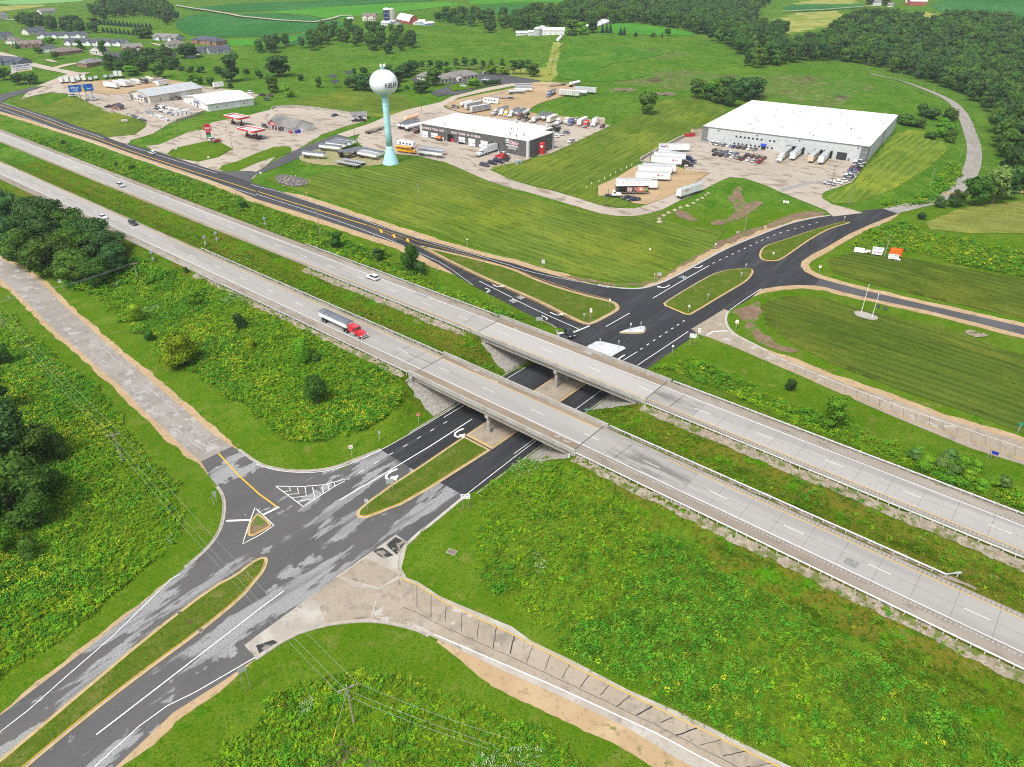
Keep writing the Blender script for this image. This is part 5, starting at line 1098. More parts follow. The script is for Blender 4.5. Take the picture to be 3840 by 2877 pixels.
REST=[]
for poly,sp,label,group in (
 ([(640,112),(660,96),(690,72),(740,62),(770,72),(820,66),(880,76),(900,92),(905,110),(860,119),(800,117),(770,102),(720,96),(690,106),(670,116)],17,'dark tree in the hollow below the farm with the blue silo','trees in the hollow below the blue silo'),
 ([(938,42),(990,32),(1060,36),(1105,42),(1095,62),(1050,72),(1020,62),(960,56)],16,'dark tree in the belt between the farm and the hill barn','tree belt between the farms'),
 ([(30,50),(60,42),(90,50),(120,58),(160,60),(205,66),(212,72),(190,74),(150,72),(100,66),(60,62)],12,'dark leafy tree in the wood behind the housing estate','wood behind the housing estate'),
 ([(190,35),(230,15),(300,8),(360,18),(385,45),(360,56),(340,40),(290,36),(240,40),(215,48)],13,'leafy tree in the wood behind the spruce windbreak','wood behind the spruce windbreak'),
 ([(230,150),(270,141),(350,131),(365,137),(400,150),(345,152),(262,160),(235,160)],8,'dark leafy tree in the belt between the gravel yard and the houses','tree belt behind the gravel yard'),
 ([(555,112),(580,100),(620,95),(625,104),(600,118),(565,120)],14,'tree in the dark clump at the field edge','clump at the field edge')):
    P=fill(poly,sp,wrng);P=P[np.argsort(np.hypot(P[:,0],P[:,1]))]
    for (x,y) in P[:24]:
        h=wrng.uniform(9,14)*(0.72 if 'gravel' in group else 1);place_tree(x,y,h,h*wrng.uniform(0.72,0.95),'round',random.choice(['dark','dark','mid']),label,group)
    REST.append(P[24:])
Q=np.vstack(REST);h=wrng.uniform(9,14,len(Q));w=h*0.8/7.6;ms=[tree_mesh('round',c,v, True) for c in ('dark','mid') for v in range(3)]
gn_scatter('distant_trees',np.column_stack([Q,H(Q[:,0],Q[:,1])]),np.column_stack([w,w,h/10]),wrng.uniform(0,6.28,len(Q)),wrng.integers(0,len(ms),len(Q)),ms,label='far trees massed behind the houses and farms',cat='wood')
# tall weeds, flowers and grass clumps (uncountable cover)
def clump_mesh(n,h,spread,m,seed,lw=0.1,flower=None):
    r=np.random.default_rng(seed);k=n
    p=np.column_stack([r.normal(0,spread,k),r.normal(0,spread,k),r.uniform(0.25,1.0,k)*h]);nr=np.column_stack([r.normal(0,0.5,k),r.normal(0,0.5,k),np.full(k,1.3)])
    me=leaf_cloud(p,nr,lw,r,m,'weed_clump',0.3)
    if flower is not None:
        me.materials.append(flower);mi=np.zeros(k,np.int32);mi[(p[:,2]>h*0.78)&(r.random(k)<0.6)]=1;me.polygons.foreach_set('material_index',mi)
    return me
m_weed=[leaf_mat('weed_leaf',(0.20,0.39,0.014),0.3,0.4),leaf_mat('weed_leaf_olive',(0.21,0.35,0.02),0.3,0.4),leaf_mat('weed_leaf_deep',(0.12,0.31,0.022),0.3,0.4)]
m_flow=mat('goldenrod_flower',(0.40,0.42,0.015),rough=0.9,rnd=0.2);m_white_fl=mat('white_flower_head',(0.34,0.38,0.24),rough=0.9);m_grassblade=leaf_mat('grass_blade',(0.17,0.26,0.02),0.35,0.35)
WM=[clump_mesh(34,0.95,0.24,m_weed[0],1,0.16),clump_mesh(30,0.8,0.25,m_weed[1],2,0.14),clump_mesh(36,1.1,0.27,m_weed[2],3,0.17),clump_mesh(46,1.0,0.30,m_weed[1],4,0.11,m_flow),clump_mesh(40,0.9,0.28,m_weed[0],5,0.12,m_flow),clump_mesh(30,0.4,0.36,m_grassblade,6,0.10),clump_mesh(40,0.9,0.3,m_weed[2],7,0.11,m_white_fl)]
def vnoise(X,Y,sc,seed):
    r=np.random.default_rng(seed);g=r.random((64,64));x,y=X/sc,Y/sc;i,j=np.floor(x).astype(int),np.floor(y).astype(int);fx,fy=x-i,y-j;fx=fx*fx*(3-2*fx);fy=fy*fy*(3-2*fy)
    return (g[i%64,j%64]*(1-fx)+g[(i+1)%64,j%64]*fx)*(1-fy)+(g[i%64,(j+1)%64]*(1-fx)+g[(i+1)%64,(j+1)%64]*fx)*fy
def weeds(name,W,sp,flower,hmul,grass=0.15,dens=0.9,label='weeds',gap=7.5):
    lo,hi=W.min(0),W.max(0);X,Y=np.meshgrid(np.arange(lo[0],hi[0],sp),np.arange(lo[1],hi[1],sp));X=(X+wrng.uniform(-.5,.5,X.shape)*sp).ravel();Y=(Y+wrng.uniform(-.5,.5,Y.shape)*sp).ravel()
    n1=vnoise(X+500,Y+500,9,3);n2=vnoise(X+500,Y+500,4,4);n3=vnoise(X+500,Y+500,16,5)
    k=pip(X+(n2-.5)*4,Y+(n1-.5)*4,W)&(wrng.random(len(X))<dens*(0.45+0.9*n2));s=X*HT[0]+Y*HT[1];o=X*HN[0]+Y*HN[1]
    k&=~((np.abs(o-near_c(s)+1.2)<6.6)|(np.abs(o-far_c(s)-0.6)<7.2)|((s>-110)&(s<-79.5))) if gap<1 else ~((o>near_c(s)-7.5)&(o<far_c(s)+7.5))
    X,Y,n1,n2,n3=X[k],Y[k],n1[k],n2[k],n3[k];u=wrng.random(len(X))
    idx=np.where(u<0.4,0,np.where(u<0.7,1,2));idx=np.where((n3>0.62)&(u<0.8),2,idx)
    fl_=wrng.random(len(X))<0.8*flower*np.clip((0.5*n1+0.5*n3-0.4)*4,0,1);idx=np.where(fl_,np.where(u<0.5,3,4),idx);idx=np.where(wrng.random(len(X))<grass,5,idx);idx=np.where((n1<0.12)&(n3<0.4)&(u<0.5),6,idx)
    sc=hmul*wrng.uniform(0.65,1.3,len(X))*(0.55+0.5*n2+0.55*n3)
    return gn_scatter(name,np.column_stack([X,Y,H(X,Y)-0.05]),np.column_stack([sc*1.1,sc*1.1,sc]),wrng.uniform(0,6.28,len(X)),idx,WM,label=label,cat='weeds')
weeds('weeds_southeast',W_WEED['se'],0.55,0.06,0.66,0.4,0.85,'tall green weeds on the slope between the highway and the lower ramp')
weeds('weeds_northwest',W_WEED['nw'],0.52,0.42,0.74,0.1,1.0,'dense weeds and yellow flowers on the slope left of the underpass')
weeds('weeds_west',W_WEED['left'],0.52,0.55,0.76,0.1,1.0,'dense yellow-flowered weeds left of the intersection')
weeds('weeds_south',W_WEED['bottom'],0.52,0.3,0.72,0.15,1.0,'weeds and yellow flowers round the power pole at the bottom')
weeds('weeds_strip',W_WEED['strip'],0.85,0.25,0.9,0.4,0.8,'rough weeds on the strip between highway and frontage road')
weeds('weeds_northeast',W_WEED['ne'],0.8,0.1,0.9,0.3,0.85,'rough weeds between the highway and the right-hand ramp')
weeds('weeds_east',W_WEED['east'],0.95,0.6,0.9,0.3,0.8,'weeds with yellow flowers beside the roadside advertising boards')
weeds('weeds_bank',W_WEED['bank'],1.0,0.1,1.2,0.2,0.9,'rank green weeds on the bank of the winding lane')
# sumac thicket below the clump
weeds('sumac_thicket',lay([(150,620),(210,590),(290,560),(350,585),(372,605),(280,615),(200,645)]),0.8,0.0,1.6,0.0,1.0,'dark green sumac thicket below the tree clump')
# tussocks on embankments and median
def tussocks(name,P,sp,label):
    W=np.array([so(*p) for p in P]); return weeds(name,W,sp,0.02,0.6,0.75,0.5,label,0.3)

tussocks('median_tussocks',[(s,float(near_c(s))+6.2) for s in np.linspace(-330,60,30)]+[(s,float(far_c(s))-7.6) for s in np.linspace(60,-330,30)],0.75,'tufty olive grass in the highway median')
tussocks('bank_tussocks',[(s,float(near_c(s))-9.0) for s in np.linspace(-66,60,20)]+[(s,float(near_c(s))-18) for s in np.linspace(60,-66,20)],0.75,'tufty olive grass on the bank above the lower weeds')
tussocks('west_bank_tussocks',[(s,float(near_c(s))-9.0) for s in np.linspace(-225,-122,20)]+[(s,float(near_c(s))-14) for s in np.linspace(-122,-225,20)],0.75,'tufty olive grass on the bank under the red semi truck')
tussocks('north_bank_tussocks',[(s,float(far_c(s))+8.0) for s in np.linspace(-400,60,40)]+[(s,float(far_c(s))+14) for s in np.linspace(60,-400,40)],0.9,'tufty grass on the far bank of the highway')

# ------------------------------------------------------------------ buildings
m_wallw=mat('white_siding',(0.62,0.63,0.62),rough=0.7,layers=[((0.52,0.53,0.52),0.5,0.5,0.7)])
m_cream=mat('cream_siding',(0.55,0.52,0.44),rough=0.7,layers=[((0.48,0.45,0.38),0.5,0.5,0.7)])
m_greysid=mat('grey_siding',(0.30,0.33,0.35),rough=0.7)
m_brick=mat('brown_brick',(0.24,0.13,0.09),rough=0.9,layers=[((0.32,0.20,0.15),1.5,0.45,0.65)])
m_bluesid=mat('blue_grey_siding',(0.12,0.14,0.19),rough=0.7)
m_shdark=mat('dark_shingles',(0.055,0.062,0.082),rough=0.9,layers=[((0.085,0.092,0.11),0.6,0.45,0.65)])
m_shbrown=mat('brown_shingles',(0.14,0.115,0.10),rough=0.9,layers=[((0.19,0.16,0.14),0.5,0.45,0.65)])
m_shgrey=mat('grey_shingles',(0.16,0.155,0.145),rough=0.9,layers=[((0.21,0.20,0.19),0.5,0.45,0.65),((0.11,0.105,0.10),0.25,0.55,0.68)])
m_glass=mat('dark_window',(0.02,0.025,0.03),rough=0.12,spec=0.6)
m_trim=mat('white_trim',(0.70,0.70,0.68),rough=0.6)
m_metalroof=mat('grey_metal_roof',(0.40,0.42,0.43),rough=0.5,metal=0.2,layers=[((0.34,0.36,0.37),0.3,0.45,0.65)])
m_whiteroof=mat('white_membrane',(0.58,0.58,0.58),rough=0.8,layers=[((0.50,0.50,0.49),0.12,0.43,0.6),((0.36,0.35,0.33),0.3,0.58,0.72),((0.64,0.64,0.64),0.5,0.5,0.62),((0.42,0.41,0.39),0.9,0.6,0.7,R(-33),4)])
m_whsepanel=mat('warehouse_panel',(0.44,0.46,0.46),rough=0.85,layers=[((0.39,0.41,0.41),0.4,0.45,0.65),((0.5,0.52,0.52),1.0,0.55,0.7)])
m_whsedark=mat('warehouse_dark_panel',(0.15,0.16,0.16),rough=0.85,layers=[((0.12,0.13,0.13),0.6,0.45,0.65)])
m_seamlight=mat('panel_seam',(0.54,0.56,0.56),rough=0.85)
m_twdark=mat('charcoal_panel',(0.085,0.085,0.082),rough=0.9,layers=[((0.12,0.118,0.112),0.8,0.45,0.65)])
m_doorw=mat('white_overhead_door',(0.66,0.69,0.70),rough=0.5)
m_black=mat('black_opening',(0.008,0.008,0.009),rough=0.9)
m_red=paint('signal_red',(0.50,0.018,0.03));m_blue=paint('awning_blue',(0.015,0.04,0.36));m_lblue=paint('tower_blue',(0.34,0.60,0.64),rough=0.45,layers=[((0.28,0.52,0.56),0.3,0.45,0.7)])
m_pink=mat('pale_pink_letters',(0.72,0.55,0.57),rough=0.6);m_letw=mat('white_letters',(0.82,0.82,0.82),rough=0.6);m_letb=mat('black_letters',(0.02,0.02,0.022),rough=0.6)
m_metal=paint('brushed_metal',(0.55,0.56,0.57),rough=0.35,metal=0.8);m_dkmetal=mat('dark_metal',(0.05,0.05,0.055),rough=0.6,metal=0.3)
m_silo_c=mat('silo_concrete',(0.42,0.40,0.36),rough=0.9,layers=[((0.34,0.32,0.28),0.6,0.45,0.65)]);m_silo_b=paint('silo_blue',(0.012,0.025,0.10),rough=0.35)
m_barnred=mat('barn_red',(0.36,0.07,0.05),rough=0.85,layers=[((0.28,0.06,0.045),0.5,0.45,0.65)])
def frame(A,B,C=None):
    """ground frame from two (front) survey points: origin, rotation, length, depth"""
    a,b=at(*A),at(*B);d=(b-a).to_2d();L=d.length;u=d/L;D=10.0
    if C is not None:
        c=at(*C);D=(c-b).to_2d().dot(Vector((-u.y,u.x)))
    return a,math.atan2(u.y,u.x),L,abs(D)
def base_z(o,rz,L,D):
    c,s=math.cos(rz),math.sin(rz); return min(gz(o.x+c*x-s*y,o.y+s*x+c*y) for x in (0,L) for y in (0,D))
def panel(name,parent,x0,x1,z0,z1,y,m,t=0.06,axis='y',at_=0.0):
    b=MB()
    if axis=='y':b.box(x0,x1,y-t,y,z0,z1,m)
    else:b.box(y,y+t,x0,x1,z0,z1,m)
    return b.build(name,parent)
def frame_window(parent,x0,x1,z0,z1,y=0.0,axis='y',m=None):
    """window with frame and recessed pane"""
    b=MB();w=panel('window',parent,x0-0.07,x1+0.07,z0-0.07,z1+0.07,y,m_trim if m is None else m,0.05,axis)
    if axis=='y':panel('pane',w,x0,x1,z0,z1,y-0.05,m_glass,0.02,axis)
    else:panel('pane',w,x0,x1,z0,z1,y+0.05,m_glass,0.02,axis)
    return w
def gable_roof(name,parent,L,D,zw,rise,m,over=0.5,along='x',th=0.14,mwall=None):
    b=MB()
    if along=='x':
        pr=[(-over,zw-over*rise/(D/2)),(D/2,zw+rise),(D+over,zw-over*rise/(D/2))]
        top=[(p[0],p[1]+th) for p in pr];V=[(x,y,z) for x in (-over,L+over) for (y,z) in pr+top[::-1]]
        # 6 points per end
        F=[(0,1,4,5),(1,2,3,4),(6,11,10,7),(7,10,9,8),(5,4,10,11),(4,3,9,10),(0,6,7,1),(1,7,8,2),(0,5,11,6),(2,8,9,3)]
    else:
        pr=[(-over,zw-over*rise/(L/2)),(L/2,zw+rise),(L+over,zw-over*rise/(L/2))]
        top=[(p[0],p[1]+th) for p in pr];V=[(x,y,z) for y in (-over,D+over) for (x,z) in pr+top[::-1]]
        F=[(5,4,1,0),(4,3,2,1),(7,10,11,6),(8,9,10,7),(11,10,4,5),(10,9,3,4),(1,7,6,0),(2,8,7,1),(6,11,5,0),(3,9,8,2)]
    b.add(V,F,m); return b.build(name,parent)
def hip_roof(name,parent,x0,x1,y0,y1,zw,rise,m,over=0.5):
    x0-=over;x1+=over;y0-=over;y1+=over;w=min(x1-x0,y1-y0)/2;b=MB()
    if x1-x0>=y1-y0:r=[(x0+w,(y0+y1)/2),(x1-w,(y0+y1)/2)]
    else:r=[((x0+x1)/2,y0+w),((x0+x1)/2,y1-w)]
    V=[(x0,y0,zw),(x1,y0,zw),(x1,y1,zw),(x0,y1,zw),(*r[0],zw+rise),(*r[1],zw+rise)]
    F=[(0,1,5,4),(1,2,5),(2,3,4,5),(3,0,4),(3,2,1,0)] if x1-x0>=y1-y0 else [(0,1,4),(1,2,5,4),(2,3,5),(3,0,4,5),(3,2,1,0)]
    b.add(V,F,m); return b.build(name,parent)
def gable_walls(parent,L,D,h,rise,m,along='x',name='wall'):
    b=MB()
    if along=='x':prof=[(0,-0.6),(D,-0.6),(D,h),(D/2,h+rise),(0,h)];V=[(x,y,z) for x in (0,L) for y,z in prof]
    else:prof=[(0,-0.6),(L,-0.6),(L,h),(L/2,h+rise),(0,h)];V=[(x,y,z) for y in (0,D) for x,z in prof]
    n=5;F=[tuple(range(n-1,-1,-1)),tuple(range(n,2*n))]+[(i,(i+1)%n,n+(i+1)%n,n+i) for i in range(n)]
    b.add(V,F,m); return b.build(name,parent)
def house(label,A,B,D,h,rise,mw,mr,hip=False,along='x',gables=0,garage=0,brick=False,name='house',chimney=False,windows=4):
    o,rz,L,_=frame(A,B);o.z=base_z(o,rz,L,D)+0.1
    root=thing(name,label,'house',loc=o,rz=rz)
    if hip:
        b=MB();b.box(0,L,0,D,-0.6,h,mw);b.build('wall',root);rf=hip_roof('roof',root,0,L,0,D,h,rise,mr)
    else:
        gable_walls(root,L,D,h,rise,mw,along);rf=gable_roof('roof',root,L,D,h,rise,mr,0.5,along)
    if chimney:b=MB();b.box(L*0.7,L*0.7+0.9,D*0.4,D*0.4+0.8,h,h+rise+0.9,m_brick);b.build('chimney',rf)
    for g in range(gables):
        gx=L*(g+0.5)/gables;gw=min(5.0,L/gables*0.55);b=MB()
        V=[(gx-gw/2,-1.6,-0.5),(gx+gw/2,-1.6,-0.5),(gx+gw/2,-1.6,h-0.3),(gx,-1.6,h+gw*0.32),(gx-gw/2,-1.6,h-0.3)];V+=[(x,D*0.4,z) for x,y,z in V]
        b.add(V,[(4,3,2,1,0)[::-1],(0,5,6,1),(1,6,7,2),(0,4,9,5)],mw);b.build('front_gable',root)
        b=MB();e=0.4;z0=h-0.3-e*0.64;V=[(gx-gw/2-e,-2.0,z0),(gx,-2.0,h+gw*0.32+0.06),(gx+gw/2+e,-2.0,z0),(gx-gw/2-e,D*0.45,z0),(gx,D*0.45,h+gw*0.32+0.06),(gx+gw/2+e,D*0.45,z0)]
        b.add(V,[(0,1,4,3),(1,2,5,4)],mr);b.build('gable_roof',root)
        if garage:panel('garage_door',root,gx-gw*0.36,gx+gw*0.36,0.05,2.2,-1.6,m_doorw)
        else:frame_window(root,gx-0.8,gx+0.8,0.9,2.0,-1.6)
    if garage and not gables:panel('garage_door',root,L*0.12,L*0.12+4.6,0.05,2.2,0,m_doorw)
    if not gables or gables<3:
        panel('door',root,L*0.55,L*0.55+1.0,0.0,2.1,0,m_bluesid)
    for i in range(windows):
        x=L*(i+0.5)/windows
        if gables and any(abs(x-L*(g+0.5)/gables)<3 for g in range(gables)): continue
        if garage and not gables and x<L*0.12+6: continue
        frame_window(root,x-0.6,x+0.6,1.0,2.1,0)
    for y in (D*0.3,D*0.7):frame_window(root,y-0.5,y+0.5,1.0,2.1,L,'x')
    return root
E_= lambda x,y:(x*0.20848,11.52+y*0.20848)
R2= lambda x,y:(241.94+x*0.21754,46.08+y*0.21754)
house('long dark-roofed row of houses, farther one, with four white front gables',E_(388,347),E_(880,337),11,3.0,2.6,m_wallw,m_shdark,gables=4,garage=1,name='row_house')
house('long dark-roofed row of houses, nearer one, with six front gables',E_(668,415),E_(1290,425),11,3.0,2.6,m_wallw,m_shdark,gables=6,garage=1,name='row_house')
house('white house with dark hip roof on the estate street',E_(440,493),E_(600,480),12,3.2,2.8,m_wallw,m_shdark,hip=True,garage=1)
house('low brown brick house with brown hip roof and chimney on the corner lawn',E_(600,528),E_(868,492),14,3.0,3.0,m_brick,m_shbrown,hip=True,chimney=True)
house('wide house with brown shingle roof and several front gables',E_(205,445),E_(440,432),13,3.0,3.0,m_brick,m_shbrown,gables=3)
house('cream house with brown hip roof beside the wide brown-roofed house',E_(62,402),E_(185,400),12,3.0,2.8,m_cream,m_shbrown,hip=True,garage=1)
house('pale gable house with dark roof at the left edge of the estate',E_(-60,372),E_(150,338),12,3.2,3.2,m_wallw,m_shdark,gables=2)
house('cream gable house with dark roof below the estate wood',E_(300,310),E_(482,286),12,3.2,3.0,m_cream,m_shdark)
house('small cream gable house left of the brick double-garage house',E_(932,498),E_(1050,505),10,3.0,2.8,m_cream,m_shgrey,along='y')
house('grey-brown hip-roofed house beside the estate side street',E_(905,648),E_(1105,610),11,3.0,2.8,m_brick,m_shgrey,hip=True)
house('dark-roofed house at the lower left edge of the estate',E_(-40,610),E_(200,630),12,3.0,3.0,m_bluesid,m_shdark,gables=2)
house('white farmhouse-like house at the far upper left',E_(-30,152),E_(90,135),10,4.5,3.2,m_wallw,m_shgrey)
house('grey-blue house with a white garage door below the crop field',R2(408,185),R2(640,200),11,3.2,2.8,m_greysid,m_shgrey,gables=2,garage=1)
house('red brick house with dark hip roof at the crop field edge',R2(788,218),R2(1040,248),14,4.0,3.2,m_brick,m_shdark,hip=True,gables=2)
house('brick house with two white garage doors among the grey roofs',R2(118,305),R2(312,290),12,3.2,2.8,m_brick,m_shgrey,gables=2,garage=1)
house('brown-roofed house behind the dark roofs, next to the bright bush',R2(555,268),R2(745,250),11,3.0,2.8,m_cream,m_shbrown,hip=True)
house('long low dark-roofed row house behind the tree belt, right one',R2(250,345),R2(560,362),11,3.0,2.6,m_greysid,m_shdark,gables=2)
house('long low brick row house with dark roof behind the tree belt, left one',R2(-20,398),R2(290,372),11,3.0,2.6,m_brick,m_shdark,windows=7)
house('white-walled house with dark roof right of the wide dark tree',R2(868,332),R2(992,302),11,3.0,2.6,m_wallw,m_shdark,hip=True)
house('grey house with two gables, rightmost of the estate',R2(975,330),R2(1185,312),11,3.2,2.8,m_greysid,m_shdark,gables=2)
house('small grey garden shed with a flat pale deck',R2(765,370),R2(830,362),4,2.4,0.8,m_greysid,m_shgrey,windows=0,name='garden_shed')
house('brown gable house partly hidden in the estate wood',E_(430,95),E_(585,80),10,3.5,2.8,m_cream,m_shgrey)

# water tower
def water_tower():
    p=at(844.5,353);root=thing('water_tower','pale blue water tower with a white ball tank lettered KIELER','water tower',loc=p)
    b=MB();b.lathe([(4.05,-0.3),(4.0,0.1),(3.45,1.6),(2.85,3.6),(2.2,5.6),(1.75,7.0),(1.55,8.2)],m_lblue,40);b.build('flared_base',root,smooth=True)
    b=MB();b.lathe([(1.55,8.2),(1.5,15),(1.5,24),(1.5,30.2)],m_lblue,36);c=b.build('column',root,smooth=True)
    for z in (26.6,28.2):b=MB();b.lathe([(1.5,z),(1.62,z+0.05),(1.62,z+0.22),(1.5,z+0.27)],m_lblue,36);b.build('ring',c)
    R_,V_=6.4,5.7;zc=36.3;prof=[(1.5,30.1),(1.8,30.7),(2.4,31.3)]
    prof_low=prof+[(3.4,31.9),(4.3,zc-0.62*V_)];a0=math.asin(-0.62)
    a_s=math.acos(4.3/R_) if False else None
    lo=[(1.5,30.1),(1.75,30.6),(2.3,31.1),(3.2,31.6),(4.15,32.15),(4.95,32.72)]
    b=MB();b.lathe(lo,m_lblue,48);b.build('tank_cone',root,smooth=True)
    up=[(R_*math.cos(a),zc+V_*math.sin(a)) for a in np.linspace(math.asin((32.72-zc)/V_),math.pi/2-0.03,22)];up[0]=(4.95,32.72)
    mball=mat('tank_white',(0.66,0.71,0.72),rough=0.4,spec=0.4,layers=[((0.60,0.66,0.67),0.15,0.45,0.65)])
    b=MB();b.lathe(up,mball,56);t=b.build('ball_tank',root,smooth=True)
    # lettering wrapped on the ball
    me=text_mesh('KIELER',m_letb,0.0,0.012);v=np.empty(len(me.vertices)*3);me.vertices.foreach_get('co',v);v=v.reshape(-1,3);lo_,hi_=v.min(0),v.max(0)
    bm=bmesh.new();bm.from_mesh(me);bmesh.ops.remove_doubles(bm,verts=bm.verts,dist=1e-5);bmesh.ops.triangulate(bm,faces=bm.faces)
    for _ in range(4):bmesh.ops.subdivide_edges(bm,edges=[e for e in bm.edges if e.calc_length()>0.14],cuts=1);bmesh.ops.triangulate(bm,faces=bm.faces)
    bmesh.ops.recalc_face_normals(bm,faces=bm.faces);bm.to_mesh(me);bm.free();v=np.empty(len(me.vertices)*3);me.vertices.foreach_get('co',v);v=v.reshape(-1,3)
    cam_az=math.atan2(-p.y,-p.x)
    for k in range(2):
        mm=me if k==0 else me.copy()
        az=cam_az+R(4)+(v[:,0]-lo_[0])/(hi_[0]-lo_[0])*R(58)+(R(180) if k else 0)
        zz=zc-0.3+(v[:,1]-(lo_[1]+hi_[1])/2)*2.0/(hi_[1]-lo_[1]);rr=R_*np.sqrt(np.clip(1-((zz-zc)/V_)**2,0.01,1))+0.07
        w=np.column_stack([rr*np.cos(az),rr*np.sin(az),zz]);mm.vertices.foreach_set('co',w.ravel());mm.update();link('lettering',mm,t)
    b=MB();b.cyl((0,0,41.9),(0,0,42.6),0.9,0.9,m_lblue,12);b.build('vent',root)
    for i,(x,y) in enumerate(((-0.9,0.4),(0.7,-0.5),(1.1,0.7),(-0.3,-1.0))):
        b=MB();b.cyl((x,y,42.0),(x,y,44.2),0.05,0.05,m_metal,6);b.box(x-0.22,x+0.22,y-0.12,y+0.12,43.1,44.3,m_letw);b.build('antenna',root)
    b=MB();b.cyl((0.2,0,42.4),(0.1,0,48.5),0.04,0.02,m_metal,6);b.build('whip_antenna',root)
    b=MB();b.lathe([(1.25,42.0),(1.3,42.05),(1.25,42.1)],m_metal,20);b.build('guard_ring',root)
water_tower()

# truck wash and service centre
TWP= lambda x,y:((1550+x/4.0963)*SC,(380+y/4.0963)*SC)
def truck_wash():
    P_=on_plane([TWP(100,330)],16.9)[0];o=Vector((P_[0],P_[1],0));rz,L,D0,h=R(-35.5),71.5,23.0,8.2
    c,s=math.cos(rz),math.sin(rz);z0=8.7
    D=31.2;Dr=D0
    root=thing('truck_wash','wide charcoal truck wash and repair building with a flat white roof','building',loc=(o.x,o.y,z0),rz=rz)
    b=MB();b.prism([(0.1,0.1),(L-0.1,0.1),(L-0.1,Dr),(L-6.0,Dr),(L-6.0,D),(0.1,D)],-1.0,h-0.3,m_twdark);b.build('wall',root)
    b=MB();b.prism([(-0.1,-0.1),(L+0.1,-0.1),(L+0.1,Dr+0.1),(L-5.9,Dr+0.1),(L-5.9,D+0.1),(-0.1,D+0.1)],h-0.3,h,m_whiteroof);rf=b.build('roof',root)
    for (x0,x1,y0,y1) in ((-0.15,L+0.15,-0.15,0.2),(-0.15,0.2,0.2,D+0.15),(L-0.2,L+0.15,0.2,Dr+0.15),(0.2,L-5.9,D-0.2,D+0.15),(L-6.2,L-5.9,Dr+0.15,D-0.2)):
        b=MB();b.box(x0,x1,y0,y1,h-0.32,h+0.12,m_trim);b.build('roof_edge',root)
    for x in (0,L-1.25):
        b=MB();b.box(x-0.12,x+1.3,-0.12,1.1,-1.0,h-0.32,m_whsepanel);b.build('corner_panel',root)
    b=MB();b.box(L-0.9,L+0.14,Dr-1.0,Dr+0.14,-1.0,h-0.33,m_whsepanel);b.build('corner_panel',root)
    k=L/1680.0     # survey units along the front
    X= lambda u:(u-112)*k
    doors=[(138,240,4.3,0),(290,402,4.0,1.7),(455,502,2.6,0),(562,660,4.6,9),(742,845,4.4,1.8),(896,1002,4.4,0.2),(1086,1192,4.4,0),(1250,1356,4.6,9)]
    cuts=[]
    for (u0,u1,dh,op) in doors:
        x0,x1=X(u0),X(u1);cuts.append((x0-0.3,x1+0.3,dh+0.3))
        panel('door_opening',root,x0,x1,-0.4,dh,0.09,m_black,0.02)
        if op<5:
            d=panel('overhead_door',root,x0,x1,op,dh,0.06,m_doorw,0.06)
            n=4
            for i in range(n):
                w=(x1-x0)/n;z=op+(dh-op)*(0.42 if op<1 else 0.25);panel('pane',d,x0+w*i+w*0.28,x0+w*i+w*0.72,z,z+0.42,0.0,m_glass,0.02)
            for i in range(1,4):panel('rail',d,x0,x1,op+(dh-op)*i/4-0.02,op+(dh-op)*i/4+0.02,0.0,m_metal,0.012)
        if op==9 and u0==562:panel('red_curtain',root,X(615),X(655),0.6,2.8,0.05,m_red,0.05)
        for x in (x0-0.45,x1+0.25):b=MB();b.cyl((x,-0.5,-0.2),(x,-0.5,1.6),0.13,0.13,m_trim,8);b.build('bollard',root)
    for u in (515,710,1030,1380):panel('door',root,X(u),X(u)+0.95,-0.1,2.1,0.06,m_bluesid,0.05)
    # charcoal wall panels, upper and lower courses
    n=23;w=(L-2.6)/n
    for i in range(n):
        x0=1.3+w*i+0.04;x1=1.3+w*(i+1)-0.04
        panel('wall_panel',root,x0,x1,4.75,h-0.36,0.06,m_twdark,0.06)
        if not any(x0<c1 and x1>c0 for c0,c1,_ in cuts):panel('wall_panel',root,x0,x1,0.0,4.68,0.06,m_twdark,0.06)
    ns=6;ws=(Dr-2.0)/ns
    for i in range(ns):
        for z in ((0.0,4.68),(4.75,h-0.36)):panel('wall_panel',root,1.0+ws*i+0.04,1.0+ws*(i+1)-0.04,z[0],z[1],L-0.1,m_twdark,0.07,'x')
    rt=(R(90),0,0)
    text('lettering','AUTOMATIC  TRUCK  WASH',root,m_pink,X(508)-X(140),1.15,((X(508)+X(140))/2,-0.06,5.95),rt,0.03,0.02)
    text('lettering','TRUCK · TRAILER · AG · RV  REPAIR',root,m_pink,X(1085)-X(625),1.15,((X(1085)+X(625))/2,-0.06,6.0),rt,0.03,0.02)
    m_swr=mat('sign_red',(0.55,0.12,0.16),rough=0.6)
    text('lettering','Kieler',root,m_letw,5.6,1.9,(X(1590),-0.06,5.9),rt,0.03,0.03);text('lettering','Kieler',root,m_swr,5.2,1.6,(X(1590)+0.1,-0.1,5.9),rt,0.03,0.0)
    panel('sign_underline',root,X(1530),X(1642),4.95,5.12,-0.06,m_swr,0.03)
    b=MB();b.cyl((X(1490),0.0,6.4),(X(1490),-0.14,6.4),1.05,1.05,m_letw,24);d=b.build('round_emblem',root);b=MB();b.cyl((X(1490),-0.14,6.4),(X(1490),-0.17,6.4),0.75,0.75,m_twdark,24);b.build('emblem_centre',d)
    text('emblem_stroke','/',root,m_letw,0.7,1.5,(X(1490),-0.19,6.4),rt,0.01,0.02)
    text('lettering','SERVICE CENTER',root,m_letw,7.0,0.85,(X(1556),-0.06,4.25),rt,0.03,0.02);text('lettering','608-568-7255',root,m_letw,5.2,0.7,(X(1556),-0.06,3.1),rt,0.03,0.015)
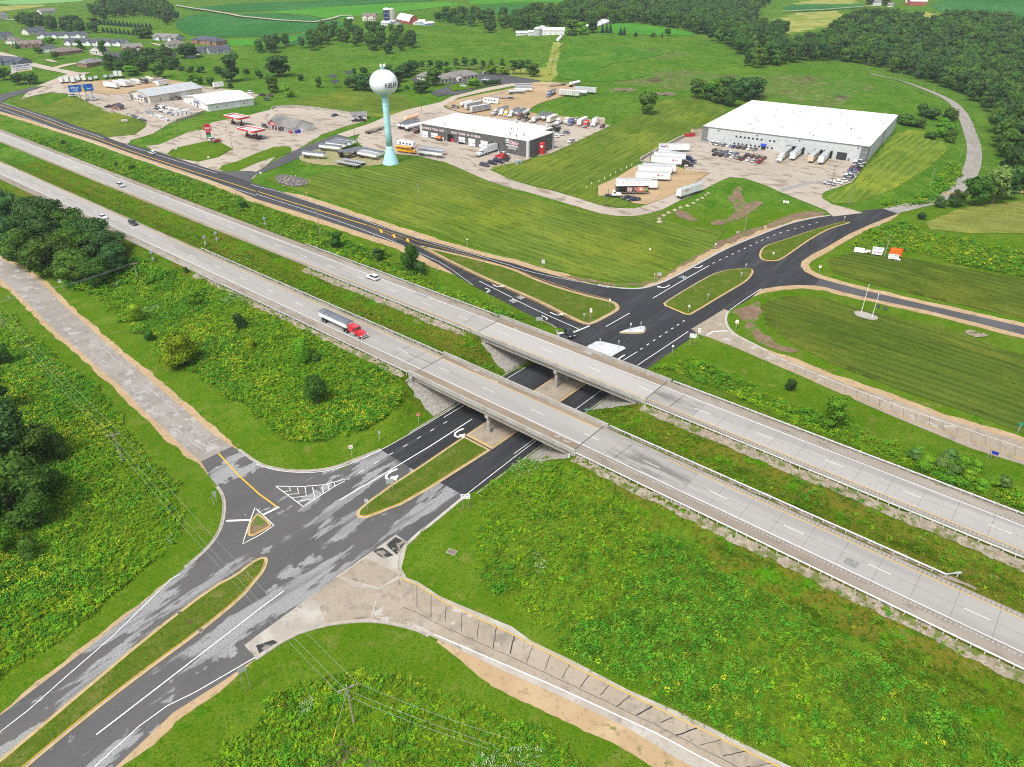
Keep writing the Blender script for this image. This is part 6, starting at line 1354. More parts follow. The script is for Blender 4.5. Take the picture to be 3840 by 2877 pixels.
    # skylights and vents
    for i,(u,v) in enumerate([(0.12,0.2),(0.12,0.55),(0.12,0.88),(0.3,0.2),(0.3,0.55),(0.3,0.88),(0.48,0.2),(0.48,0.55),(0.48,0.88),(0.66,0.2),(0.66,0.55),(0.66,0.85),(0.82,0.2),(0.82,0.55),(0.9,0.3)]):
        x,y=u*L,v*(D if u<0.85 else Dr)-0.6;b=MB();b.box(x,x+2.4,y,y+1.2,h,h+0.28,mat('skylight',(0.55,0.58,0.58),rough=0.3),0.25,0.25);b.build('skylight',rf)
    for (u,v,r_,hh) in ((0.21,0.1,0.16,1.3),(0.5,0.06,0.3,0.6),(0.8,0.15,0.16,1.6),(0.86,0.12,0.4,0.7),(0.9,0.2,0.25,1.8),(0.7,0.5,0.3,0.5),(0.74,0.55,0.3,0.5)):
        x,y=u*L,v*D;b=MB();b.cyl((x,y,h),(x,y,h+hh),r_,r_,m_dkmetal,8);b.build('roof_vent',rf)
    for (u,v) in ((0.6,0.96),(0.88,0.95)):
        x,y=u*L,v*D;b=MB();b.cyl((x,y,h),(x,y,h+0.8),0.4,0.4,m_galv,10);b.lathe([(0.1,h+0.6),(0.8,h+0.8),(0.9,h+1.3),(0.5,h+1.7)],m_galv,12,x,y);b.build('roof_vent',rf)
    return o,rz,L,D
TW=truck_wash()

# warehouse
def warehouse():
    h,z0=8.6,3.75;P_=on_plane([(1518,273)],z0+h)[0];o=Vector((P_[0],P_[1],0));rz,L,D=R(-33.1),87.0,91.0
    root=thing('warehouse','huge pale grey warehouse with a flat white roof and truck docks','building',loc=(o.x,o.y,z0),rz=rz)
    b=MB();b.box(0.1,L-0.1,0.1,D,-1.5,h-0.3,m_seamlight);b.build('wall',root)
    b=MB();b.box(-0.1,L+0.1,-0.1,D+0.1,h-0.3,h,m_whiteroof);rf=b.build('roof',root)
    for (x0,x1,y0,y1) in ((-0.16,L+0.16,-0.16,0.25),(-0.16,0.25,0.25,D+0.16),(L-0.25,L+0.16,0.25,D+0.16),(0.25,L-0.25,D-0.25,D+0.16)):
        b=MB();b.box(x0,x1,y0,y1,h-0.32,h+0.1,m_whsedark if y0<0 and x1>L else m_trim);b.build('roof_edge',root)
    n=24;w=L/n
    pm={}
    def wp(x0,x1,z0_,z1_,m,axis,off):
        key=(round(x1-x0,2),round(z1_-z0_,2),m.name,axis)
        if key not in pm:
            b=MB()
            if axis=='y':b.box(0,x1-x0,-0.07,0,0,z1_-z0_,m)
            else:b.box(0,0.07,0,x1-x0,0,z1_-z0_,m)
            pm[key]=b.mesh('wall_panel')
        q_=link('wall_panel',pm[key],root);q_.location=(x0,off,z0_) if axis=='y' else (off,x0,z0_)
    for i in range(n):
        m=m_whsedark if i in (0,1) and i==0 or i==n-1 else m_whsepanel
        for (a,c) in ((-0.8,2.9),(3.05,5.6),(5.75,h-0.36)):wp(w*i+0.08,w*(i+1)-0.08,a,c,m,'y',0.1)
    ns=22;ws=D/ns
    for i in range(ns):
        m=m_whsedark if i in (0,11) else m_whsepanel
        for (a,c) in ((-1.0,3.9),(4.05,h-0.36)):wp(ws*i+0.08,ws*(i+1)-0.08,a,c,m,'x',L-0.1)
    X= lambda u:(u-92)/(1245-92)*L      # survey units of the front view
    for u in (353,384,414,443,474,504,535,595,626):frame_window(root,X(u)-0.55,X(u)+0.55,5.0,6.0,0.02)
    for u in (346,376,406,435,466,496,526,587,618):frame_window(root,X(u)-0.55,X(u)+0.55,1.3,2.3,0.02)
    b=MB();b.side([(0,0)],0,0,m_blue) if False else None
    xa,xb=X(538),X(577);b=MB();b.add([(xa,0.02,3.6),(xb,0.02,3.6),(xb,-1.5,2.75),(xa,-1.5,2.75),(xa,-1.5,2.5),(xb,-1.5,2.5)],[(0,3,2,1),(3,4,5,2)],m_blue);b.build('awning',root)
    panel('door',root,xa+0.4,xb-0.4,-0.3,2.3,0.02,m_glass,0.04)
    for u0,u1 in ((722,772),(787,836),(908,957),(972,1022)):
        d=panel('dock_door',root,X(u0),X(u1),0.6,3.9,0.02,m_black,0.1);b=MB();b.box(X(u0)-0.35,X(u1)+0.35,-0.6,-0.1,3.9,4.35,m_dkmetal);b.build('dock_hood',d)
        for x in (X(u0)-0.35,X(u1)+0.02):b=MB();b.box(x,x+0.33,-0.6,-0.1,0.4,3.9,m_dkmetal);b.build('dock_seal',d)
    d=panel('big_door',root,X(1055),X(1120),-0.6,4.3,0.02,m_dkmetal,0.08)
    for i in range(1,8):panel('door_slat',d,X(1055),X(1120),-0.6+i*0.6,-0.56+i*0.6,-0.06,m_black,0.01)
    for u in (1130,142,866):panel('door',root,X(u),X(u)+1.0,-0.4,1.9,0.02,m_bluesid,0.05)
    for u in (210,495,790,1175):b=MB();b.box(X(u),X(u)+0.8,-0.3,0.02,7.3,7.6,m_dkmetal);b.build('wall_light',root)
    b=MB();b.box(X(860),X(880),-1.6,0.02,0,1.1,m_kerb);b.build('dock_steps',root)
    for (u,v,s_) in ((0.23,0.18,2.2),(0.3,0.5,1.6),(0.5,0.3,1.2),(0.62,0.2,1.2),(0.78,0.25,1.5),(0.9,0.15,2.0),(0.4,0.75,1.3),(0.6,0.7,1.5),(0.75,0.55,1.6)):
        x,y=u*L,v*D;b=MB();b.box(x,x+s_,y,y+s_,h,h+0.9,m_galv,0.1,0.1);b.build('roof_unit',rf)
    for i in range(1,12):b=MB();b.box(0.3,L-0.3,D*i/12-0.1,D*i/12+0.1,h,h+0.025,mat('roof_seam',(0.58,0.58,0.57),rough=0.8));b.build('roof_seam',rf)
    rr=np.random.default_rng(5)
    for i in range(26):
        x,y=rr.uniform(3,L-3),rr.uniform(3,D-3);b=MB();b.cyl((x,y,h),(x,y,h+rr.uniform(0.5,1.3)),0.15,0.15,m_dkmetal,6);b.build('roof_vent',rf)
    return o,rz,L,D,z0
WH=warehouse()

# petrol station
GS= lambda x,y:((820+x/2.2696)*SC,(400+y/2.2696)*SC)
m_caseyred=paint('station_red',(0.48,0.02,0.035),rough=0.4)
def gas_store():
    o,rz,L,D=frame(GS(425,180),GS(640,233),GS(803,192));o.z=base_z(o,rz,L,D)+0.02;h=3.1
    root=thing('station_shop','petrol station shop with a grey shingle roof and red front gable','shop',loc=o,rz=rz)
    # main body with ridge along the front direction, gable ends to the sides
    gable_walls(root,L,D,h,3.2,m_wallw,'x');b=MB();b.box(0.05,L-0.05,-0.05,0.3,-0.2,1.2,m_shgrey);b.build('stone_skirt',root)
    rf=gable_roof('roof',root,L,D,h,3.2,m_shgrey,0.8,'x')
    gx,gw=L*0.36,9.0;b=MB();V=[(gx-gw/2,-2.6,h-0.2),(gx+gw/2,-2.6,h-0.2),(gx,-2.6,h+2.9)];b.add(V,[(0,1,2)],m_caseyred);g=b.build('front_gable',root)
    b=MB();b.add([(gx-gw/2-0.6,-3.0,h-0.6),(gx,-3.0,h+3.1),(gx+gw/2+0.6,-3.0,h-0.6),(gx-gw/2-0.6,D*0.42,h-0.6),(gx,D*0.42,h+3.1),(gx+gw/2+0.6,D*0.42,h-0.6)],[(0,1,4,3),(1,2,5,4)],m_shgrey);b.build('gable_roof',root)
    text('lettering',"Casey's",g,m_letw,3.6,1.1,(gx,-2.64,h+0.75),(R(90),0,0),0.02,0.02)
    for x in (gx-gw/2+0.3,gx+gw/2-0.3,gx-1.5,gx+1.5):b=MB();b.box(x-0.2,x+0.2,-2.7,-2.3,-0.2,h-0.2,m_cream);b.build('column',root)
    panel('entrance_door',root,gx-1.1,gx+1.1,0,2.4,0,m_glass)
    for x in (gx-4,gx+2.4,gx+5):frame_window(root,x,x+1.8,0.9,2.4,0)
    for x,c in ((L*0.72,m_galv),(L*0.8,m_galv),(L*0.9,m_caseyred)):b=MB();b.box(x,x+1.3,-1.0,-0.2,-0.1,1.7,c);b.build('ice_box',root)
    for i in range(4):b=MB();b.box(L+0.3,L+1.0,1.0+i*1.1,1.9+i*1.1,-0.1,1.7,m_blue if i<3 else m_letw);b.build('propane_cage',root)
    for y in (5.5,6.6):panel('door',root,y,y+0.9,0,2.2,L,m_letw,0.05,'x')
gas_store()
def canopy(A,ang,label):
    p=at(*A);root=thing('pump_canopy',label,'canopy',loc=p,rz=ang);L,W,z=15.0,7.2,4.7
    b=MB();b.box(-L/2+0.3,L/2-0.3,-W/2+0.3,W/2-0.3,z,z+0.25,mat('canopy_deck',(0.42,0.40,0.40),rough=0.7,layers=[((0.3,0.25,0.24),0.5,0.5,0.65)]));b.build('deck',root)
    for (x0,x1,y0,y1) in ((-L/2,L/2,-W/2,-W/2+0.25),(-L/2,L/2,W/2-0.25,W/2),(-L/2,-L/2+0.25,-W/2+0.25,W/2-0.25),(L/2-0.25,L/2,-W/2+0.25,W/2-0.25)):
        b=MB();b.box(x0,x1,y0,y1,z-0.25,z+0.75,m_caseyred);f=b.build('fascia',root)
        b=MB();b.box(x0+0.01,x1-0.01,y0+0.01,y1-0.01,z+0.75,z+0.95,m_letw);b.build('fascia_cap',f)
    text('lettering',"Casey's",root,m_letw,2.6,0.7,(3.5,-W/2-0.03,z+0.25),(R(90),0,0),0.02,0.02)
    for x in (-4.2,4.2):
        b=MB();b.box(x-0.25,x+0.25,-0.25,0.25,-0.1,z,m_dkmetal);b.build('column',root)
        b=MB();b.box(x-2.2,x+2.2,-0.7,0.7,-0.1,0.16,m_kerb,b=0.4);b.build('pump_island',root)
        for dx in (-1.3,1.3):
            b=MB();b.box(x+dx-0.45,x+dx+0.45,-0.35,0.35,0.16,2.0,m_dkmetal,0.05,0.05);u=b.build('fuel_pump',root)
            b=MB();b.box(x+dx-0.4,x+dx+0.4,-0.38,0.38,1.4,1.85,m_caseyred);b.build('pump_head',u)
a_can=ang_of(GS(235,262),GS(325,283))
canopy(GS(165,160),a_can,'red-fascia pump canopy farther from the shop, in the corner of the station lot')
canopy(GS(290,272),a_can,'red-fascia pump canopy nearer the shop with two cars under it')
def station_sign():
    p=at(455.5,313);root=thing('station_price_sign','tall red station sign with prices on two posts','sign',loc=p,rz=R(20))
    for x in (-0.9,0.9):b=MB();b.cyl((x,0,-0.2),(x,0,8.0),0.12,0.12,m_dkmetal,8);b.build('post',root)
    b=MB();b.prism([(0,0)]*0+[(-2.0,-0.2),(2.0,-0.2),(2.0,0.2),(-2.0,0.2)],7.6,9.8,m_caseyred);hd=b.build('sign_head',root)
    b=MB();b.add([(-2.0,-0.2,9.8),(2.0,-0.2,9.8),(0.9,-0.2,10.6),(0,-0.2,11.0),(-0.9,-0.2,10.6),(-2.0,0.2,9.8),(2.0,0.2,9.8),(0.9,0.2,10.6),(0,0.2,11.0),(-0.9,0.2,10.6)],[(0,1,2,3,4),(9,8,7,6,5),(1,6,7,2),(2,7,8,3),(3,8,9,4),(4,9,5,0)],m_caseyred);b.build('sign_crown',root)
    text('lettering',"Casey's",hd,m_letw,3.4,1.2,(0,-0.24,8.7),(R(90),0,0),0.02,0.02)
    for i,(m,t) in enumerate(((m_red,'2.79'),(m_letb,'2.89'),(paint('price_green',(0.02,0.3,0.08)),'3.49'))):
        b=MB();b.box(-1.2,1.2,-0.15,0.15,6.4-i*1.1,7.35-i*1.1,m);pb=b.build('price_panel',root)
station_sign()
house('small white garage with grey gable roof at the corner of the station lot',GS(1142,118),GS(1262,108),5.5,2.6,1.6,m_wallw,m_shgrey,name='garage',windows=1,garage=0)

# left-hand shops
LS= lambda x,y:((200+x/2.2696)*SC,(250+y/2.2696)*SC)
def shop(label,A,B,C,h,rise,mw,mr,sign,signcol,doors):
    o,rz,L,D=frame(A,B,C);o.z=base_z(o,rz,L,min(D,30))+0.15
    root=thing('metal_shop',label,'building',loc=o,rz=rz);gable_walls(root,L,D,h,rise,mw,'y');rf=gable_roof('roof',root,L,D,h,rise,mr,0.7,'y',0.2)
    for i in range(int(D/4)):
        for sd in (0,1):
            x0,x1=(-0.7,L/2) if sd==0 else (L/2,L+0.7);zz= lambda x:h+rise*(1-abs(x-L/2)/(L/2))+0.22
            b=MB();y=2+i*4;b.add([(x0,y,zz(x0)),(x1,y,zz(x1)),(x1,y+0.12,zz(x1)),(x0,y+0.12,zz(x0))],[(0,1,2,3)],m_trim);b.build('roof_seam',rf)
    for (f0,f1,z1,m) in doors:panel('door',root,L*f0,L*f1,-0.1,z1,0,m)
    for f in (0.3,0.45,0.6):frame_window(root,L*f-0.8,L*f+0.8,0.9,2.0,0)
    s_=panel('shop_sign',root,L*0.45,L*0.68,h*0.62,h*0.62+1.7,0,signcol,0.08);
    for i,t in enumerate(sign):text('lettering',t,s_,m_letw,L*0.2,0.42,(L*0.565,-0.1,h*0.62+1.35-i*0.52),(R(90),0,0),0.01)
    for i in range(4):panel('side_door' if i==2 else 'wall_vent',root,D*(0.18+0.2*i),D*(0.18+0.2*i)+(3.4 if i==2 else 0.7),0 if i==2 else 1.5,3.6 if i==2 else 2.2,L,m_doorw if i==2 else m_dkmetal,0.05,'x')
    return root
m_darkdoor=mat('dark_grey_door',(0.12,0.12,0.13),rough=0.6);m_navy=paint('navy_sign',(0.03,0.05,0.22))
shop('long cream metal shop with a grey gable roof behind the stacked truck caps',LS(655,283),LS(830,318),LS(1268,240),4.6,2.6,m_cream,m_metalroof,['TRUCK','REPAIR'],m_navy,[(0.03,0.2,3.8,m_darkdoor),(0.72,0.9,3.8,m_darkdoor)])
shop('white metal shop with a pale gable roof and blue sign, right of the truck caps',(398,221),(450.6,241.6),(538,223),4.2,2.4,m_wallw,mat('pale_metal_roof',(0.60,0.62,0.62),rough=0.5,metal=0.1,layers=[((0.5,0.5,0.48),0.2,0.5,0.7)]),['New Options','TRUCK TOPS'],m_navy,[(0.55,0.62,2.2,m_darkdoor)])
# office
def office():
    OF= lambda x,y:((1500+x/2.763)*SC,(240+y/2.763)*SC)
    o,rz,L,_=frame(OF(175,160),OF(412,205));o2=at(*OF(412,205));o.z=base_z(o,rz,L,10)
    root=thing('office_building','long low cream office with a grey hip roof behind the tower','building',loc=o,rz=rz)
    b=MB();b.box(0,L,0,14,-0.8,3.0,m_cream);b.build('wall',root);hip_roof('roof',root,0,L,0,14,3.0,3.2,m_shgrey,0.8)
    b=MB();b.box(L-13,L,14,38,-0.8,3.0,m_cream);b.build('wing_wall',root);hip_roof('wing_roof',root,L-13,L,9,38,3.02,3.1,m_shgrey,0.8)
    for i in range(7):frame_window(root,L*(i+0.5)/7-0.7,L*(i+0.5)/7+0.7,0.9,2.2,0)
    for i in range(10):frame_window(root,2+i*3.6,3.5+i*3.6,0.9,2.2,L,'x')
    b=MB();b.box(L,L+3,15,19,-0.5,2.9,m_cream,b=0.3);b.build('porch',root);panel('door',root,16,18,0,2.2,L+3,m_glass,0.04,'x')
office()
# farm with silos
FA= lambda x,y:((1280+x/3.0262)*SC,(y/3.0262)*SC)
def silo(P,top,r_,m,label,mcap,name='silo'):
    p=at(*P);d=rays([top])[0];h=CAMZ+d[2]/math.hypot(d[0],d[1])*math.hypot(p.x,p.y)-p.z
    root=thing(name,label,'silo',loc=p);b=MB();b.lathe([(r_,-1),(r_,h-r_*0.55)],m,20);bd=b.build('body',root,smooth=False)
    b=MB();b.lathe([(r_*1.03,h-r_*0.58),(r_*0.86,h-r_*0.25),(r_*0.5,h-0.05*r_),(0.25,h)],mcap,20);b.build('dome',root,smooth=True)
    for i in range(6):z=(h-r_*0.6)*(i+0.5)/6;b=MB();b.lathe([(r_+0.02,z),(r_+0.09,z+0.06),(r_+0.02,z+0.12)],mcap if name=='silo' and i%2==0 else m,20);b.build('hoop',bd)
    b=MB();b.box(r_*0.7,r_*0.7+0.5,-r_*0.9,-r_*0.9+0.5,0,h-r_,m_metal);b.build('chute',root)
silo(FA(523,252),FA(517,88),4.0,m_silo_b,'tall navy blue silo at the far farm',m_letw);silo(FA(580,250),FA(573,90),3.6,m_silo_c,'pale concrete stave silo with a round top at the far farm',m_silo_c);silo(FA(806,245),FA(803,172),2.6,m_silo_b,'short navy silo behind the red barn',m_letw)
def barn(label,A,B,D,h,rise,mw,mr,gambrel=False,name='barn',hide=None):
    o,rz,L,_=frame(A,B);o.z=base_z(o,rz,L,D);root=thing(name,label,'barn',loc=o,rz=rz)
    pr=[(0,-1),(D,-1),(D,h),(D*0.82,h+rise*0.62),(D/2,h+rise),(D*0.18,h+rise*0.62),(0,h)] if gambrel else [(0,-1),(D,-1),(D,h),(D/2,h+rise),(0,h)]
    V=[(x,y,z) for x in (0,L) for y,z in pr];n=len(pr);b=MB();b.add(V,[tuple(range(n-1,-1,-1)),tuple(range(n,2*n)),(0,1,n+1,n),(1,2,n+2,n+1),(n-1,0,n,2*n-1)],mw);b.build('wall',root)
    rp=[(y+(0.5 if y>D/2 else -0.5 if y<D/2 else 0)*(1 if i in (0,n-3) else 0.4),z+0.12) for i,(y,z) in enumerate(pr[2:])]
    V=[(x,y,z) for x in (-0.5,L+0.5) for y,z in rp];k=len(rp);b=MB();b.add(V,[(i,i+1,k+i+1,k+i) for i in range(k-1)],mr);b.build('roof',root)
    panel('barn_door',root,D*0.35,D*0.65,0,h*0.8,L,m_trim,0.06,'x');
    for i in range(4):frame_window(root,L*(i+0.5)/4-0.5,L*(i+0.5)/4+0.5,1.2,2.0,0)
    return root
m_wroof=mat('white_metal_roof',(0.70,0.71,0.71),rough=0.5,layers=[((0.58,0.58,0.57),0.15,0.48,0.66)])
barn('red gambrel barn with a big white roof at the far farm',FA(632,250),FA(775,282),11,3.2,6.2,m_barnred,m_wroof, True)
barn('white cattle shed left of the farm silos',FA(450,290),FA(535,292),9,2.6,1.8,m_wallw,m_wroof,name='shed');barn('pale grey lean-to between the farm silos and the cattle shed',FA(530,275),FA(590,285),9,2.8,1.6,m_galv,m_metalroof,name='shed')
barn('white shed right of the red barn',FA(835,280),FA(945,285),9,3.0,2.0,m_wallw,m_wroof,name='shed');barn('pale blue shed at the right end of the far farm',FA(945,295),FA(1055,292),8,2.6,1.4,mat('pale_blue_metal',(0.30,0.42,0.52),rough=0.5),m_wroof,name='shed')
barn('small white garage left of the far farmhouse',FA(70,238),FA(125,238),6,2.4,1.5,m_wallw,m_wroof,name='shed')
house('cream two-storey farmhouse with brown roof at the far farm',FA(240,236),FA(385,235),9,5.0,2.6,m_cream,m_shbrown,gables=2)
HB= lambda x,y:((1900+x/2.1183)*SC,(20+y/2.1183)*SC)
barn('long white shed with white roof on the hilltop',HB(282,240),HB(458,234),11,4.6,2.2,m_wallw,m_wroof);barn('small white-roofed shed left of the grain bins',HB(75,242),HB(165,236),9,2.4,1.6,m_wallw,m_wroof,name='shed');barn('tiny white shed beside the grain bins',HB(170,240),HB(222,238),6,3.2,1.4,m_wallw,m_wroof,name='shed')
silo(HB(248,238),HB(247,170),4.6,m_galv,'silver grain bin in front of the long white hilltop shed',m_galv,'grain_bin');silo(HB(283,225),HB(283,160),4.6,m_galv,'silver grain bin behind the other hilltop bin',m_galv,'grain_bin')
barn('very long white poultry barn at the edge of the hill wood',HB(640,190),HB(877,130),14,3.4,2.6,m_wallw,m_wroof)
TR= lambda x,y:q(3,0,(x,y))[0]
barn('big white-roofed barn at the far top right',TR(1222,48),TR(1362,48),16,5.0,7.0,m_barnred,m_wroof, True);barn('red shed left of the far top right barn',TR(1186,42),TR(1222,42),8,3.0,2.0,m_barnred,m_wroof,name='shed')
house('white house with grey roof at the far top right',TR(893,50),TR(975,50),9,4.5,2.6,m_wallw,m_shgrey);house('small white house right of the purple tree at the far top right',TR(1030,60),TR(1078,60),7,3.0,2.0,m_wallw,m_shgrey)
tr(*TR(1012,48),TR(0,0)[1]-6,20,'round','dark','dark purple-leaved tree between the far white houses');tr(*TR(870,50),TR(0,0)[1]-4,16,'round','dark','dark tree left of the far white house')
# white grain bag on the hill
p0,p1=at(*HB(405,285)),at(*HB(432,258));b=MB();b.cyl((0,0,1.0),(p1.x-p0.x,p1.y-p0.y,p1.z-p0.z+1.0),1.4,1.4,m_letw,12);b.build('silage_bag',label='white plastic silage bag lying on the hillside',cat='silage bag',loc=p0)

# ------------------------------------------------------------------ vehicles
m_tyre=mat('tyre_rubber',(0.015,0.015,0.016),rough=0.9);m_rim=paint('wheel_rim',(0.45,0.46,0.47),rough=0.3,metal=0.8);m_vglass=mat('vehicle_glass',(0.015,0.018,0.022),rough=0.08,spec=0.7)
m_chrome=paint('chrome',(0.65,0.66,0.67),rough=0.15,metal=1.0);m_lamp=mat('headlamp',(0.75,0.76,0.74),rough=0.2);m_tail=mat('tail_lamp',(0.35,0.01,0.01),rough=0.3);m_tarp=mat('grey_tarp',(0.10,0.115,0.135),rough=0.8,layers=[((0.15,0.165,0.19),1.0,0.5,0.65)],obj=True)
m_plastic=mat('black_plastic',(0.02,0.02,0.022),rough=0.6);m_alu=paint('trailer_aluminium',(0.50,0.51,0.52),rough=0.3,metal=0.7);m_deckw=mat('trailer_deck',(0.22,0.18,0.14),rough=0.9)
PC={'white':(0.72,0.73,0.73),'black':(0.012,0.012,0.014),'grey':(0.22,0.23,0.24),'silver':(0.45,0.46,0.47),'dark':(0.045,0.05,0.06),'blue':(0.02,0.045,0.20),'slate':(0.09,0.13,0.18),'navy':(0.012,0.02,0.07),'maroon':(0.12,0.012,0.02),'red':(0.45,0.012,0.02),'yellow':(0.70,0.36,0.01),'brown':(0.09,0.045,0.03),'orange':(0.55,0.16,0.03),'cream':(0.66,0.63,0.55),'peach':(0.75,0.45,0.28),'bus':(0.72,0.32,0.012),'beige':(0.55,0.45,0.33),'teal':(0.05,0.32,0.33),'pblue':(0.55,0.66,0.70)}
def pm(c): return paint('paint_'+c,PC[c],rough=0.28,coat=0.5)
VM={}
def wheel_meshes(r,w):
    k=('wheel',r,w)
    if k not in VM:
        a=MB();a.cyl((0,-w/2,0),(0,w/2,0),r,r,m_tyre,14);b=MB();b.cyl((0,-w/2-0.012,0),(0,w/2+0.012,0),r*0.58,r*0.58,m_rim,12);VM[k]=(a.mesh('wheel'),b.mesh('rim'))
    return VM[k]
def wheels(root,xs,track,r=0.34,w=0.24,rims=True):
    mw,mr=wheel_meshes(r,w)
    for x in xs:
        for s in (-1,1):
            o=link('wheel',mw,root);o.location=(x,s*(track/2-w/2),r)
            if rims:link('rim',mr,o)
def vpart(name,key,fn,root):
    if key not in VM:b=MB();fn(b);VM[key]=b.mesh(name)
    return link(name,VM[key],root)
def car(root,c,kind='sedan'):
    P=pm(c);W=0.92
    if kind=='sedan':low=[(-2.35,.32),(-2.4,.72),(-2.2,.93),(-1.3,.98),(1.0,.95),(2.1,.80),(2.36,.60),(2.32,.30)];cab=[(-1.75,.95),(-1.05,1.42),(0.25,1.45),(1.05,.93)];rf=[(-1.08,1.40),(-1.0,1.47),(0.2,1.48),(0.3,1.42)];ax=(-1.4,1.42)
    elif kind=='suv':low=[(-2.3,.38),(-2.36,.95),(-2.28,1.08),(1.05,1.06),(2.15,.95),(2.36,.70),(2.32,.36)];cab=[(-2.25,1.06),(-1.95,1.66),(0.3,1.72),(1.15,1.04)];rf=[(-2.0,1.64),(-1.9,1.75),(0.2,1.76),(0.38,1.66)];ax=(-1.42,1.42)
    else:low=[(-2.5,.36),(-2.55,1.0),(-2.48,1.12),(1.5,1.08),(2.3,.92),(2.5,.66),(2.46,.34)];cab=[(-2.46,1.1),(-2.25,1.72),(0.7,1.78),(1.75,1.04)];rf=[(-2.3,1.7),(-2.2,1.81),(0.6,1.82),(0.8,1.72)];ax=(-1.5,1.5)
    n=len(low);vpart('body',('cb',kind,c), lambda b:b.side(low,-W,W,P,[0.06]+[0.02]*(n-2)+[0.06]),root)
    vpart('windows',('cw',kind), lambda b:b.side(cab,-W+0.06,W-0.06,m_vglass,[0.02,0.2,0.2,0.02]),root)
    vpart('roof',('cr',kind,c), lambda b:b.side(rf,-W+0.24,W-0.24,P),root)
    f=low[-2][0];r_=low[1][0]
    for s in (-1,1):
        vpart('headlight',('hl',kind,s), lambda b:b.box(f-0.16,f+0.015,s*0.66-0.17,s*0.66+0.17,0.62,0.76,m_lamp),root)
        vpart('tail_light',('tl',kind,s), lambda b:b.box(r_-0.015,r_+0.1,s*0.7-0.15,s*0.7+0.15,0.72,0.88,m_tail),root)
    wheels(root,ax,1.72)
def pickup(root,c,kind='',cap=False):
    P=pm(c);W=0.98
    low=[(-2.9,.48),(-2.94,1.05),(1.25,1.10),(2.6,1.04),(2.86,.85),(2.84,.42)]
    vpart('body',('pb',c), lambda b:b.side(low,-W,W,P,[0.05,0.02,0.02,0.04,0.06,0.08]),root)
    vpart('windows',('pw',), lambda b:b.side([(-1.05,1.08),(-0.85,1.74),(0.75,1.78),(1.45,1.06)],-W+0.06,W-0.06,m_vglass,[0.02,0.18,0.18,0.02]),root)
    vpart('roof',('pr',c), lambda b:b.side([(-0.9,1.72),(-0.82,1.81),(0.7,1.83),(0.82,1.75)],-W+0.22,W-0.22,P),root)
    if cap:vpart('bed_cap',('pc',c), lambda b:b.side([(-2.9,1.06),(-2.8,1.72),(-1.0,1.76),(-1.0,1.08)],-W+0.05,W-0.05,P,[0,.12,.12,0]),root)
    else:vpart('bed',('pbed',), lambda b:b.box(-2.82,-1.12,-W+0.14,W-0.14,1.03,1.075,m_plastic),root)
    for s in (-1,1):
        vpart('headlight',('phl',s), lambda b:b.box(2.7,2.885,s*0.74-0.17,s*0.74+0.17,0.76,0.96,m_lamp),root)
        vpart('tail_light',('ptl',s), lambda b:b.box(-2.96,-2.85,s*0.86-0.1,s*0.86+0.1,0.7,1.0,m_tail),root)
    vpart('grille',('pg',), lambda b:b.box(2.8,2.9,-0.5,0.5,0.6,0.98,m_chrome),root)
    wheels(root,(-1.75,1.85),1.86,0.40,0.27)
def tractor(root,c,sleeper=True,day=False,x0=0.0):
    """conventional tractor; front bumper at x0, extends back 7 m"""
    P=pm(c);X=x0
    def hood(b):b.side([(X-2.6,0.75),(X-2.6,1.95),(X-0.5,1.72),(X-0.12,1.45),(X-0.1,0.75)],-0.98,0.98,P,[0.05,0.12,0.25,0.28,0.2])
    def cab(b):b.side([(X-4.2,0.8),(X-4.2,2.75),(X-3.1,2.85),(X-2.55,2.0),(X-2.5,0.8)],-1.05,1.05,P,[0,.1,.12,.06,0])
    def slp(b):b.side([(X-5.9,0.9),(X-5.9,3.25 if not day else 2.7),(X-4.6,3.35 if not day else 2.7),(X-3.6,2.95 if not day else 2.6),(X-4.21,0.9)],-1.1,1.1,P,[0,.12,.12,.1,0])
    vpart('hood',('th',c,X),hood,root);vpart('cab',('tc',c,X),cab,root)
    if sleeper:vpart('sleeper',('ts',c,X,day),slp,root)
    vpart('windscreen',('tw',X), lambda b:b.add([(X-2.56,-0.9,2.03),(X-2.56,0.9,2.03),(X-3.02,0.85,2.72),(X-3.02,-0.85,2.72)],[(0,1,2,3)],m_vglass),root)
    for s in (-1,1):
        vpart('side_window',('tsw',X,s), lambda b:b.box(X-3.75,X-2.85,s*1.03-0.02+s*0.0,s*1.03+0.02,1.75,2.4,m_vglass),root)
        vpart('headlight',('thl',X,s), lambda b:b.box(X-0.5,X-0.1,s*0.98-0.14,s*0.98+0.14,0.95,1.2,m_lamp),root)
        vpart('exhaust_stack',('tes',X,s), lambda b:b.cyl((X-4.35 if not sleeper else X-6.0,s*0.95,0.9),(X-4.35 if not sleeper else X-6.0,s*0.95,3.7),0.08,0.08,m_chrome,8),root)
        vpart('fuel_tank',('tft',X,s), lambda b:b.cyl((X-4.6,s*0.95,0.75),(X-3.0,s*0.95,0.75),0.32,0.32,m_chrome,10),root)
        vpart('fender',('tfe',c,X,s), lambda b:b.side([(X-2.1,0.95),(X-1.9,1.25),(X-0.9,1.28),(X-0.5,0.8)],s*1.0-0.25,s*1.0+0.25,P),root)
    vpart('bumper',('tb',X), lambda b:b.box(X-0.25,X,-1.15,1.15,0.4,0.8,m_chrome),root)
    vpart('grille',('tg',X), lambda b:b.box(X-0.14,X-0.07,-0.5,0.5,0.85,1.5,m_chrome),root)
    vpart('chassis',('tch',X,sleeper), lambda b:b.box(X-8.6 if sleeper else X-7.4,X-0.4,-0.45,0.45,0.65,0.95,m_dkmetal),root)
    ax=(-7.9,-6.7) if sleeper else (-6.7,-5.5)
    wheels(root,(X-1.25,),2.3,0.5,0.3);wheels(root,(X+ax[0],X+ax[1]),2.4,0.5,0.55)
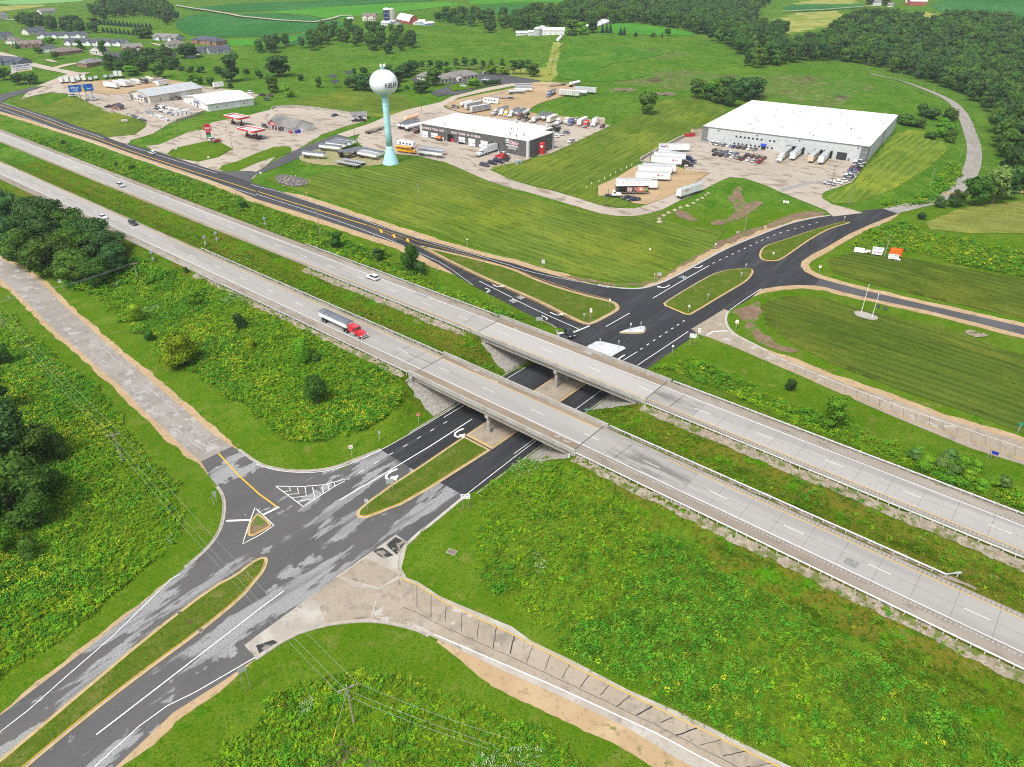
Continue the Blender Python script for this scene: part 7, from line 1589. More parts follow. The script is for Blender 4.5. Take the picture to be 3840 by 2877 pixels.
def running_gear(root,L,x=0,z=1.1,dolly=True):
    vpart('underframe',('uf',L,x), lambda b:(b.box(x-L+0.3,x-L+3.6,-0.55,0.55,0.7,z,m_dkmetal),b.box(x-L+0.2,x-0.5,-0.3,0.3,z-0.2,z,m_dkmetal)),root)
    wheels(root,(x-L+1.1,x-L+2.35),2.4,0.5,0.55)
    if dolly:
        for s in (-1,1):vpart('landing_leg',('ll',x,s), lambda b:b.box(x-3.0,x-2.8,s*0.7-0.08,s*0.7+0.08,0.0,z,m_dkmetal),root)
def box_trailer(root,c,L=16.0,x=0,dolly=True,H_=4.05):
    P=pm(c);vpart('box_body',('bt',c,L,x,H_), lambda b:b.box(x-L,x,-1.28,1.28,1.12,H_,P),root)
    vpart('box_roof',('btr',L,x,H_), lambda b:b.box(x-L+0.05,x-0.05,-1.24,1.24,H_,H_+0.03,m_metalroof),root)
    vpart('side_rail',('bts',L,x), lambda b:b.box(x-L-0.02,x+0.02,-1.3,1.3,1.02,1.16,m_alu),root)
    vpart('rear_doors',('btd',L,x,c,H_), lambda b:(b.box(x-L-0.05,x-L,-1.2,-0.02,1.2,H_-0.1,P),b.box(x-L-0.05,x-L,0.02,1.2,1.2,H_-0.1,P)),root)
    for i in range(int(L/1.22)):
        for s in (-1,1):vpart('side_post',('btp',H_,s,round(x-L+0.6+i*1.22,2)), lambda b:b.box(x-L+0.6+i*1.22,x-L+0.66+i*1.22,s*1.295-0.012,s*1.295+0.012,1.2,H_-0.12,m_alu),root) if i%3==0 else None
    running_gear(root,L,x,dolly=dolly)
def grain_trailer(root,c,L=12.5,x=0,dolly=True,tarp=True):
    P=pm(c) if c!='chrome' else m_chrome
    def body(b):
        prof=[(-1.28,1.65),(-1.28,2.95),(1.28,2.95),(1.28,1.65)]
        V=[(xx,y,z) for xx in (x-L,x) for y,z in prof];b.add(V,[(0,1,2,3)[::-1],(4,5,6,7),(0,4,5,1),(2,6,7,3),(1,5,6,2),(0,3,7,4)],P)
        for (a,e) in ((x-L,x-L*0.5),(x-L*0.5,x)):
            m_=(a+e)/2;b.add([(a,-1.28,1.65),(e,-1.28,1.65),(e,1.28,1.65),(a,1.28,1.65),(m_-0.6,-0.5,0.75),(m_+0.6,-0.5,0.75),(m_+0.6,0.5,0.75),(m_-0.6,0.5,0.75)],[(0,4,5,1),(1,5,6,2),(2,6,7,3),(3,7,4,0),(4,7,6,5)],P)
    vpart('hopper_body',('gt',c,L,x),body,root)
    if tarp:
        def tp(b):
            n=7;V=[]
            for xx in (x-L+0.05,x-0.05):
                for i in range(n):a=math.pi*i/(n-1);V.append((xx,-1.3*math.cos(a),2.95+0.34*math.sin(a)))
            b.add(V,[(i,i+1,n+i+1,n+i) for i in range(n-1)]+[tuple(range(n)),tuple(range(2*n-1,n-1,-1))],m_tarp)
        vpart('tarp',('gtt',L,x),tp,root)
        for i in range(5):vpart('tarp_bow',('gtb',L,x,i), lambda b:b.add([(x-L+L*(i+1)/6+dx,-1.3*math.cos(math.pi*k/6),2.97+0.36*math.sin(math.pi*k/6)) for dx in (0,0.12) for k in range(7)],[(k,k+1,8+k,7+k) for k in range(6)],m_tarp),root)
    else:vpart('load',('gtl',L,x), lambda b:b.box(x-L+0.1,x-0.1,-1.2,1.2,2.5,2.97,m_alu),root)
    vpart('top_rail',('gtr',c,L,x), lambda b:(b.box(x-L-0.03,x+0.03,-1.34,-1.25,2.82,2.98,m_alu),b.box(x-L-0.03,x+0.03,1.25,1.34,2.82,2.98,m_alu)),root)
    running_gear(root,L,x,1.5,dolly)
def flatbed(root,c,L=14.6,x=0):
    vpart('deck',('fb',c,L), lambda b:b.box(x-L,x,-1.28,1.28,1.25,1.45,m_alu if c=='silver' else m_deckw),root)
    vpart('side_rail',('fbr',L), lambda b:(b.box(x-L,x,-1.31,-1.27,1.2,1.5,m_alu),b.box(x-L,x,1.27,1.31,1.2,1.5,m_alu)),root);running_gear(root,L,x,1.25)
def tanker(root,c,L=12.0,x=0,c2=None,r=1.1):
    P=pm(c);vpart('tank',('tk',c,L,r), lambda b:(b.cyl((x-L+0.5,0,1.1+r),(x-0.5,0,1.1+r),r,r,P,18),b.cyl((x-L,0,1.1+r),(x-L+0.5,0,1.1+r),r*0.6,r,P,18),b.cyl((x-0.5,0,1.1+r),(x,0,1.1+r),r,r*0.6,P,18)),root)
    vpart('walkway',('tkw',L,r), lambda b:b.box(x-L+1,x-1,-0.25,0.25,1.1+2*r,1.1+2*r+0.08,m_alu),root)
    vpart('chassis',('tkc',c2,L), lambda b:b.box(x-L+0.3,x-0.4,-0.5,0.5,0.8,1.25,pm(c2) if c2 else m_dkmetal),root);running_gear(root,L,x)
def livestock(root,c,L=14.5,x=0):
    P=pm(c);vpart('stock_body',('ls',c,L), lambda b:b.box(x-L,x,-1.28,1.28,1.0,4.0,P),root)
    for s in (-1,1):
        for k in range(4):vpart('slot_row',('lss',L,s,k), lambda b:b.box(x-L+0.4,x-0.4,s*1.29-0.01,s*1.29+0.01,1.5+k*0.65,1.68+k*0.65,m_plastic),root)
        for i in range(11):vpart('side_post',('lsp',L,s,i), lambda b:b.box(x-L+0.2+i*(L-0.5)/10,x-L+0.4+i*(L-0.5)/10,s*1.31-0.015,s*1.31+0.015,1.05,3.95,m_alu),root)
    running_gear(root,L,x)
def motorhome(root,c,c2='cream',L=10.5):
    P=pm(c);vpart('coach_body',('rv',c,L), lambda b:b.side([(-L/2,0.5),(-L/2,3.3),(L/2-0.7,3.35),(L/2-0.1,2.6),(L/2,0.9),(L/2-0.1,0.5)],-1.25,1.25,P,[0,.1,.12,.08,.05,.02]),root)
    vpart('windscreen',('rvw',L), lambda b:b.add([(L/2-0.05,-1.1,1.5),(L/2-0.05,1.1,1.5),(L/2-0.25,1.05,2.75),(L/2-0.25,-1.05,2.75)],[(0,1,2,3)],m_vglass),root)
    vpart('stripe',('rvs',c2,L), lambda b:(b.box(-L/2+0.05,L/2-0.4,-1.27,-1.24,1.0,1.45,pm(c2)),b.box(-L/2+0.05,L/2-0.4,1.24,1.27,1.0,1.45,pm(c2))),root)
    for i in range(4):
        for s in (-1,1):vpart('side_window',('rvsw',L,i,s), lambda b:b.box(-L/2+1.2+i*2.1,-L/2+2.4+i*2.1,s*1.225-0.03,s*1.225+0.03,1.9,2.6,m_vglass),root)
    for x in (-2.5,1.0):vpart('roof_unit',('rvu',x), lambda b:b.box(x,x+0.9,-0.35,0.35,3.3,3.6,m_trim,0.1,0.1),root)
    wheels(root,(-L/2+2.6,L/2-1.6),2.3,0.45,0.3)
def bus(root,c,L=11.2):
    P=pm(c);vpart('bus_body',('bs',c), lambda b:b.side([(-L/2,0.6),(-L/2,2.9),(-L/2+0.2,3.05),(L/2-2.2,3.05),(L/2-1.9,2.0),(L/2-1.8,0.6)],-1.2,1.2,P,[0,.08,.2,.2,.05,0]),root)
    vpart('hood',('bsh',c), lambda b:b.side([(L/2-1.9,0.6),(L/2-1.9,1.75),(L/2-0.2,1.5),(L/2,0.6)],-1.0,1.0,P,[0,.08,.2,.1]),root)
    vpart('windscreen',('bsw',), lambda b:b.add([(L/2-1.86,-1.05,1.95),(L/2-1.86,1.05,1.95),(L/2-2.12,1.0,2.8),(L/2-2.12,-1.0,2.8)],[(0,1,2,3)],m_vglass),root)
    for i in range(9):
        for s in (-1,1):vpart('side_window',('bssw',i,s), lambda b:b.box(-L/2+0.5+i*0.9,-L/2+1.22+i*0.9,s*1.17-0.03,s*1.17+0.03,1.9,2.55,m_vglass),root)
    for s in (-1,1):vpart('black_rail',('bsr',s), lambda b:b.box(-L/2+0.1,L/2-2,s*1.2-0.02,s*1.2+0.02,1.5,1.62,m_plastic),root)
    wheels(root,(-L/2+2.4,L/2-1.2),2.2,0.5,0.3)
def dump_truck(root,c,cb):
    tractor(root,c,sleeper=False);vpart('dump_bed',('db',cb), lambda b:b.box(-8.3,-4.5,-1.2,1.2,1.1,2.5,pm(cb),-0.1,-0.05),root)
def box_truck(root,c):
    tractor(root,c,sleeper=False);vpart('box_body',('bx',c), lambda b:b.box(-10.6,-4.4,-1.25,1.25,1.05,3.9,pm(c)),root);vpart('roof',('bxr',), lambda b:b.box(-10.5,-4.5,-1.2,1.2,3.9,3.93,m_metalroof),root)
CATS={'sedan':'car','suv':'car','van':'van','pickup':'pickup','tractor':'truck','semi_box':'truck','semi_grain':'truck','box':'trailer','grain':'trailer','flat':'trailer','tanker':'trailer','stock':'trailer','rv':'motorhome','bus':'bus','dump':'truck','boxtruck':'truck','semi_tank':'truck'}
NM={'sedan':'parked_car','suv':'parked_car','van':'parked_van','pickup':'pickup_truck','tractor':'truck_tractor','semi_box':'semi_truck','semi_grain':'semi_truck','box':'box_trailer','grain':'grain_trailer','flat':'flatbed_trailer','tanker':'tank_trailer','stock':'livestock_trailer','rv':'motorhome','bus':'school_bus','dump':'dump_truck','boxtruck':'box_truck','semi_tank':'semi_truck'}
LEN={'sedan':4.7,'suv':4.7,'van':5.0,'pickup':5.8,'tractor':8.0,'semi_box':22,'semi_grain':18.5,'box':16,'grain':12.5,'flat':14.6,'tanker':12,'stock':14.5,'rv':10.5,'bus':11.2,'dump':8,'boxtruck':10,'semi_tank':18}
REAR=('tractor','semi_box','semi_grain','box','grain','flat','tanker','stock','dump','boxtruck','semi_tank')   # origin at the nose, body behind it
def vehicle(kind,c,pos,ang,label,group=None,z=None,moving=False,**k):
    """pos = centre of the vehicle on the ground"""
    sh=LEN[kind]/2 if kind in REAR else 0
    if kind=='grain' and 'L' in k:sh=k['L']/2
    if kind=='box' and 'L' in k:sh=k['L']/2
    p=np.array([pos[0],pos[1]])+np.array([math.cos(ang),math.sin(ang)])*sh
    nm=NM[kind] if not moving else NM[kind].replace('parked_','')
    zz=z if z is not None else gz(pos[0],pos[1])+0.09+0.05*math.hypot(*pos[:2])/180
    root=thing(nm,label,CATS[kind],loc=(p[0],p[1],zz),rz=ang,group=group)
    if z is None:
        h0,h1=gz(pos[0]-math.cos(ang)*3,pos[1]-math.sin(ang)*3),gz(pos[0]+math.cos(ang)*3,pos[1]+math.sin(ang)*3);root.location.z=zz+(h1-h0)/6*sh
    if kind in ('sedan','suv','van'):car(root,c,kind)
    elif kind=='pickup':pickup(root,c,**k)
    elif kind=='tractor':tractor(root,c,**k)
    elif kind=='semi_box':tractor(root,c, True);box_trailer(root,k.get('tc','white'),k.get('L',15.0),-6.3, False)
    elif kind=='semi_grain':tractor(root,c,k.get('sleeper', True),day=k.get('day', False));grain_trailer(root,k.get('tc','white'),k.get('L',12.5),-6.2 if k.get('sleeper', True) else -4.9, False)
    elif kind=='semi_tank':tractor(root,c, True);tanker(root,k.get('tc','silver'),12,-6.3)
    elif kind=='box':box_trailer(root,c,k.get('L',16.0))
    elif kind=='grain':grain_trailer(root,c,k.get('L',12.5),tarp=k.get('tarp', True))
    elif kind=='flat':flatbed(root,c)
    elif kind=='tanker':tanker(root,c,c2=k.get('c2'),r=k.get('r',1.1))
    elif kind=='stock':livestock(root,c)
    elif kind=='rv':motorhome(root,c,k.get('c2','cream'))
    elif kind=='bus':bus(root,c)
    elif kind=='dump':dump_truck(root,c,k.get('cb','black'))
    elif kind=='boxtruck':box_truck(root,c)
    return root
def park(T,kind,c,P,d,label,group=None,**k):
    """T maps survey points; d = survey direction the nose points"""
    a=lay([T(*P),T(P[0]+d[0],P[1]+d[1])]); return vehicle(kind,c,a[0],math.atan2(a[1,1]-a[0,1],a[1,0]-a[0,0]),label,group,**k)
def span(T,kind,c,P,Q,label,group=None,**k):
    """rear at P, nose at Q (ground points)"""
    a=lay([T(*P),T(*Q)]);m=(a[0]+a[1])/2; return vehicle(kind,c,m,math.atan2(a[1,1]-a[0,1],a[1,0]-a[0,0]),label,group,**k)
Z= lambda x0,y0,k:(lambda x,y:((x0+x/k)*SC,(y0+y/k)*SC))
Z2,Z3,Z4,OFZ=Z(1680,300,2.05),Z(2260,520,2.4442),Z(2580,480,1.8691),Z(1500,240,2.763)
Qz= lambda c,r:(lambda x,y:q(c,r,(x,y))[0])
# on the highway
hz= lambda P:on_plane([P],HZ)[0]
def drive(kind,c,P,sgn,label,**k):
    p=hz(P); return vehicle(kind,c,p,HA if sgn>0 else HA+math.pi,label,z=HZ+0.015,moving=True,**k)
semi=vehicle('semi_grain','red',so(-152.4,float(near_c(-152))-1.9),HA,'red semi truck pulling a white grain trailer with grey tarp on the highway',z=HZ+0.015,moving=True,tc='white',L=12.6,sleeper=True,day=True)
drive('suv','white',Qz(1,1)(1010,752),-1,'white compact car on the far carriageway near the guardrail')
drive('sedan','white',Qz(0,1)(890,228),1,'white sedan on the near carriageway beside the dark tree clump');drive('suv','black',Qz(0,1)(1152,282),1,'black off-road wagon overtaking the white sedan on the near carriageway')
drive('suv','silver',Qz(0,0)(1043,1610),1,'white-silver car far up the far carriageway at the left')
park(Qz(0,0),'suv','white',(1318,1333),(-60,-22),'white car driving on the dark frontage road by the station entrance')
park(Qz(2,1),'pickup','black',(488,1235),(38,42),'black pickup waiting at the street by the far bridge')
# warehouse car park
for i,(P,kd,c,lb) in enumerate([((173,118),'pickup','white','white pickup at the left end of the row along the warehouse wall'),((209,124),'pickup','white','second vehicle along the warehouse wall, a white pickup'),((249,130),'suv','grey','grey car third along the warehouse wall'),((285,134),'sedan','white','white sedan fourth along the warehouse wall'),((320,140),'sedan','blue','bright blue car along the warehouse wall'),((358,145),'suv','black','black car right of the bright blue car at the warehouse wall'),((394,149),'suv','dark','dark grey wagon near the warehouse entrance'),((431,155),'suv','white','white wagon near the blue awning'),((467,161),'suv','grey','grey car at the right end of the row along the warehouse wall')]):park(Z4,kd,c,P,(30,-14),lb,'cars parked at the warehouse')
for i,(P,kd,c,lb) in enumerate([((185,168),'suv','black','black car at the upper left corner of the middle parking block'),((222,175),'sedan','grey','grey sedan in the upper line of the middle parking block'),((263,179),'suv','slate','slate blue wagon in the upper line of the middle parking block'),((300,186),'sedan','white','white sedan in the upper line of the middle parking block'),((337,192),'suv','slate','blue-grey car right of the white sedan in the upper line'),((412,203),'pickup','black','black pickup in the upper line of the middle parking block'),((450,210),'suv','maroon','maroon wagon in the upper line of the middle parking block'),((490,217),'suv','dark','dark wagon second from the right end of the upper line'),((530,223),'suv','maroon','dark red car at the right end of the upper line')]):park(Z4,kd,c,P,(28,-14),lb,'cars parked at the warehouse')
for i,(P,kd,c,lb) in enumerate([((192,193),'pickup','black','black pickup at the lower left corner of the middle parking block'),((236,199),'pickup','black','black pickup second in the lower line'),((271,204),'suv','slate','slate blue car third in the lower line'),((313,212),'sedan','white','white hatchback fourth in the lower line'),((347,219),'suv','grey','grey car fifth in the lower line'),((380,226),'pickup','maroon','very dark maroon pickup sixth in the lower line'),((424,232),'sedan','white','white sedan seventh in the lower line'),((460,241),'sedan','silver','silver sedan eighth in the lower line'),((502,245),'pickup','red','red pickup at the lower right end of the middle parking block')]):park(Z4,kd,c,P,(28,-14),lb,'cars parked at the warehouse')
for i,(P,kd,c,lb) in enumerate([((1203,250),'pickup','white','white pickup at the top of the slanting row at the lot edge'),((1199,262),'pickup','black','black pickup second in the slanting row'),((1190,274),'suv','silver','silver car third in the slanting row'),((1178,287),'pickup','black','black pickup fourth in the slanting row'),((1168,299),'pickup','maroon','maroon pickup in the slanting row'),((1150,312),'suv','blue','blue wagon in the slanting row'),((1152,328),'suv','grey','grey car below the blue wagon'),((1128,341),'sedan','white','white car in the slanting row beside a dark one'),((1124,353),'suv','navy','dark navy car in the slanting row'),((1110,367),'suv','grey','grey car near the lower end of the slanting row'),((1080,379),'sedan','cream','cream sedan third from the lower end of the slanting row'),((1045,391),'sedan','white','white sedan second from the lower end of the slanting row'),((990,400),'pickup','silver','silver pickup at the lower end of the slanting row')]):park(Z4,kd,c,P,(-40,-9),lb,'cars parked at the warehouse')
# trailers backed into the docks
wo_,wrz,wL,wD,wz=WH
for u,c,lb,kd in ((747,'silver','silver semi trailer with its white tractor at the leftmost dock','semi_box'),(811,'white','white trailer at the second dock','box'),(932,'beige','pale trailer at the third dock','box'),(997,'white','white trailer at the rightmost dock','box')):
    x=(u-92)/(1245-92)*wL;Lt=15.0;y=-0.7-(Lt/2 if kd=='box' else 11);ca,sa=math.cos(wrz),math.sin(wrz);pp=(wo_.x+ca*x-sa*y,wo_.y+sa*x+ca*y)
    vehicle(kd,c if kd=='box' else 'white',pp,wrz-math.pi/2,lb,**({'L':Lt} if kd=='box' else {'tc':'silver','L':14.0}))
# trailer yard
G_Y='trailers in the gravel yard'
t1=span(Z3,'box','white',(530,113),(768,121),'white trailer lettered FedEx at the back of the trailer yard',G_Y)
text('lettering','Fed',t1,mat('purple_letters',(0.06,0.015,0.20)),2.6,1.3,(-14.2,-1.31,3.2),(R(90),0,0),0.01,0.03);text('lettering','Ex',t1,mat('orange_letters',(0.75,0.18,0.02)),1.8,1.2,(-11.8,-1.31,3.2),(R(90),0,0),0.01,0.03)
span(Z3,'semi_box','navy',(500,158),(862,232),'navy tractor hitched to a white reefer trailer in the yard',G_Y,tc='white',L=15)
span(Z3,'box','white',(478,188),(745,214),'white trailer wedged between the two hitched semi trucks',G_Y)
t4=span(Z3,'semi_box','black',(440,222),(830,262),'black tractor hitched to a white trailer with a small red emblem',G_Y,tc='white',L=15)
def emblem(root,x,z=2.9):
    b=MB();b.box(x-0.35,x+0.35,-1.33,-1.29,z-0.45,z+0.45,m_red);b.build('emblem',root);text('lettering',"Stewart's",root,m_letb,1.9,0.45,(x+1.7,-1.31,z+0.1),(R(90),0,0),0.008)
    for i in range(6):b=MB();b.box(x-2.6+i*0.4,x-2.4+i*0.4,-1.31,-1.29,z-1.1,z-0.9,m_plastic);b.build('marker',root)
emblem(t4,-10.5)
span(Z3,'box','white',(362,296),(662,320),'white trailer nearest the grass corner of the yard',G_Y);span(Z3,'box','white',(330,315),(618,334),'white ribbed trailer left of the emblem trailer in the yard',G_Y)
t7=span(Z3,'box','white',(308,376),(602,392),'unhitched white trailer with a small red emblem in the yard',G_Y);emblem(t7,-5.5)
span(Z3,'box','white',(126,440),(428,452),'white trailer farthest left in the yard, behind another',G_Y);span(Z3,'box','white',(184,452),(484,468),'white trailer directly behind the black picture trailer',G_Y)
t10=span(Z3,'box','black',(130,506),(398,510),'black trailer with a colourful food picture on its side',G_Y,L=14.5)
for i,(x,z,w,h,c) in enumerate(((-8.5,2.5,2.4,1.9,(0.4,0.4,0.4)),(-6.0,2.5,1.6,2.2,(0.1,0.09,0.08)),(-3.6,2.55,3.4,2.1,(0.5,0.18,0.12)),(-1.2,2.4,1.4,1.8,(0.12,0.3,0.06)),(-3.4,2.7,1.4,1.0,(0.7,0.6,0.5)))):
    b=MB();b.box(x-w/2,x+w/2,-1.325-i*0.004,-1.29,z-h/2,z+h/2,mat('picture%d'%i,c,layers=[((c[0]*0.4+0.2,c[1]*0.3,c[2]*0.3),1.2,0.45,0.55),((0.7,0.65,0.6),1.8,0.58,0.64)]));b.build('picture',t10)
b=MB();b.box(-14.45,-0.05,-1.26,1.26,4.05,4.1,m_letw);b.build('white_top',t10)
span(Z3,'tractor','white',(18,532),(162,535),'white tractor without trailer at the left end of the yard',sleeper=False)
park(Z3,'sedan','navy',(222,553),(-40,6),'dark blue sedan beside the blue pickup at the yard');park(Z3,'pickup','navy',(285,572),(-50,3),'navy pickup at the front of the yard')
t11=span(Z3,'box','white',(708,552),(872,492),'white trailer with red lettering standing on the concrete drive');text('lettering','Baylor',t11,m_red,3.2,1.0,(-11.5,-1.31,3.0),(R(90),0,0),0.01,0.02)
# truck wash forecourt
span(TWP,'semi_box','pblue',(1330,745),(1052,838),'pale blue semi truck nosing out of the service bay',tc='white',L=13)
park(TWP,'pickup','white',(1388,838),(60,14),'white pickup in front of the service centre sign');park(TWP,'pickup','black',(1482,795),(-60,-12),'black pickup left of the parked black pickup below the sign');park(TWP,'pickup','black',(1640,822),(60,14),'black pickup directly below the service centre lettering');park(TWP,'suv','dark',(1425,875),(60,14),'dark car half hidden behind the red tractor')
park(TWP,'tractor','red',(1355,905),(-60,-18),'red tractor without trailer in the forecourt',sleeper=True);park(TWP,'pickup','navy',(1312,945),(60,14),'dark blue pickup with a capped bed in the forecourt',cap=True);park(TWP,'suv','black',(1215,972),(60,14),'black hatchback between the minivan and the capped pickup');park(TWP,'van','dark',(1096,1003),(60,14),'dark minivan at the front of the forecourt')
span(TWP,'flat','dark',(1400,948),(1540,958),'black bare chassis trailer beside the lamp post') if False else None
park(TWP,'pickup','brown',(1868,840),(-36,14),'old brown pickup by the red tank')
# left end of truck wash
span(Qz(1,0),'tanker','peach',(1275,1068),(1405,1030),'peach-coloured tank trailer on a teal chassis',c2='teal',r=1.2);
for i,(a,b_) in enumerate((((1240,1118),(1352,1085)),((1268,1128),(1410,1092)),((1300,1140),(1425,1108)))):span(Qz(1,0),'grain' if i<2 else 'tanker','white',a,b_,['left grey-tarped grain trailer beside the truck wash','middle grey-tarped grain trailer beside the truck wash','white tank trailer touching the truck wash corner'][i])
span(Qz(1,0),'flat','dark',(945,1165),(1105,1112),'long empty flatbed trailer beside the lot edge');park(Qz(1,0),'pickup','maroon',(1395,1148),(20,-6),'dark maroon pickup at the truck wash corner')
span(Qz(1,0),'rv','white',(1385,1290),(1212,1262),'white motorhome behind the yellow school bus',c2='grey');span(Qz(1,0),'bus','bus',(1215,1308),(1385,1332),'yellow school bus beside the water tower')
span(Qz(1,0),'grain','white',(1400,1338),(1622,1372),'white grain trailer in front of the truck wash, nearer one',L=13.5);span(Qz(1,0),'grain','white',(1425,1312),(1640,1345),'white grain trailer in front of the truck wash, farther one',L=13.5,tarp=False)
# trailers by the tower
G_T='trailers parked beside the water tower'
span(GS,'grain','white',(722,438),(916,452),'white grain trailer standing alone left of the others by the tower',G_T);span(GS,'grain','white',(875,376),(1042,390),'first white grain trailer in the group of four by the tower',G_T);span(GS,'grain','white',(930,352),(1088,370),'second white grain trailer in the group of four by the tower',G_T);span(GS,'grain','white',(980,338),(1128,356),'third white grain trailer in the group of four by the tower',G_T);span(GS,'grain','white',(1010,322),(1166,340),'fourth white grain trailer, farthest of the group by the tower',G_T)
span(GS,'grain','chrome',(1035,442),(1198,400),'polished metal grain trailer, left of the pair',G_T);span(GS,'grain','chrome',(1078,450),(1244,406),'polished metal grain trailer, right of the pair',G_T)
span(Qz(1,0),'grain','white',(885,1358),(1062,1388),'white open grain trailer beside the tower base',G_T,tarp=False);span(Qz(1,0),'grain','white',(930,1335),(1108,1372),'white grain trailer tucked behind the open one at the tower base',G_T)
span(Qz(1,0),'flat','silver',(905,1456),(680,1415),'front silver flatbed trailer at the edge of the dry turf',G_T);span(Qz(1,0),'flat','silver',(945,1435),(735,1395),'rear silver flatbed trailer at the edge of the dry turf',G_T)
# gravel lot behind the truck wash
G_G='trucks and trailers in the gravel lot'
park(Z2,'suv','dark',(40,216),(-14,10),'dark car at the corner of the gravel lot');park(Z2,'sedan','grey',(70,222),(-14,10),'grey car at the corner of the gravel lot')
span(Z2,'tanker','white',(180,190),(100,218),'white tank trailer beside the livestock trailers',G_G);span(Z2,'stock','silver',(262,205),(130,238),'silver livestock trailer, left one',G_G);span(Z2,'stock','silver',(316,234),(182,258),'silver livestock trailer, right one',G_G)
span(Z2,'rv','white',(272,178),(396,190),'white travel coach standing alone on the gravel',G_G);span(Z2,'flat','silver',(512,148),(325,145),'silver drop-deck trailer on the gravel',G_G);span(Z2,'tanker','silver',(460,115),(602,108),'long shiny tank trailer on the gravel',G_G,r=0.9);span(Z2,'grain','white',(508,92),(652,94),'white hopper trailer, front one at the back of the gravel',G_G);span(Z2,'grain','silver',(512,72),(652,72),'silver hopper trailer behind the white one at the back of the gravel',G_G)
span(Z2,'semi_grain','blue',(832,98),(758,142),'blue semi with an end-dump trailer crossing the gravel',G_G,tc='silver',L=10);span(Z2,'flat','dark',(882,44),(796,54),'old brown flatbed trailer at the lot edge',G_G);span(Z2,'tanker','white',(940,58),(1005,42),'white tank trailer behind the white stock trailer',G_G);span(Z2,'stock','white',(998,135),(865,122),'white stock trailer on the grass edge',G_G);span(Z2,'box','silver',(985,98),(1128,110),'grey box trailer with a dark top on the grass edge',G_G);span(Z2,'tanker','white',(1030,122),(975,118),'small white tank between the stock trailer and the grey trailer',G_G)
ROW=[('semi_grain','silver',(472,232),(325,284),'silver semi with a grey grain trailer, first in the long row','silver'),('tractor','white',(438,252),(388,290),'white tractor next to the yellow tractor',None),('tractor','yellow',(470,262),(428,296),'yellow tractor in the long row',None),('semi_grain','white',(552,240),(458,302),'white semi with pale dump trailer in the long row','pblue'),('grain','silver',(600,250),(512,294),'grey-tarped grain trailer between white and maroon trucks',None),('semi_tank','maroon',(622,262),(532,312),'maroon semi with a shiny tank trailer','silver'),('tractor','black',(628,300),(578,324),'black day-cab truck in the long row',None),('tractor','white',(690,308),(638,338),'white day-cab truck in the middle of the long row',None),('grain','silver',(742,280),(688,318),'grey-tarped grain trailer, left of a pair in the row',None),('grain','white',(800,285),(720,325),'white grain trailer with grey tarp beside the cream motorhome',None),('rv','cream',(848,302),(755,340),'cream motorhome in the long row',None),('tractor','white',(874,332),(822,356),'white tractor right of the cream motorhome',None),('tractor','white',(940,318),(888,352),'white tractor left of the bright blue tractor',None),('tractor','blue',(978,330),(920,362),'bright blue tractor in the long row',None),('rv','white',(1078,318),(988,365),'white motorhome between the blue and the red tractor',None),('tractor','red',(1086,340),(1036,376),'dark red tractor in the long row',None),('boxtruck','white',(1150,330),(1098,374),'white box truck near the right end of the long row',None)]
for kd,c,a,b_,lb,tc in ROW:
    kw={'tc':tc,'L':11.5} if tc and kd=='semi_grain' else ({'tc':tc} if tc else {})
    if kd=='tractor':kw={'sleeper':'day' not in lb}
    span(Z2,kd,c,a,b_,lb,G_G,**kw)
park(Z2,'sedan','silver',(985,312),(-20,12),'silver car parked behind the truck row');park(Z2,'suv','maroon',(1186,368),(-20,10),'maroon wagon at the right end of the truck row')
park(Z2,'dump','black',(818,392),(-30,-10),'black dump truck behind the truck wash corner',cb='black');park(Z2,'suv','white',(858,428),(-30,-4),'white wagon parked behind the truck wash');park(Z2,'sedan','slate',(905,412),(-30,-6),'blue-grey car parked behind the truck wash');park(Z2,'sedan','white',(822,442),(-30,-4),'white car at the back wall of the truck wash');park(Z2,'pickup','white',(948,482),(-34,14),'white pickup standing alone at the lot edge')
b=MB();b.box(-3,3,-1.2,1.2,0,2.6,pm('beige'));p=at(*Z2(1165,330));o_=b.build('shipping_container',label='beige container box behind the white box truck',cat='container',loc=p,rz=R(20))
# office lot
for P,kd,c,d,lb in (((605,103),'pickup','black',(20,4),'black pickup behind the office'),((652,118),'suv','white',(20,6),'white wagon beside the office'),((690,126),'pickup','navy',(20,4),'dark blue pickup beside the office'),((575,198),'pickup','grey',(30,6),'grey pickup in front of the office'),((658,240),'pickup','white',(34,8),'white pickup by the spreading bush at the office'),((875,106),'suv','silver',(20,-6),'silver car in the back corner of the office lot'),((1020,124),'pickup','brown',(30,2),'brown pickup at the far side of the office lot'),((886,176),'pickup','white',(30,4),'white pickup behind the hedge at the office lot')):park(OFZ,kd,c,P,d,lb,'cars parked at the office')
# petrol station
park(GS,'sedan','navy',(985,84),(-40,10),'dark blue car alone on the back of the station lot');park(GS,'suv','dark',(395,178),(34,10),'dark wagon at the left corner of the station shop');park(GS,'suv','slate',(362,276),(34,4),'grey wagon at the right pump under the canopy');park(GS,'pickup','black',(298,270),(34,6),'black pickup at the pump under the canopy');park(GS,'pickup','black',(1172,130),(40,-4),'black pickup by the white garage, left one');park(GS,'pickup','black',(1218,128),(40,-4),'black pickup by the white garage, right one')
park(Qz(0,0),'sedan','red',(1880,1226),(40,-10),'red car under the tall station sign');park(Qz(0,0),'suv','white',(1840,1216),(40,-10),'white wagon beside the red car under the station sign')
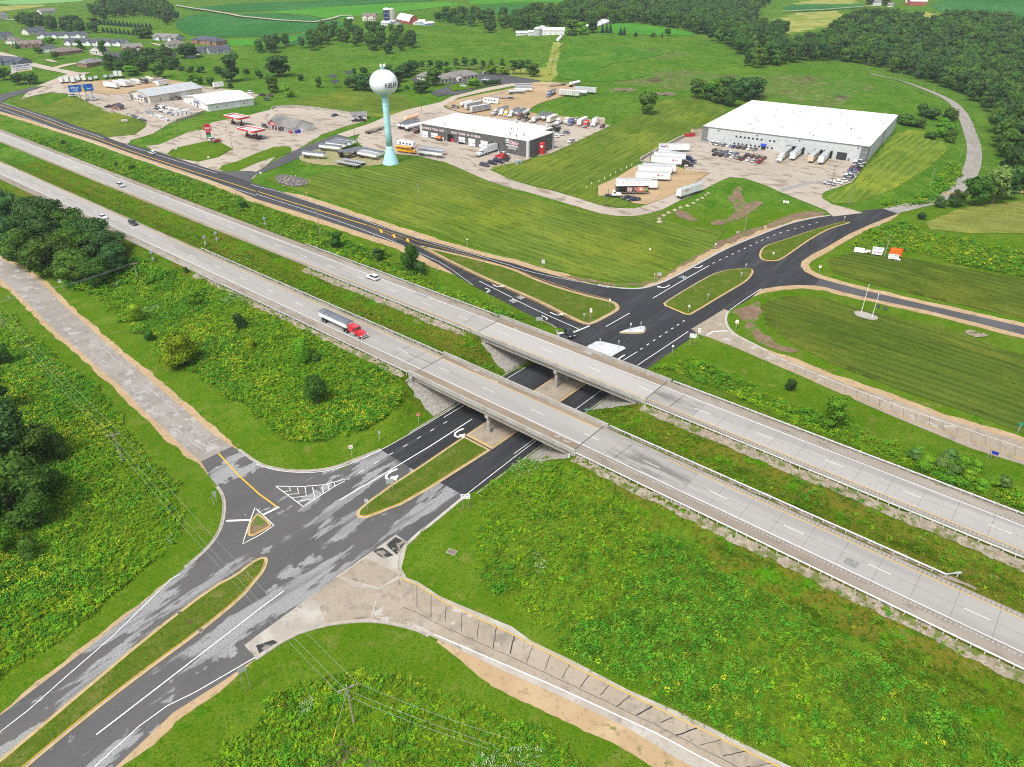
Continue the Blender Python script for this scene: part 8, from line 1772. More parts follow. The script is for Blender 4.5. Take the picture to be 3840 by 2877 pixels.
# left yard
G_L='vehicles in the left yard'
for a,b_,lb in (((575,196),(430,178),'nearest of three white box trailers in the left yard'),((652,184),(512,165),'middle of three white box trailers in the left yard'),((696,180),(556,155),'farthest of three white box trailers in the left yard')):span(LS,'box','white',a,b_,lb,G_L,L=14.5)
span(LS,'rv','white',(660,140),(752,165),'white motorhome beside the white trailers',G_L,c2='grey');span(LS,'rv','dark',(722,128),(828,158),'black and grey coach motorhome in the left yard',G_L,c2='silver');span(LS,'rv','cream',(780,118),(868,148),'pale motorhome with black windscreen in the left yard',G_L,c2='dark')
park(LS,'pickup','white',(172,258),(-30,4),'white pickup under the blue billboard');span(LS,'tractor','silver',(285,300),(392,286),'grey tractor without trailer under the blue billboard',sleeper=True);park(LS,'pickup','black',(478,352),(-30,2),'black pickup beside the small shed');span(LS,'tractor','brown',(985,292),(1100,282),'old brown tractor beside the long shop',sleeper=False)
for i,(x,y) in enumerate(((75,142),(122,138),(172,140),(218,125),(268,125))):
    a=lay([LS(x,y),LS(x-2,y+14)]);vehicle('box','white',a[0],math.atan2(a[1,1]-a[0,1],a[1,0]-a[0,0]),['white box body with a red load door, leftmost in the line of box bodies','white box body second in the line at the yard entrance','white box body in the middle of the line, with a cab below','white box body fourth in the line at the yard entrance','white box body fifth, rightmost tall one in the line'][i],G_L,L=8.0)
for i,(x,y) in enumerate(((318,118),(365,108),(448,98),(498,95),(535,92),(575,92))):
    a=lay([LS(x,y),LS(x+3,y+12)]);vehicle('flat' if i<4 else 'box','silver' if i<4 else 'white',a[0],math.atan2(a[1,1]-a[0,1],a[1,0]-a[0,0]),['silver open trailer right of the line of box bodies','silver open trailer second right of the box bodies','tilted silver bed at the edge of the tree belt','second tilted silver bed at the edge of the tree belt','white box body among the trees, left one','white box body among the trees, right one'][i],G_L,**({'L':7.0} if i>=4 else {}))
park(LS,'box','white',(1068*0+935,168),(-30,6),'white low trailer behind the long shop',L=9.0);span(Qz(0,0),'box','white',(1850,770),(1930,760),'small white box trailer in the grass behind the shops',L=7.0)
park(Qz(0,0),'van','white',(2165,812),(20,6),'white van behind the white shop');park(Qz(1,0),'pickup','black',(60,830),(20,4),'black vehicle among the parked cars left of the meadow lawn');park(Qz(1,0),'suv','maroon',(130,838),(20,4),'maroon vehicle among the parked cars left of the meadow lawn');park(Qz(1,0),'pickup','dark',(95,868),(20,4),'dark pickup nearest of the cars left of the meadow lawn')
# stacked pickup-bed caps
def cap_mesh(c):
    def f(b):b.side([(-1.0,0),(-0.92,0.5),(0.75,0.56),(1.0,0.05)],-0.78,0.78,pm(c),[0,.12,.12,0]);b.box(-0.6,0.5,-0.79,0.79,0.14,0.36,m_vglass,0.05)
    k=('bedcap',c)
    if k not in VM:b=MB();f(b);VM[k]=b.mesh('camper_shell')
    return VM[k]
crng=random.Random(3)
def caps(P0,P1,n,stack,cols,label,group):
    W=lay([P0,P1])
    for i in range(n):
        p=W[0]+(W[1]-W[0])*(i+0.5)/n;a=math.atan2(W[1,1]-W[0,1],W[1,0]-W[0,0])+math.pi/2
        for k in range(stack):link('camper_shell',cap_mesh(crng.choice(cols)),loc=(p[0]+crng.uniform(-.15,.15),p[1]+crng.uniform(-.15,.15),gz(*p)+0.14+k*0.66),rz=a+crng.uniform(-.12,.12),label=label,cat='camper shell',group=group).scale=(1.25,1.25,1.15)
LSF= lambda x,y:LS(x,y)
caps(LS(792,392),LS(985,470),11,2,['white','silver','white','grey'],'pickup bed cap in the front line of stacked caps by the drive','front line of bed caps')
caps(LS(850,362),LS(1030,418),9,2,['white','navy','silver','black'],'pickup bed cap in the middle line of stacked caps','middle line of bed caps');caps(LS(880,342),LS(1075,382),9,2,['white','navy','white','dark'],'pickup bed cap in the back line of stacked caps','back line of bed caps')
caps(LS(1025,420),LS(1165,398),4,4,['white'],'white bed cap in the tall neat stacks before the blue-signed shop','tall white stacks of bed caps');caps(LS(640,405),LS(785,468),10,1,['black','black','dark','silver'],'dark bed cap in the line along the lawn edge','dark line of bed caps')
park(E_,'sedan','red',(65,475),(10,4),'red car parked in the estate street');park(E_,'suv','red',(130,435),(6,-3),'red vehicle in a drive in the estate')

# ------------------------------------------------------------------ poles, wires, signs, walls and small things
def pole_h(P,T):
    p=at(*P);d=rays([T])[0]; return p,CAMZ+d[2]/math.hypot(d[0],d[1])*math.hypot(p.x,p.y)-p.z
POLES={}
def power_pole(key,P,T,ang,label,arm=2.6):
    p,h=pole_h(P,T);root=thing('power_pole',label,'power pole',loc=p,rz=ang);POLES[key]=(p,h,ang,arm)
    b=MB();b.cyl((0,0,-0.3),(0,0,h),0.17,0.11,m_wood,8);b.build('pole',root)
    if arm:
        b=MB();b.box(-arm/2,arm/2,-0.07,0.07,h-0.75,h-0.58,m_wood);c=b.build('crossarm',root)
        for x in (-arm/2+0.1,-0.4,arm/2-0.1):b=MB();b.cyl((x,0,h-0.58),(x,0,h-0.34),0.06,0.05,m_metal,6);b.build('insulator',c)
    return root
m_wire=mat('power_line',(0.30,0.32,0.30),rough=0.5)
power_pole('bottom',(764.6,1561.6),(744,1482),R(28),'timber power pole among the weeds at the bottom',3.0)
power_pole('left',(266.7,999.4),(245,933),R(22),'timber power pole in the weeds left of the intersection',2.8)
power_pole('edge',(10.5,712.6),(-14,650),R(20),'pale power pole at the left edge beside the cracked road',2.4)
power_pole('upper',(300,607),(287,566),R(25),'timber power pole above the yellow-flowered slope',2.4)
power_pole('strip',(692,508.6),(682,450),R(60),'timber power pole between the highway and the frontage road',2.2)
power_pole('lawn',(906,431),(903,396),R(40),'timber power pole on the mown slope below the water tower',2.0)
power_pole('sign',(1910,555),(1924,506),R(10),'pale pole between the roadside advertising boards',0)
power_pole('drive',(1834,441),(1842,405),R(10),'pale pole beside the warehouse entrance',0)
power_pole('lane1',(2009,399),(2020,364),R(10),'pole on the mown slope beside the winding lane',0)
power_pole('lane2',(2073,343),(2085,311),R(10),'pole among weeds beside the winding lane',0)
power_pole('lane3',(2017,200),(2023,182),R(10),'pole at the outside of the lane bend',1.6)
power_pole('lane4',(1944,173),(1950,155),R(10),'pole below the big wood on the far lane',1.6)
power_pole('lane5',(1873,152),(1878,135),R(10),'farthest pole on the crest by the wood',1.6)
power_pole('street',(1607.4,501),(1615,446),R(10),'grey pole with a small arm above the new kerb',1.2)
power_pole('hill',(1383,79),(1385,60),R(10),'distant pole on the hilltop',1.4)
power_pole('entry',(66,200),(55,174),R(10),'tall pole at the left shop entrance',1.6)
def wires(a,b,label):
    (p,h,an,ar),(p2,h2,an2,ar2)=a,b;bm=MB()
    for f in (-0.5,-0.15,0.5):
        A=p+Vector((math.cos(an)*f*ar,math.sin(an)*f*ar,h-0.35));B=p2+Vector((math.cos(an2)*f*ar2,math.sin(an2)*f*ar2,h2-0.35));n=18;L_=(B-A).length
        pts=[A.lerp(B,i/n)-Vector((0,0,L_*0.025*4*(i/n)*(1-i/n))) for i in range(n+1)]
        for i in range(n):bm.cyl(pts[i],pts[i+1],0.018,0.018,m_wire,4, False)
    bm.build('power_lines',label=label,cat='power lines')
off= lambda x,y,h,an,ar:(Vector((x,y,gz(x,y))),h,an,ar)
wires(POLES['bottom'],POLES['left'],'three power lines crossing the lower intersection');wires(POLES['left'],POLES['edge'],'three power lines above the yellow weeds at the left');wires(POLES['edge'],POLES['upper'],'three power lines crossing the cracked county road')
e_=lay([(1080,1760)])[0];wires(POLES['bottom'],off(e_[0],e_[1],9.5,R(28),3.0),'three power lines running off the bottom of the view')
b=MB();p,h,*_=POLES['bottom'];g_=at(716,1610);b.cyl(p+Vector((0,0,h-1)),g_,0.03,0.03,m_wire,5);b.cyl(p.lerp(g_,0.7)+Vector((0,0,(h-1)*0.3)),g_,0.07,0.07,m_yellow,6);b.build('guy_wire',label='guy wire with a yellow guard by the bottom pole',cat='guy wire')
def lamp_post(P,T,label):
    p,h=pole_h(P,T);root=thing('lamp_post',label,'lamp post',loc=p);b=MB();b.cyl((0,0,-0.1),(0,0,h),0.11,0.07,m_dkmetal,8);b.build('post',root);b=MB();b.cyl((0,0,-0.1),(0,0,0.7),0.3,0.3,m_kerb,10);b.build('footing',root)
    for s in (-1,1):b=MB();b.box(s*0.15,s*0.75,-0.2,0.2,h-0.05,h+0.12,m_dkmetal);b.build('lamp_head',root)
for P,T,lb in ((Z3(433,225),Z3(447,18),'lamp post behind the trailer yard'),(q(2,0,(872,1103))[0],q(2,0,(895,903))[0],'tall lamp post at the truck lot corner'),(Z4(995,437),Z4(1030,268),'tall lamp post at the lower edge of the warehouse lot'),(q(1,0,(858,1235))[0],q(1,0,(838,1055))[0],'lamp post by the grain trailers'),(q(1,0,(1432,990))[0],q(1,0,(1418,815))[0],'lamp post by the peach tank trailer'),(GS(122,375),GS(98,245),'lamp post on the station lawn'),(TWP(1397,1003),TWP(1388,640),'lamp post in front of the service centre'),(q(0,0,(1542,1170))[0],q(0,0,(1512,1055))[0],'lamp post on the slope left of the station'),(q(0,0,(1742,1222))[0],q(0,0,(1712,1100))[0],'lamp post near the tall station sign'),(LS(408,140),LS(385,20),'lamp post in the left gravel yard')):lamp_post(P,T,lb)
m_sgnback=mat('sign_back',(0.42,0.44,0.45),rough=0.5,metal=0.3);m_grn=mat('sign_green',(0.01,0.22,0.14),rough=0.5);m_woodpost=m_wood;m_syel=mat('sign_yellow',(0.75,0.45,0.01),rough=0.5)
def road_sign(P,T,w,hp,m,label,txt=None,tm=None,posts=1,ang=None,diamond=False,second=None,rnd=0):
    """post base P, top T; panel w wide, hp high at the top, facing ang (default: camera side)"""
    p,h=pole_h(P,T);h=max(h,hp+0.6);a=ang if ang is not None else math.atan2(p.y,p.x)-math.pi/2
    root=thing('road_sign',label,'sign',loc=p,rz=a)
    for x in ([0] if posts==1 else [-w*0.32,w*0.32]):b=MB();b.box(x-0.06,x+0.06,0.0,0.1,-0.2,h-0.05,m_woodpost if posts>1 else m_galv);b.build('post',root)
    b=MB();z0=h-hp
    if diamond:b.add([(0,-0.03,z0),(w/2,-0.03,z0+hp/2),(0,-0.03,h),(-w/2,-0.03,z0+hp/2),(0,0,z0),(w/2,0,z0+hp/2),(0,0,h),(-w/2,0,z0+hp/2)],[(0,1,2,3),(7,6,5,4)],m)
    elif rnd:b.cyl((0,-0.03,z0+hp/2),(0,0,z0+hp/2),hp/2,hp/2,m,rnd)
    else:b.box(-w/2,w/2,-0.03,0.0,z0,h,m)
    pn=b.build('panel',root)
    if txt:
        for i,t in enumerate(txt):n=len(txt);text('lettering',t,pn,tm or m_letb,w*0.78,hp*0.62/n,(0,-0.045,z0+hp*(n-i-0.5)/n),(R(90),0,0),0.008)
    if second:b=MB();b.box(-second[0]/2,second[0]/2,-0.03,0.0,z0-second[1]-0.08,z0-0.08,second[2]);b.build('panel',root)
    return root
def rs(c,r,B,T,*a,**k): return road_sign(q(c,r,B)[0],q(c,r,T)[0],*a,**k)
rs(1,2,(828,622),(812,530),0.9,0.9,m_letw,'square do not enter sign beside the street left of the underpass',['O'],m_red);rs(1,2,(1405,340),(1390,255),1.0,0.7,m_red,'red wrong way sign just left of the underpass',['WRONG','WAY'],m_letw);rs(1,2,(1070,498),(1057,405),0.5,0.9,m_sgnback,'narrow sign seen from behind beside the street')
rs(1,2,(1165,940),(1150,820),1.6,1.3,m_sgnback,'large sign seen from behind on two posts in the underpass median',posts=2);rs(1,2,(962,1090),(945,995),0.6,0.9,m_letw,'keep right sign on the median tip',['KEEP','RIGHT']);rs(1,2,(1812,1080),(1805,950),1.9,1.3,m_letw,'white lane control sign on two posts beside the street',['ONLY ONLY','^  ^  ^'],posts=2)
rs(0,2,(1872,1030),(1845,925),0.9,0.9,m_sgnback,'octagonal stop sign seen from behind at the corner',rnd=8,second=(0.6,0.5,m_sgnback));rs(0,2,(1850,1058),(1818,968),0.5,0.15,m_grn,'thin green street name post at the corner');rs(0,3,(2145,998),(2070,805),1.3,1.0,m_sgnback,'tilted sign seen from behind at the lower road edge',posts=2);rs(0,2,(2180,1590),(2155,1500),0.35,0.9,m_sgnback,'narrow sign on the tip of the lower median')
rs(0,1,(532,815),(508,752),0.9,0.6,m_sgnback,'white sign pair beside the county road',second=(0.9,0.6,m_letw));rs(0,1,(92,952),(66,892),0.95,0.95,m_sgnback,'diamond sign seen from behind at the left road edge',diamond=True)
rs(2,2,(648,245),(640,215),1.6,0.5,m_grn,'green street name sign by the near bridge rail',['W Badger Rd'],m_letw)
rs(2,1,(268,668),(266,585),1.0,1.4,m_letw,'white route sign on two posts by the frontage road',['SPEED','35'],posts=2);rs(2,1,(1265,768),(1268,695),1.4,1.2,m_sgnback,'large sign seen from behind at the top of the intersection',posts=2,second=(0.7,0.5,m_red));rs(2,1,(1225,765),(1226,700),0.4,0.9,m_sgnback,'narrow sign beside the large sign at the intersection')
rs(2,1,(842,995),(843,922),0.5,0.7,m_letw,'small white sign on the splitter island tip');rs(2,1,(676,1105),(682,1002),0.7,0.7,m_letw,'no turn sign pair on the splitter island',['O'],m_red,second=(0.7,0.7,m_letw));rs(2,1,(620,1110),(622,1045),0.6,0.8,m_sgnback,'sign seen from behind on the splitter island')
rs(2,1,(1522,1045),(1526,975),0.6,0.8,m_letw,'keep right sign at the lower tip of the big median',['W']);rs(2,1,(1683,950),(1690,878),0.9,0.5,m_sgnback,'one way sign seen from behind in the big median');rs(2,1,(1973,755),(1979,690),0.6,0.7,m_sgnback,'sign at the upper end of the big median');rs(2,1,(2012,680),(2020,618),0.6,0.7,m_sgnback,'sign beyond the upper end of the big median')
rs(2,1,(1930,1190),(1943,1105),0.9,1.1,m_letw,'do not enter sign beside the concrete ramp',['O'],m_red);rs(2,1,(1605,1280),(1635,1178),0.9,0.9,m_letw,'round red no entry sign at the ramp mouth',['O'],m_red,second=(0.7,0.4,m_letw));rs(2,1,(1550,1330),(1555,1222),1.9,1.3,m_letw,'white lane sign with route shields beside the ramp mouth',['151  35','61  11'],posts=2);rs(2,1,(1380,1405),(1393,1322),0.6,0.6,m_letw,'small white sign below the ramp mouth')
rs(2,1,(235,1140),(240,1080),2.0,1.2,m_sgnback,'wide sign seen from behind above the far bridge rail',posts=2);rs(2,1,(1938,412),(1942,338),1.1,0.8,m_sgnback,'sign pair on the bank above the new kerb',posts=2,second=(0.6,0.4,m_red));rs(2,1,(1750,495),(1755,442),0.5,0.6,m_letw,'small white sign above the new kerb')
for i,(B,T) in enumerate((((1020,1205),(1022,1130)),((1108,1190),(1112,1118)),((757,1335),(759,1262)),((917,1355),(921,1278)))):rs(2,1,B,T,0.35,0.8,m_letw if i==0 else m_sgnback,['white sign on the triangular island','post sign on the triangular island','left post on the pale paved island','right post on the pale paved island'][i])
rs(3,1,(440,692),(448,630),0.8,0.5,m_letw,'red and white wrong way sign by the right-hand fork',['-'],m_red,second=(0.8,0.4,m_letw));rs(3,1,(540,500),(548,455),0.9,0.9,m_syel,'yellow diamond curve sign by the right-hand road',diamond=True);rs(3,1,(952,325),(957,268),0.7,0.7,m_sgnback,'grey sign beside the road to the warehouse');rs(3,1,(38,575),(42,518),0.6,0.7,m_letw,'small white sign in the upper median',['17']);rs(3,1,(655,250),(668,208),0.6,0.6,m_sgnback,'grey sign at the upper tip of the far median')
rs(1,1,(1562,698),(1563,645),0.7,0.5,m_red,'small red sign on the slope by the frontage fork',['WRONG'],m_letw);rs(1,1,(1020,435),(1018,372),0.7,0.7,m_sgnback,'grey diamond sign on the roadside strip',diamond=True);rs(1,1,(1824,465),(1823,405),0.5,0.5,m_letw,'small route marker beside the frontage road',second=(0.4,0.3,m_grn));rs(1,1,(437,40),(438,0),0.5,0.5,m_syel,'small yellow sign by the frontage road')
rs(3,2,(2150,425),(2185,330),0.7,0.9,m_grn,'green sign on a timber post at the right edge');rs(3,2,(1890,640),(1918,560),0.4,0.9,m_wood,'weathered board post below the right-hand ramp');rs(3,2,(1935,655),(1958,580),1.3,0.8,m_blue,'blue sign beside the right-hand ramp',posts=2);rs(3,1,(152,107),(153,82),2.4,1.0,m_letw,'white business sign on the mown slope by the warehouse drive',['WAREHOUSE'],posts=2)
rs(2,1,(1190,515),(1192,488),0.5,0.7,m_letw,'white utility box on the mown slope');rs(1,0,(42,1512),(45,1482),0.9,0.9,m_letw,'white barricade by the stone pile',posts=2);rs(1,0,(1405,985),(1405,960),0.5,0.3,m_dkmetal,'dark mailbox by the truck wash entrance')
rs(0,0,(1520,1300),(1522,1278),1.2,0.6,m_letw,'low white sign on the station lawn, upper one',posts=2);rs(0,0,(1800,1372),(1802,1352),1.0,0.6,m_letw,'low white sign on the station lawn, lower one',posts=2);rs(0,0,(1078,1058),(1075,1030),3.4,1.1,m_letw,'white and red banner sign on the mown bank',['FOR SALE'],m_red,posts=2)
# advertising boards beside the east road
B7=Z(3180,900,5.296)
def board(P,T,w,hp,m,lines,tm,label,ang=R(-22),posts=2,name='advertising_board'):
    r_=road_sign(B7(*P),B7(*T),w*0.66,hp*0.82,m,label,lines,tm,posts,ang);r_.name=name; return r_
board((905,405),(930,150),6.4,3.6,paint('board_red',(0.60,0.07,0.02)),['Kieler','MOTOR','SPORTS'],m_syel,'red and yellow motor sports billboard by the east road');board((880,410),(900,290),5.0,2.2,m_letw,['ROOMS','now open'],m_letb,'white board under the red motor sports billboard')
board((565,318),(590,140),5.6,1.6,m_letw,['POLARIS'],mat('board_blue',(0.02,0.06,0.4)),'white board with blue lettering on tall posts');board((560,322),(575,232),5.2,2.2,m_letw,['Runway'],m_letb,'white board with dark script below the blue-lettered one');board((205,275),(210,195),5.2,2.2,m_letw,None,m_letb,'blank white board at the left end of the advertising boards');board((315,280),(318,240),2.6,0.9,m_letw,None,None,'small low white board');board((390,270),(392,225),2.6,1.0,m_letw,['* * *'],m_red,'small pinkish board with red print');board((993,435),(995,400),1.6,0.8,m_letw,None,None,'smallest white sign right of the red billboard')
# blue billboard and collision centre board
def billboard(P,T,w,hp,m,lines,tm,label,ang,n=4):
    p,h=pole_h(P,T);root=thing('billboard',label,'billboard',loc=p,rz=ang)
    for i in range(n):x=-w/2+w*(i+0.5)/n;b=MB();b.cyl((x,0.3,-2.5),(x,0.3,h-0.2),0.16,0.14,m_dkmetal,8);b.build('post',root)
    b=MB();b.box(-w/2,w/2,-0.1,0.12,h-hp,h,m);pn=b.build('panel',root);b=MB();b.box(-w/2,w/2,-0.8,0.3,h-hp-0.15,h-hp-0.05,m_yellow);b.build('catwalk',root)
    for (t,x,z,ww,hh) in lines:text('lettering',t,pn,tm,ww,hh,(x,-0.13,h-hp+z),(R(90),0,0),0.01,0.02)
    return pn,h
mb=mat('billboard_blue',(0.01,0.09,0.42),rough=0.5,layers=[((0.02,0.2,0.6),0.25,0.45,0.62),((0.005,0.03,0.2),0.4,0.52,0.62)])
pn,h=billboard(LS(268,292),LS(262,150),14.5,4.4,mb,[('UNIQUE',-3.8,2.6,4.6,1.1),('TO YOU',-3.6,1.2,3.0,0.7),('COMMUNITY',4.8,1.6,3.4,0.5)],m_letw,'blue billboard with a figure in a yellow coat',ang_of(LS(155,230),LS(365,205)))
b=MB();b.box(0.0,1.6,-0.15,-0.1,h-4.4,h-1.3,m_syel,0.4);b.cyl((0.8,-0.1,h-0.8),(0.8,-0.16,h-0.8),0.55,0.55,mat('skin_print',(0.45,0.28,0.2)),12);b.build('printed_figure',pn)
billboard(q(0,0,(235,730))[0],q(0,0,(230,552))[0],14.0,4.6,m_letw,[('COLLISION CENTER',0,3.6,12.0,1.1),('Minor or Major Damage',0,2.2,8.0,0.5),('24 HR TOWING',0,0.9,9.0,0.7)],mat('board_navy',(0.02,0.05,0.22)),'white collision center billboard above the dark trees',ang_of(q(0,0,(140,640))[0],q(0,0,(330,610))[0]),3)
# block walls: each block its own piece
m_block=mat('wall_block',(0.36,0.33,0.29),rough=0.95,layers=[((0.27,0.25,0.22),0.8,0.45,0.62)],bump=(4,0.5,0.05))
def block_wall(T,pts,n,label,rows=1,w=0.6,bh=0.75):
    W=resample(lay([T(*p) for p in pts]),n+1);root=thing('block_wall',label,'wall');L_=np.linalg.norm(np.diff(W,axis=0),axis=1).mean()
    b=MB();b.box(-L_/2+0.02,L_/2-0.02,-w/2,w/2,0,bh-0.02,m_block,0.03,0.03);bm_=b.mesh('block')
    for i in range(n):
        m_=(W[i]+W[i+1])/2;d=W[i+1]-W[i]
        for r_ in range(rows):o=link('block',bm_,root);o.location=(m_[0],m_[1],gz(*m_)-0.1+r_*bh+random.uniform(-.02,.02));o.rotation_euler=(0,0,math.atan2(d[1],d[0])+random.uniform(-.02,.02))
block_wall(GS,[(450,26),(480,13),(640,6),(800,20),(1000,47),(1160,74)],70,'long curved retaining wall behind the petrol station lot',2);block_wall(Z3,[(345,205),(360,190),(440,148),(520,104),(600,62),(700,8),(745,-10)],56,'block retaining wall beside the trailer yard',2,0.7,0.8)
block_wall(OFZ,[(775,375),(860,352),(960,330),(1060,305),(1110,290)],36,'low block wall along the top of the gravel lot',1);block_wall(LS,[(1040,472),(1130,445),(1200,425),(1262,398)],18,'block wall under the stacked bed caps',2);block_wall(LS,[(415,372),(510,398)],12,'low pale wall below the small shed',1)
house('small dark shed with a black gable roof in the left lot',LS(500,372),LS(570,375),4,2.4,1.4,m_brick,m_shdark,windows=1,name='shed',along='y');house('brown garden garage behind the motorhomes',LS(838,140),LS(918,146),6,2.4,1.4,m_brick,m_shbrown,windows=0,name='garage',garage=1)
# boulders
m_rock=mat('boulder',(0.36,0.30,0.23),rough=0.95,layers=[((0.26,0.21,0.16),0.8,0.45,0.62)],bump=(3,0.7,0.15));rb=[]
for s_ in range(3):
    bm=bmesh.new();bmesh.ops.create_icosphere(bm,subdivisions=2,radius=1.0);rr=random.Random(s_)
    for v in bm.verts:v.co*=rr.uniform(0.78,1.12);v.co.z*=0.6
    me=bpy.data.meshes.new('boulder');bm.to_mesh(me);bm.free();me.materials.append(m_rock);rb.append(me)
for i,P in enumerate([(1270,262),(1270,237),(1310,208),(1352,182),(1402,160),(1455,138),(1515,122),(1565,99),(1602,72),(1640,54),(1670,30),(1693,14)]):p=at(*q(2,1,P)[0]);o=link('boulder',rb[i%3],loc=p,rz=i*1.3,label='tan boulder in the curved line between the concrete drive and the swale',cat='boulder',group='boulders along the drive');o.scale=(1.25-0.04*i,)*3
for i in range(70):W_=lay([(632+random.gauss(0,15),391+random.gauss(0,4.5))])[0];o=link('riprap_stone',rb[i%3],loc=(W_[0],W_[1],gz(*W_)+0.1),rz=i,label='dark stone in the riprap patch below the trailers',cat='stone',group='riprap stones');o.scale=(random.uniform(0.3,0.6),)*3
m_stonew=mat('pale_riprap',(0.45,0.42,0.37),rough=0.95)
fsheet('pale_stone_patch',q(3,1,(1690,1205),(1730,1190),(1830,1210),(1910,1240),(1860,1256),(1780,1258),(1730,1240)),m_stonebank,0.08,smooth=1)
for P in [(640,1625),(687,1592),(750,1572),(797,1547),(848,1522),(895,1497),(940,1472),(988,1452),(1033,1433)]:b=MB();b.cyl((0,0,-0.1),(0,0,1.0),0.16,0.13,m_letw,8);b.build('marker_post',label='short white post in the line on the mown slope by the trailer yard',cat='post',group='white posts by the trailer yard',loc=at(*q(2,0,P)[0]))
for (c,r,P,lb,sx) in ((1,2,(1690,1455),'rusty drain grate in the grass beside the street',1.5),(0,3,(1638,408),'rusty drain grate in the middle of the lower median',1.2),(0,3,(1735,482),'rusty drain grate in the right kerb of the lower median',0.9),(0,3,(1550,330),'rusty drain grate in the left kerb of the lower median',0.9)):
    p=at(*q(c,r,P)[0]);root=thing('drain_grate',lb,'drain',loc=p+Vector((0,0,0.16)),rz=R(-25));b=MB();b.box(-sx*0.62,sx*0.62,-sx*0.42,sx*0.42,-0.1,0.04,m_kerb);b.build('frame',root)
    for i in range(6):b=MB();x=-sx*0.5+i*sx*0.18;b.box(x,x+sx*0.1,-sx*0.32,sx*0.32,0.0,0.07,mat('rust',(0.09,0.045,0.035),rough=0.9));b.build('bar',root)
for P,T,lb in (((1859.7,677.4),(1873,616),'taller white flagpole in the oval planter'),((1883.6,686),(1898,638),'shorter white flagpole in the oval planter')):p,h=pole_h(P,T);root=thing('flagpole',lb,'flagpole',loc=p);b=MB();b.cyl((0,0,0),(0,0,h),0.09,0.05,m_letw,10);b.build('pole',root);b=MB();b.lathe([(0.02,h),(0.14,h+0.1),(0.14,h+0.2),(0.02,h+0.3)],m_letw,8);b.build('finial',root)
W=smooth_poly(lay(q(3,1,(745,1045),(770,1035),(810,1040),(900,1065),(940,1085),(935,1105),(900,1108),(830,1092),(765,1070))), True,1);kr=sheet('planter_bed',W,mat('grey_pebbles',(0.33,0.31,0.28),layers=[((0.22,0.2,0.18),3,0.5,0.6)]),0.1);kr['kind']='thing';kr['label']='oval stone-edged planter bed round the flagpoles';kr['category']='planter';kerb('stone_edge',W,0.5,0.3,m_kerb,parent=kr)
for i,P in enumerate(((955,1005),(1015,1025))):
    p=at(*q(3,1,P)[0]);b=MB();n=14;V=[(r_*math.cos(2*math.pi*k/n),y,0.3+r_*math.sin(2*math.pi*k/n)) for y in (0,2.5) for r_ in (0.75,) for k in range(n)];b.add(V,[(k,(k+1)%n,n+(k+1)%n,n+k) for k in range(n)],m_dkmetal);b.build('culvert_pipe',label=['left corrugated culvert mouth under the east road','right corrugated culvert mouth under the east road'][i],cat='pipe',loc=p-Vector((0,0,0.85)),rz=R(-20))
# solar-powered traffic sensors by the highway
for c,r,B,T,lb in ((0,1,(1778,465),(1765,385),'left solar sensor mast in the median'),(0,1,(1876,430),(1858,352),'right solar sensor mast in the median'),(0,1,(1326,600),(1298,518),'solar sensor mast at the near shoulder'),(1,1,(84,298),(74,226),'solar sensor mast at the far shoulder')):
    p,h=pole_h(q(c,r,B)[0],q(c,r,T)[0]);root=thing('sensor_mast',lb,'sensor mast',loc=p,rz=R(-40));b=MB();b.cyl((0,0,0),(0,0,h),0.08,0.08,m_galv,8);b.build('mast',root);b=MB();b.box(-0.35,0.35,-0.3,0.3,0.5,1.4,m_galv);b.build('cabinet',root)
    b=MB();b.add([(-0.7,-0.5,h-0.5),(0.7,-0.5,h-0.5),(0.7,0.3,h+0.3),(-0.7,0.3,h+0.3),(-0.7,-0.46,h-0.54),(0.7,-0.46,h-0.54),(0.7,0.34,h+0.26),(-0.7,0.34,h+0.26)],[(0,1,2,3),(7,6,5,4),(0,4,5,1),(1,5,6,2),(2,6,7,3),(3,7,4,0)],mat('solar_panel',(0.12,0.14,0.2),rough=0.2));b.build('solar_panel',root)
for i,P in enumerate(((670,705),(690,755),(805,670))):p=at(*q(1,0,P)[0]);root=thing('solar_tracker',['upper left solar tracker on the lawn','nearest solar tracker on the lawn','solar tracker beside the tree belt'][i],'solar panel',loc=p,rz=R(30));b=MB();b.cyl((0,0,0),(0,0,3.5),0.15,0.15,m_dkmetal,8);b.build('post',root);b=MB();b.add([(-3,-2,3.2),(3,-2,3.2),(3,2,4.6),(-3,2,4.6),(-3,-2,3.1),(3,-2,3.1),(3,2,4.5),(-3,2,4.5)],[(0,1,2,3),(7,6,5,4),(0,4,5,1),(2,6,7,3)],mat('dark_solar_back',(0.04,0.045,0.05)));b.build('array',root)
# tanks, bins and boxes
def redtank():
    p=at(*TWP(1970,808));root=thing('red_tank','upright red tank with a white W beside the service centre','tank',loc=p);b=MB();b.lathe([(1.65,-0.2),(1.65,5.4),(1.3,5.75),(0.3,5.9)],m_red,24);b.build('shell',root,smooth=False);a=math.atan2(-p.y,-p.x)
    text('lettering','W',root,m_letw,1.5,1.4,(math.cos(a)*1.72,math.sin(a)*1.72,4.0),(R(90),0,a+math.pi/2),0.02,0.05)
redtank()
for P,d,c,lb,T in (((12,60),(5.5,2.4,2.0),'red','red open dumpster beside the warehouse',Z4),((72,35),(9,2.6,2.4),'beige','concrete bin beside the red dumpster',Z4)):p=at(*T(*P));root=thing('dumpster',lb,'dumpster',loc=p,rz=WH[1]+R(60));b=MB();b.box(-d[0]/2,d[0]/2,-d[1]/2,d[1]/2,0,d[2],pm(c),-0.15,-0.1);b.build('body',root);b=MB();b.box(-d[0]/2+0.1,d[0]/2-0.1,-d[1]/2+0.1,d[1]/2-0.1,d[2],d[2]+0.05,m_dirt);b.build('load',root)
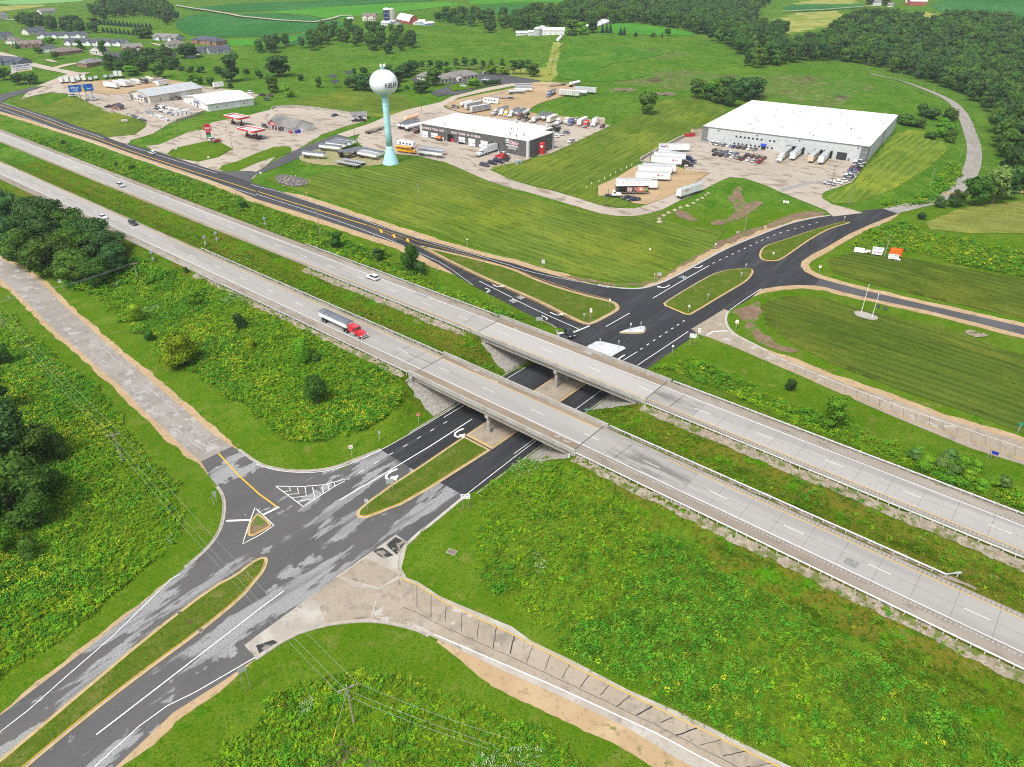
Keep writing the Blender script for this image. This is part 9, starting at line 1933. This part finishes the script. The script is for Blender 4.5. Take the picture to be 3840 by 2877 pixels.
for P,s_,lb in (((1598,965),1.0,'green-grey transformer box on the lawn before the service centre'),((1660,945),0.7,'small grey utility box beside the transformer')):p=at(*TWP(*P));b=MB();b.box(-1.0*s_,1.0*s_,-0.8*s_,0.8*s_,0,1.6*s_,mat('transformer_green',(0.20,0.26,0.25),rough=0.6),0.05,0.05,0);b.box(-1.2*s_,1.2*s_,-1.0*s_,1.0*s_,-0.2,0.08,m_kerb);b.build('transformer_box',label=lb,cat='utility box',loc=p,rz=R(-30))
p=at(*TWP(395,610));root=thing('tank_cart','orange tank on a small trailer at the wash bay','trailer',loc=p,rz=TW[1]);b=MB();b.cyl((-1.6,0,1.7),(1.6,0,1.7),0.85,0.85,pm('orange'),14);b.build('tank',root);b=MB();b.box(-1.9,2.4,-0.7,0.7,0.55,0.85,m_dkmetal);b.build('frame',root);wheels(root,(-0.6,0.4),1.9,0.38,0.3)
p=at(*TWP(1045,715));b=MB();b.cyl((-0.9,0,1.0),(0.9,0,1.0),0.8,0.8,m_letw,14);b.box(-0.7,0.7,-0.5,0.5,-0.1,0.4,m_dkmetal);b.build('water_tank',label='round white tank beside a bay door',cat='tank',loc=p,rz=TW[1])
p,h=pole_h(Z4(697,118),Z4(700,75));h+=2;root=thing('flagpole','slim pole with a striped and a blue flag before the warehouse','flagpole',loc=p);b=MB();b.cyl((0,0,0),(0,0,h+3),0.06,0.04,m_metal,6);b.build('pole',root)
for z,c in ((h+1.4,m_red),(h-0.4,m_blue)):b=MB();b.add([(0.05,0,z),(1.5,0.15,z-0.3),(1.5,0.1,z+0.9),(0.05,0,z+1.2),(0.05,0.02,z),(1.5,0.17,z-0.3),(1.5,0.12,z+0.9),(0.05,0.02,z+1.2)],[(0,1,2,3),(7,6,5,4)],c);b.build('flag',root)
# brush piles
for T,P,n,lb in ((q(2,0,(960,785))[0],0,0,'grey brush pile at the far edge of the truck lot field'),(q(2,0,(1310,820))[0],0,0,'brown brush pile right of the grey one')):p=at(*T);r_=np.random.default_rng(4);b=MB();[b.cyl((r_.normal(0,4),r_.normal(0,1.8),r_.uniform(0,0.5)),(r_.normal(0,4),r_.normal(0,1.8),r_.uniform(0.4,1.8)),0.09,0.04,mat('dead_branches',(0.28,0.22,0.17)),4, False) for _ in range(160)];b.build('brush_pile',label=lb,cat='brush pile',loc=p)
# slope paving under the bridges, with ragged edges
for s0_,s1_ in ((-109.0,-119.2),(-80.7,-69.3)):
    for o0_,o1_ in ((98.6,116.2),(126.0,142.2)):
        A_=[(s0_,o) for o in np.arange(o0_,o1_,1.0)]+[(s,o1_+random.gauss(0,0.35)-0.12*abs(s-s0_)) for s in np.linspace(s0_,s1_,9)]+[(s1_,o1_-1.5),(s1_,o0_+1.5)]+[(s,o0_+random.gauss(0,0.35)+0.12*abs(s-s0_)) for s in np.linspace(s1_,s0_,9)][:-1]
        sheet('slope_paving',np.array(soL(A_)),mat('slope_stone',(0.27,0.25,0.22),layers=[((0.34,0.32,0.29),1.2,0.45,0.62),((0.17,0.16,0.14),2.5,0.5,0.64)],bump=(4,0.9,0.15)),0.07)

# ------------------------------------------------------------------ summer haze: one closed box of even, thin air
b=MB();b.box(-9800,9800,-3000,12500,float(GZ.min())-1.0,max(CAMZ+6.0,float(GZ.max())+30.0),m_letw)
hz_=b.build('haze',kind='stuff');hz_['label']='thin summer haze over the fields';hz_['category']='haze'
hm=bpy.data.materials.new('haze_air');hm.use_nodes= True;hn=hm.node_tree;hn.nodes.clear()
pv=hn.nodes.new('ShaderNodeVolumePrincipled');pv.inputs['Color'].default_value=(0.80,0.88,0.95,1);pv.inputs['Density'].default_value=0.00009;pv.inputs['Anisotropy'].default_value=0.2
ho=hn.nodes.new('ShaderNodeOutputMaterial');hn.links.new(pv.outputs[0],ho.inputs['Volume']);hz_.data.materials.clear();hz_.data.materials.append(hm)
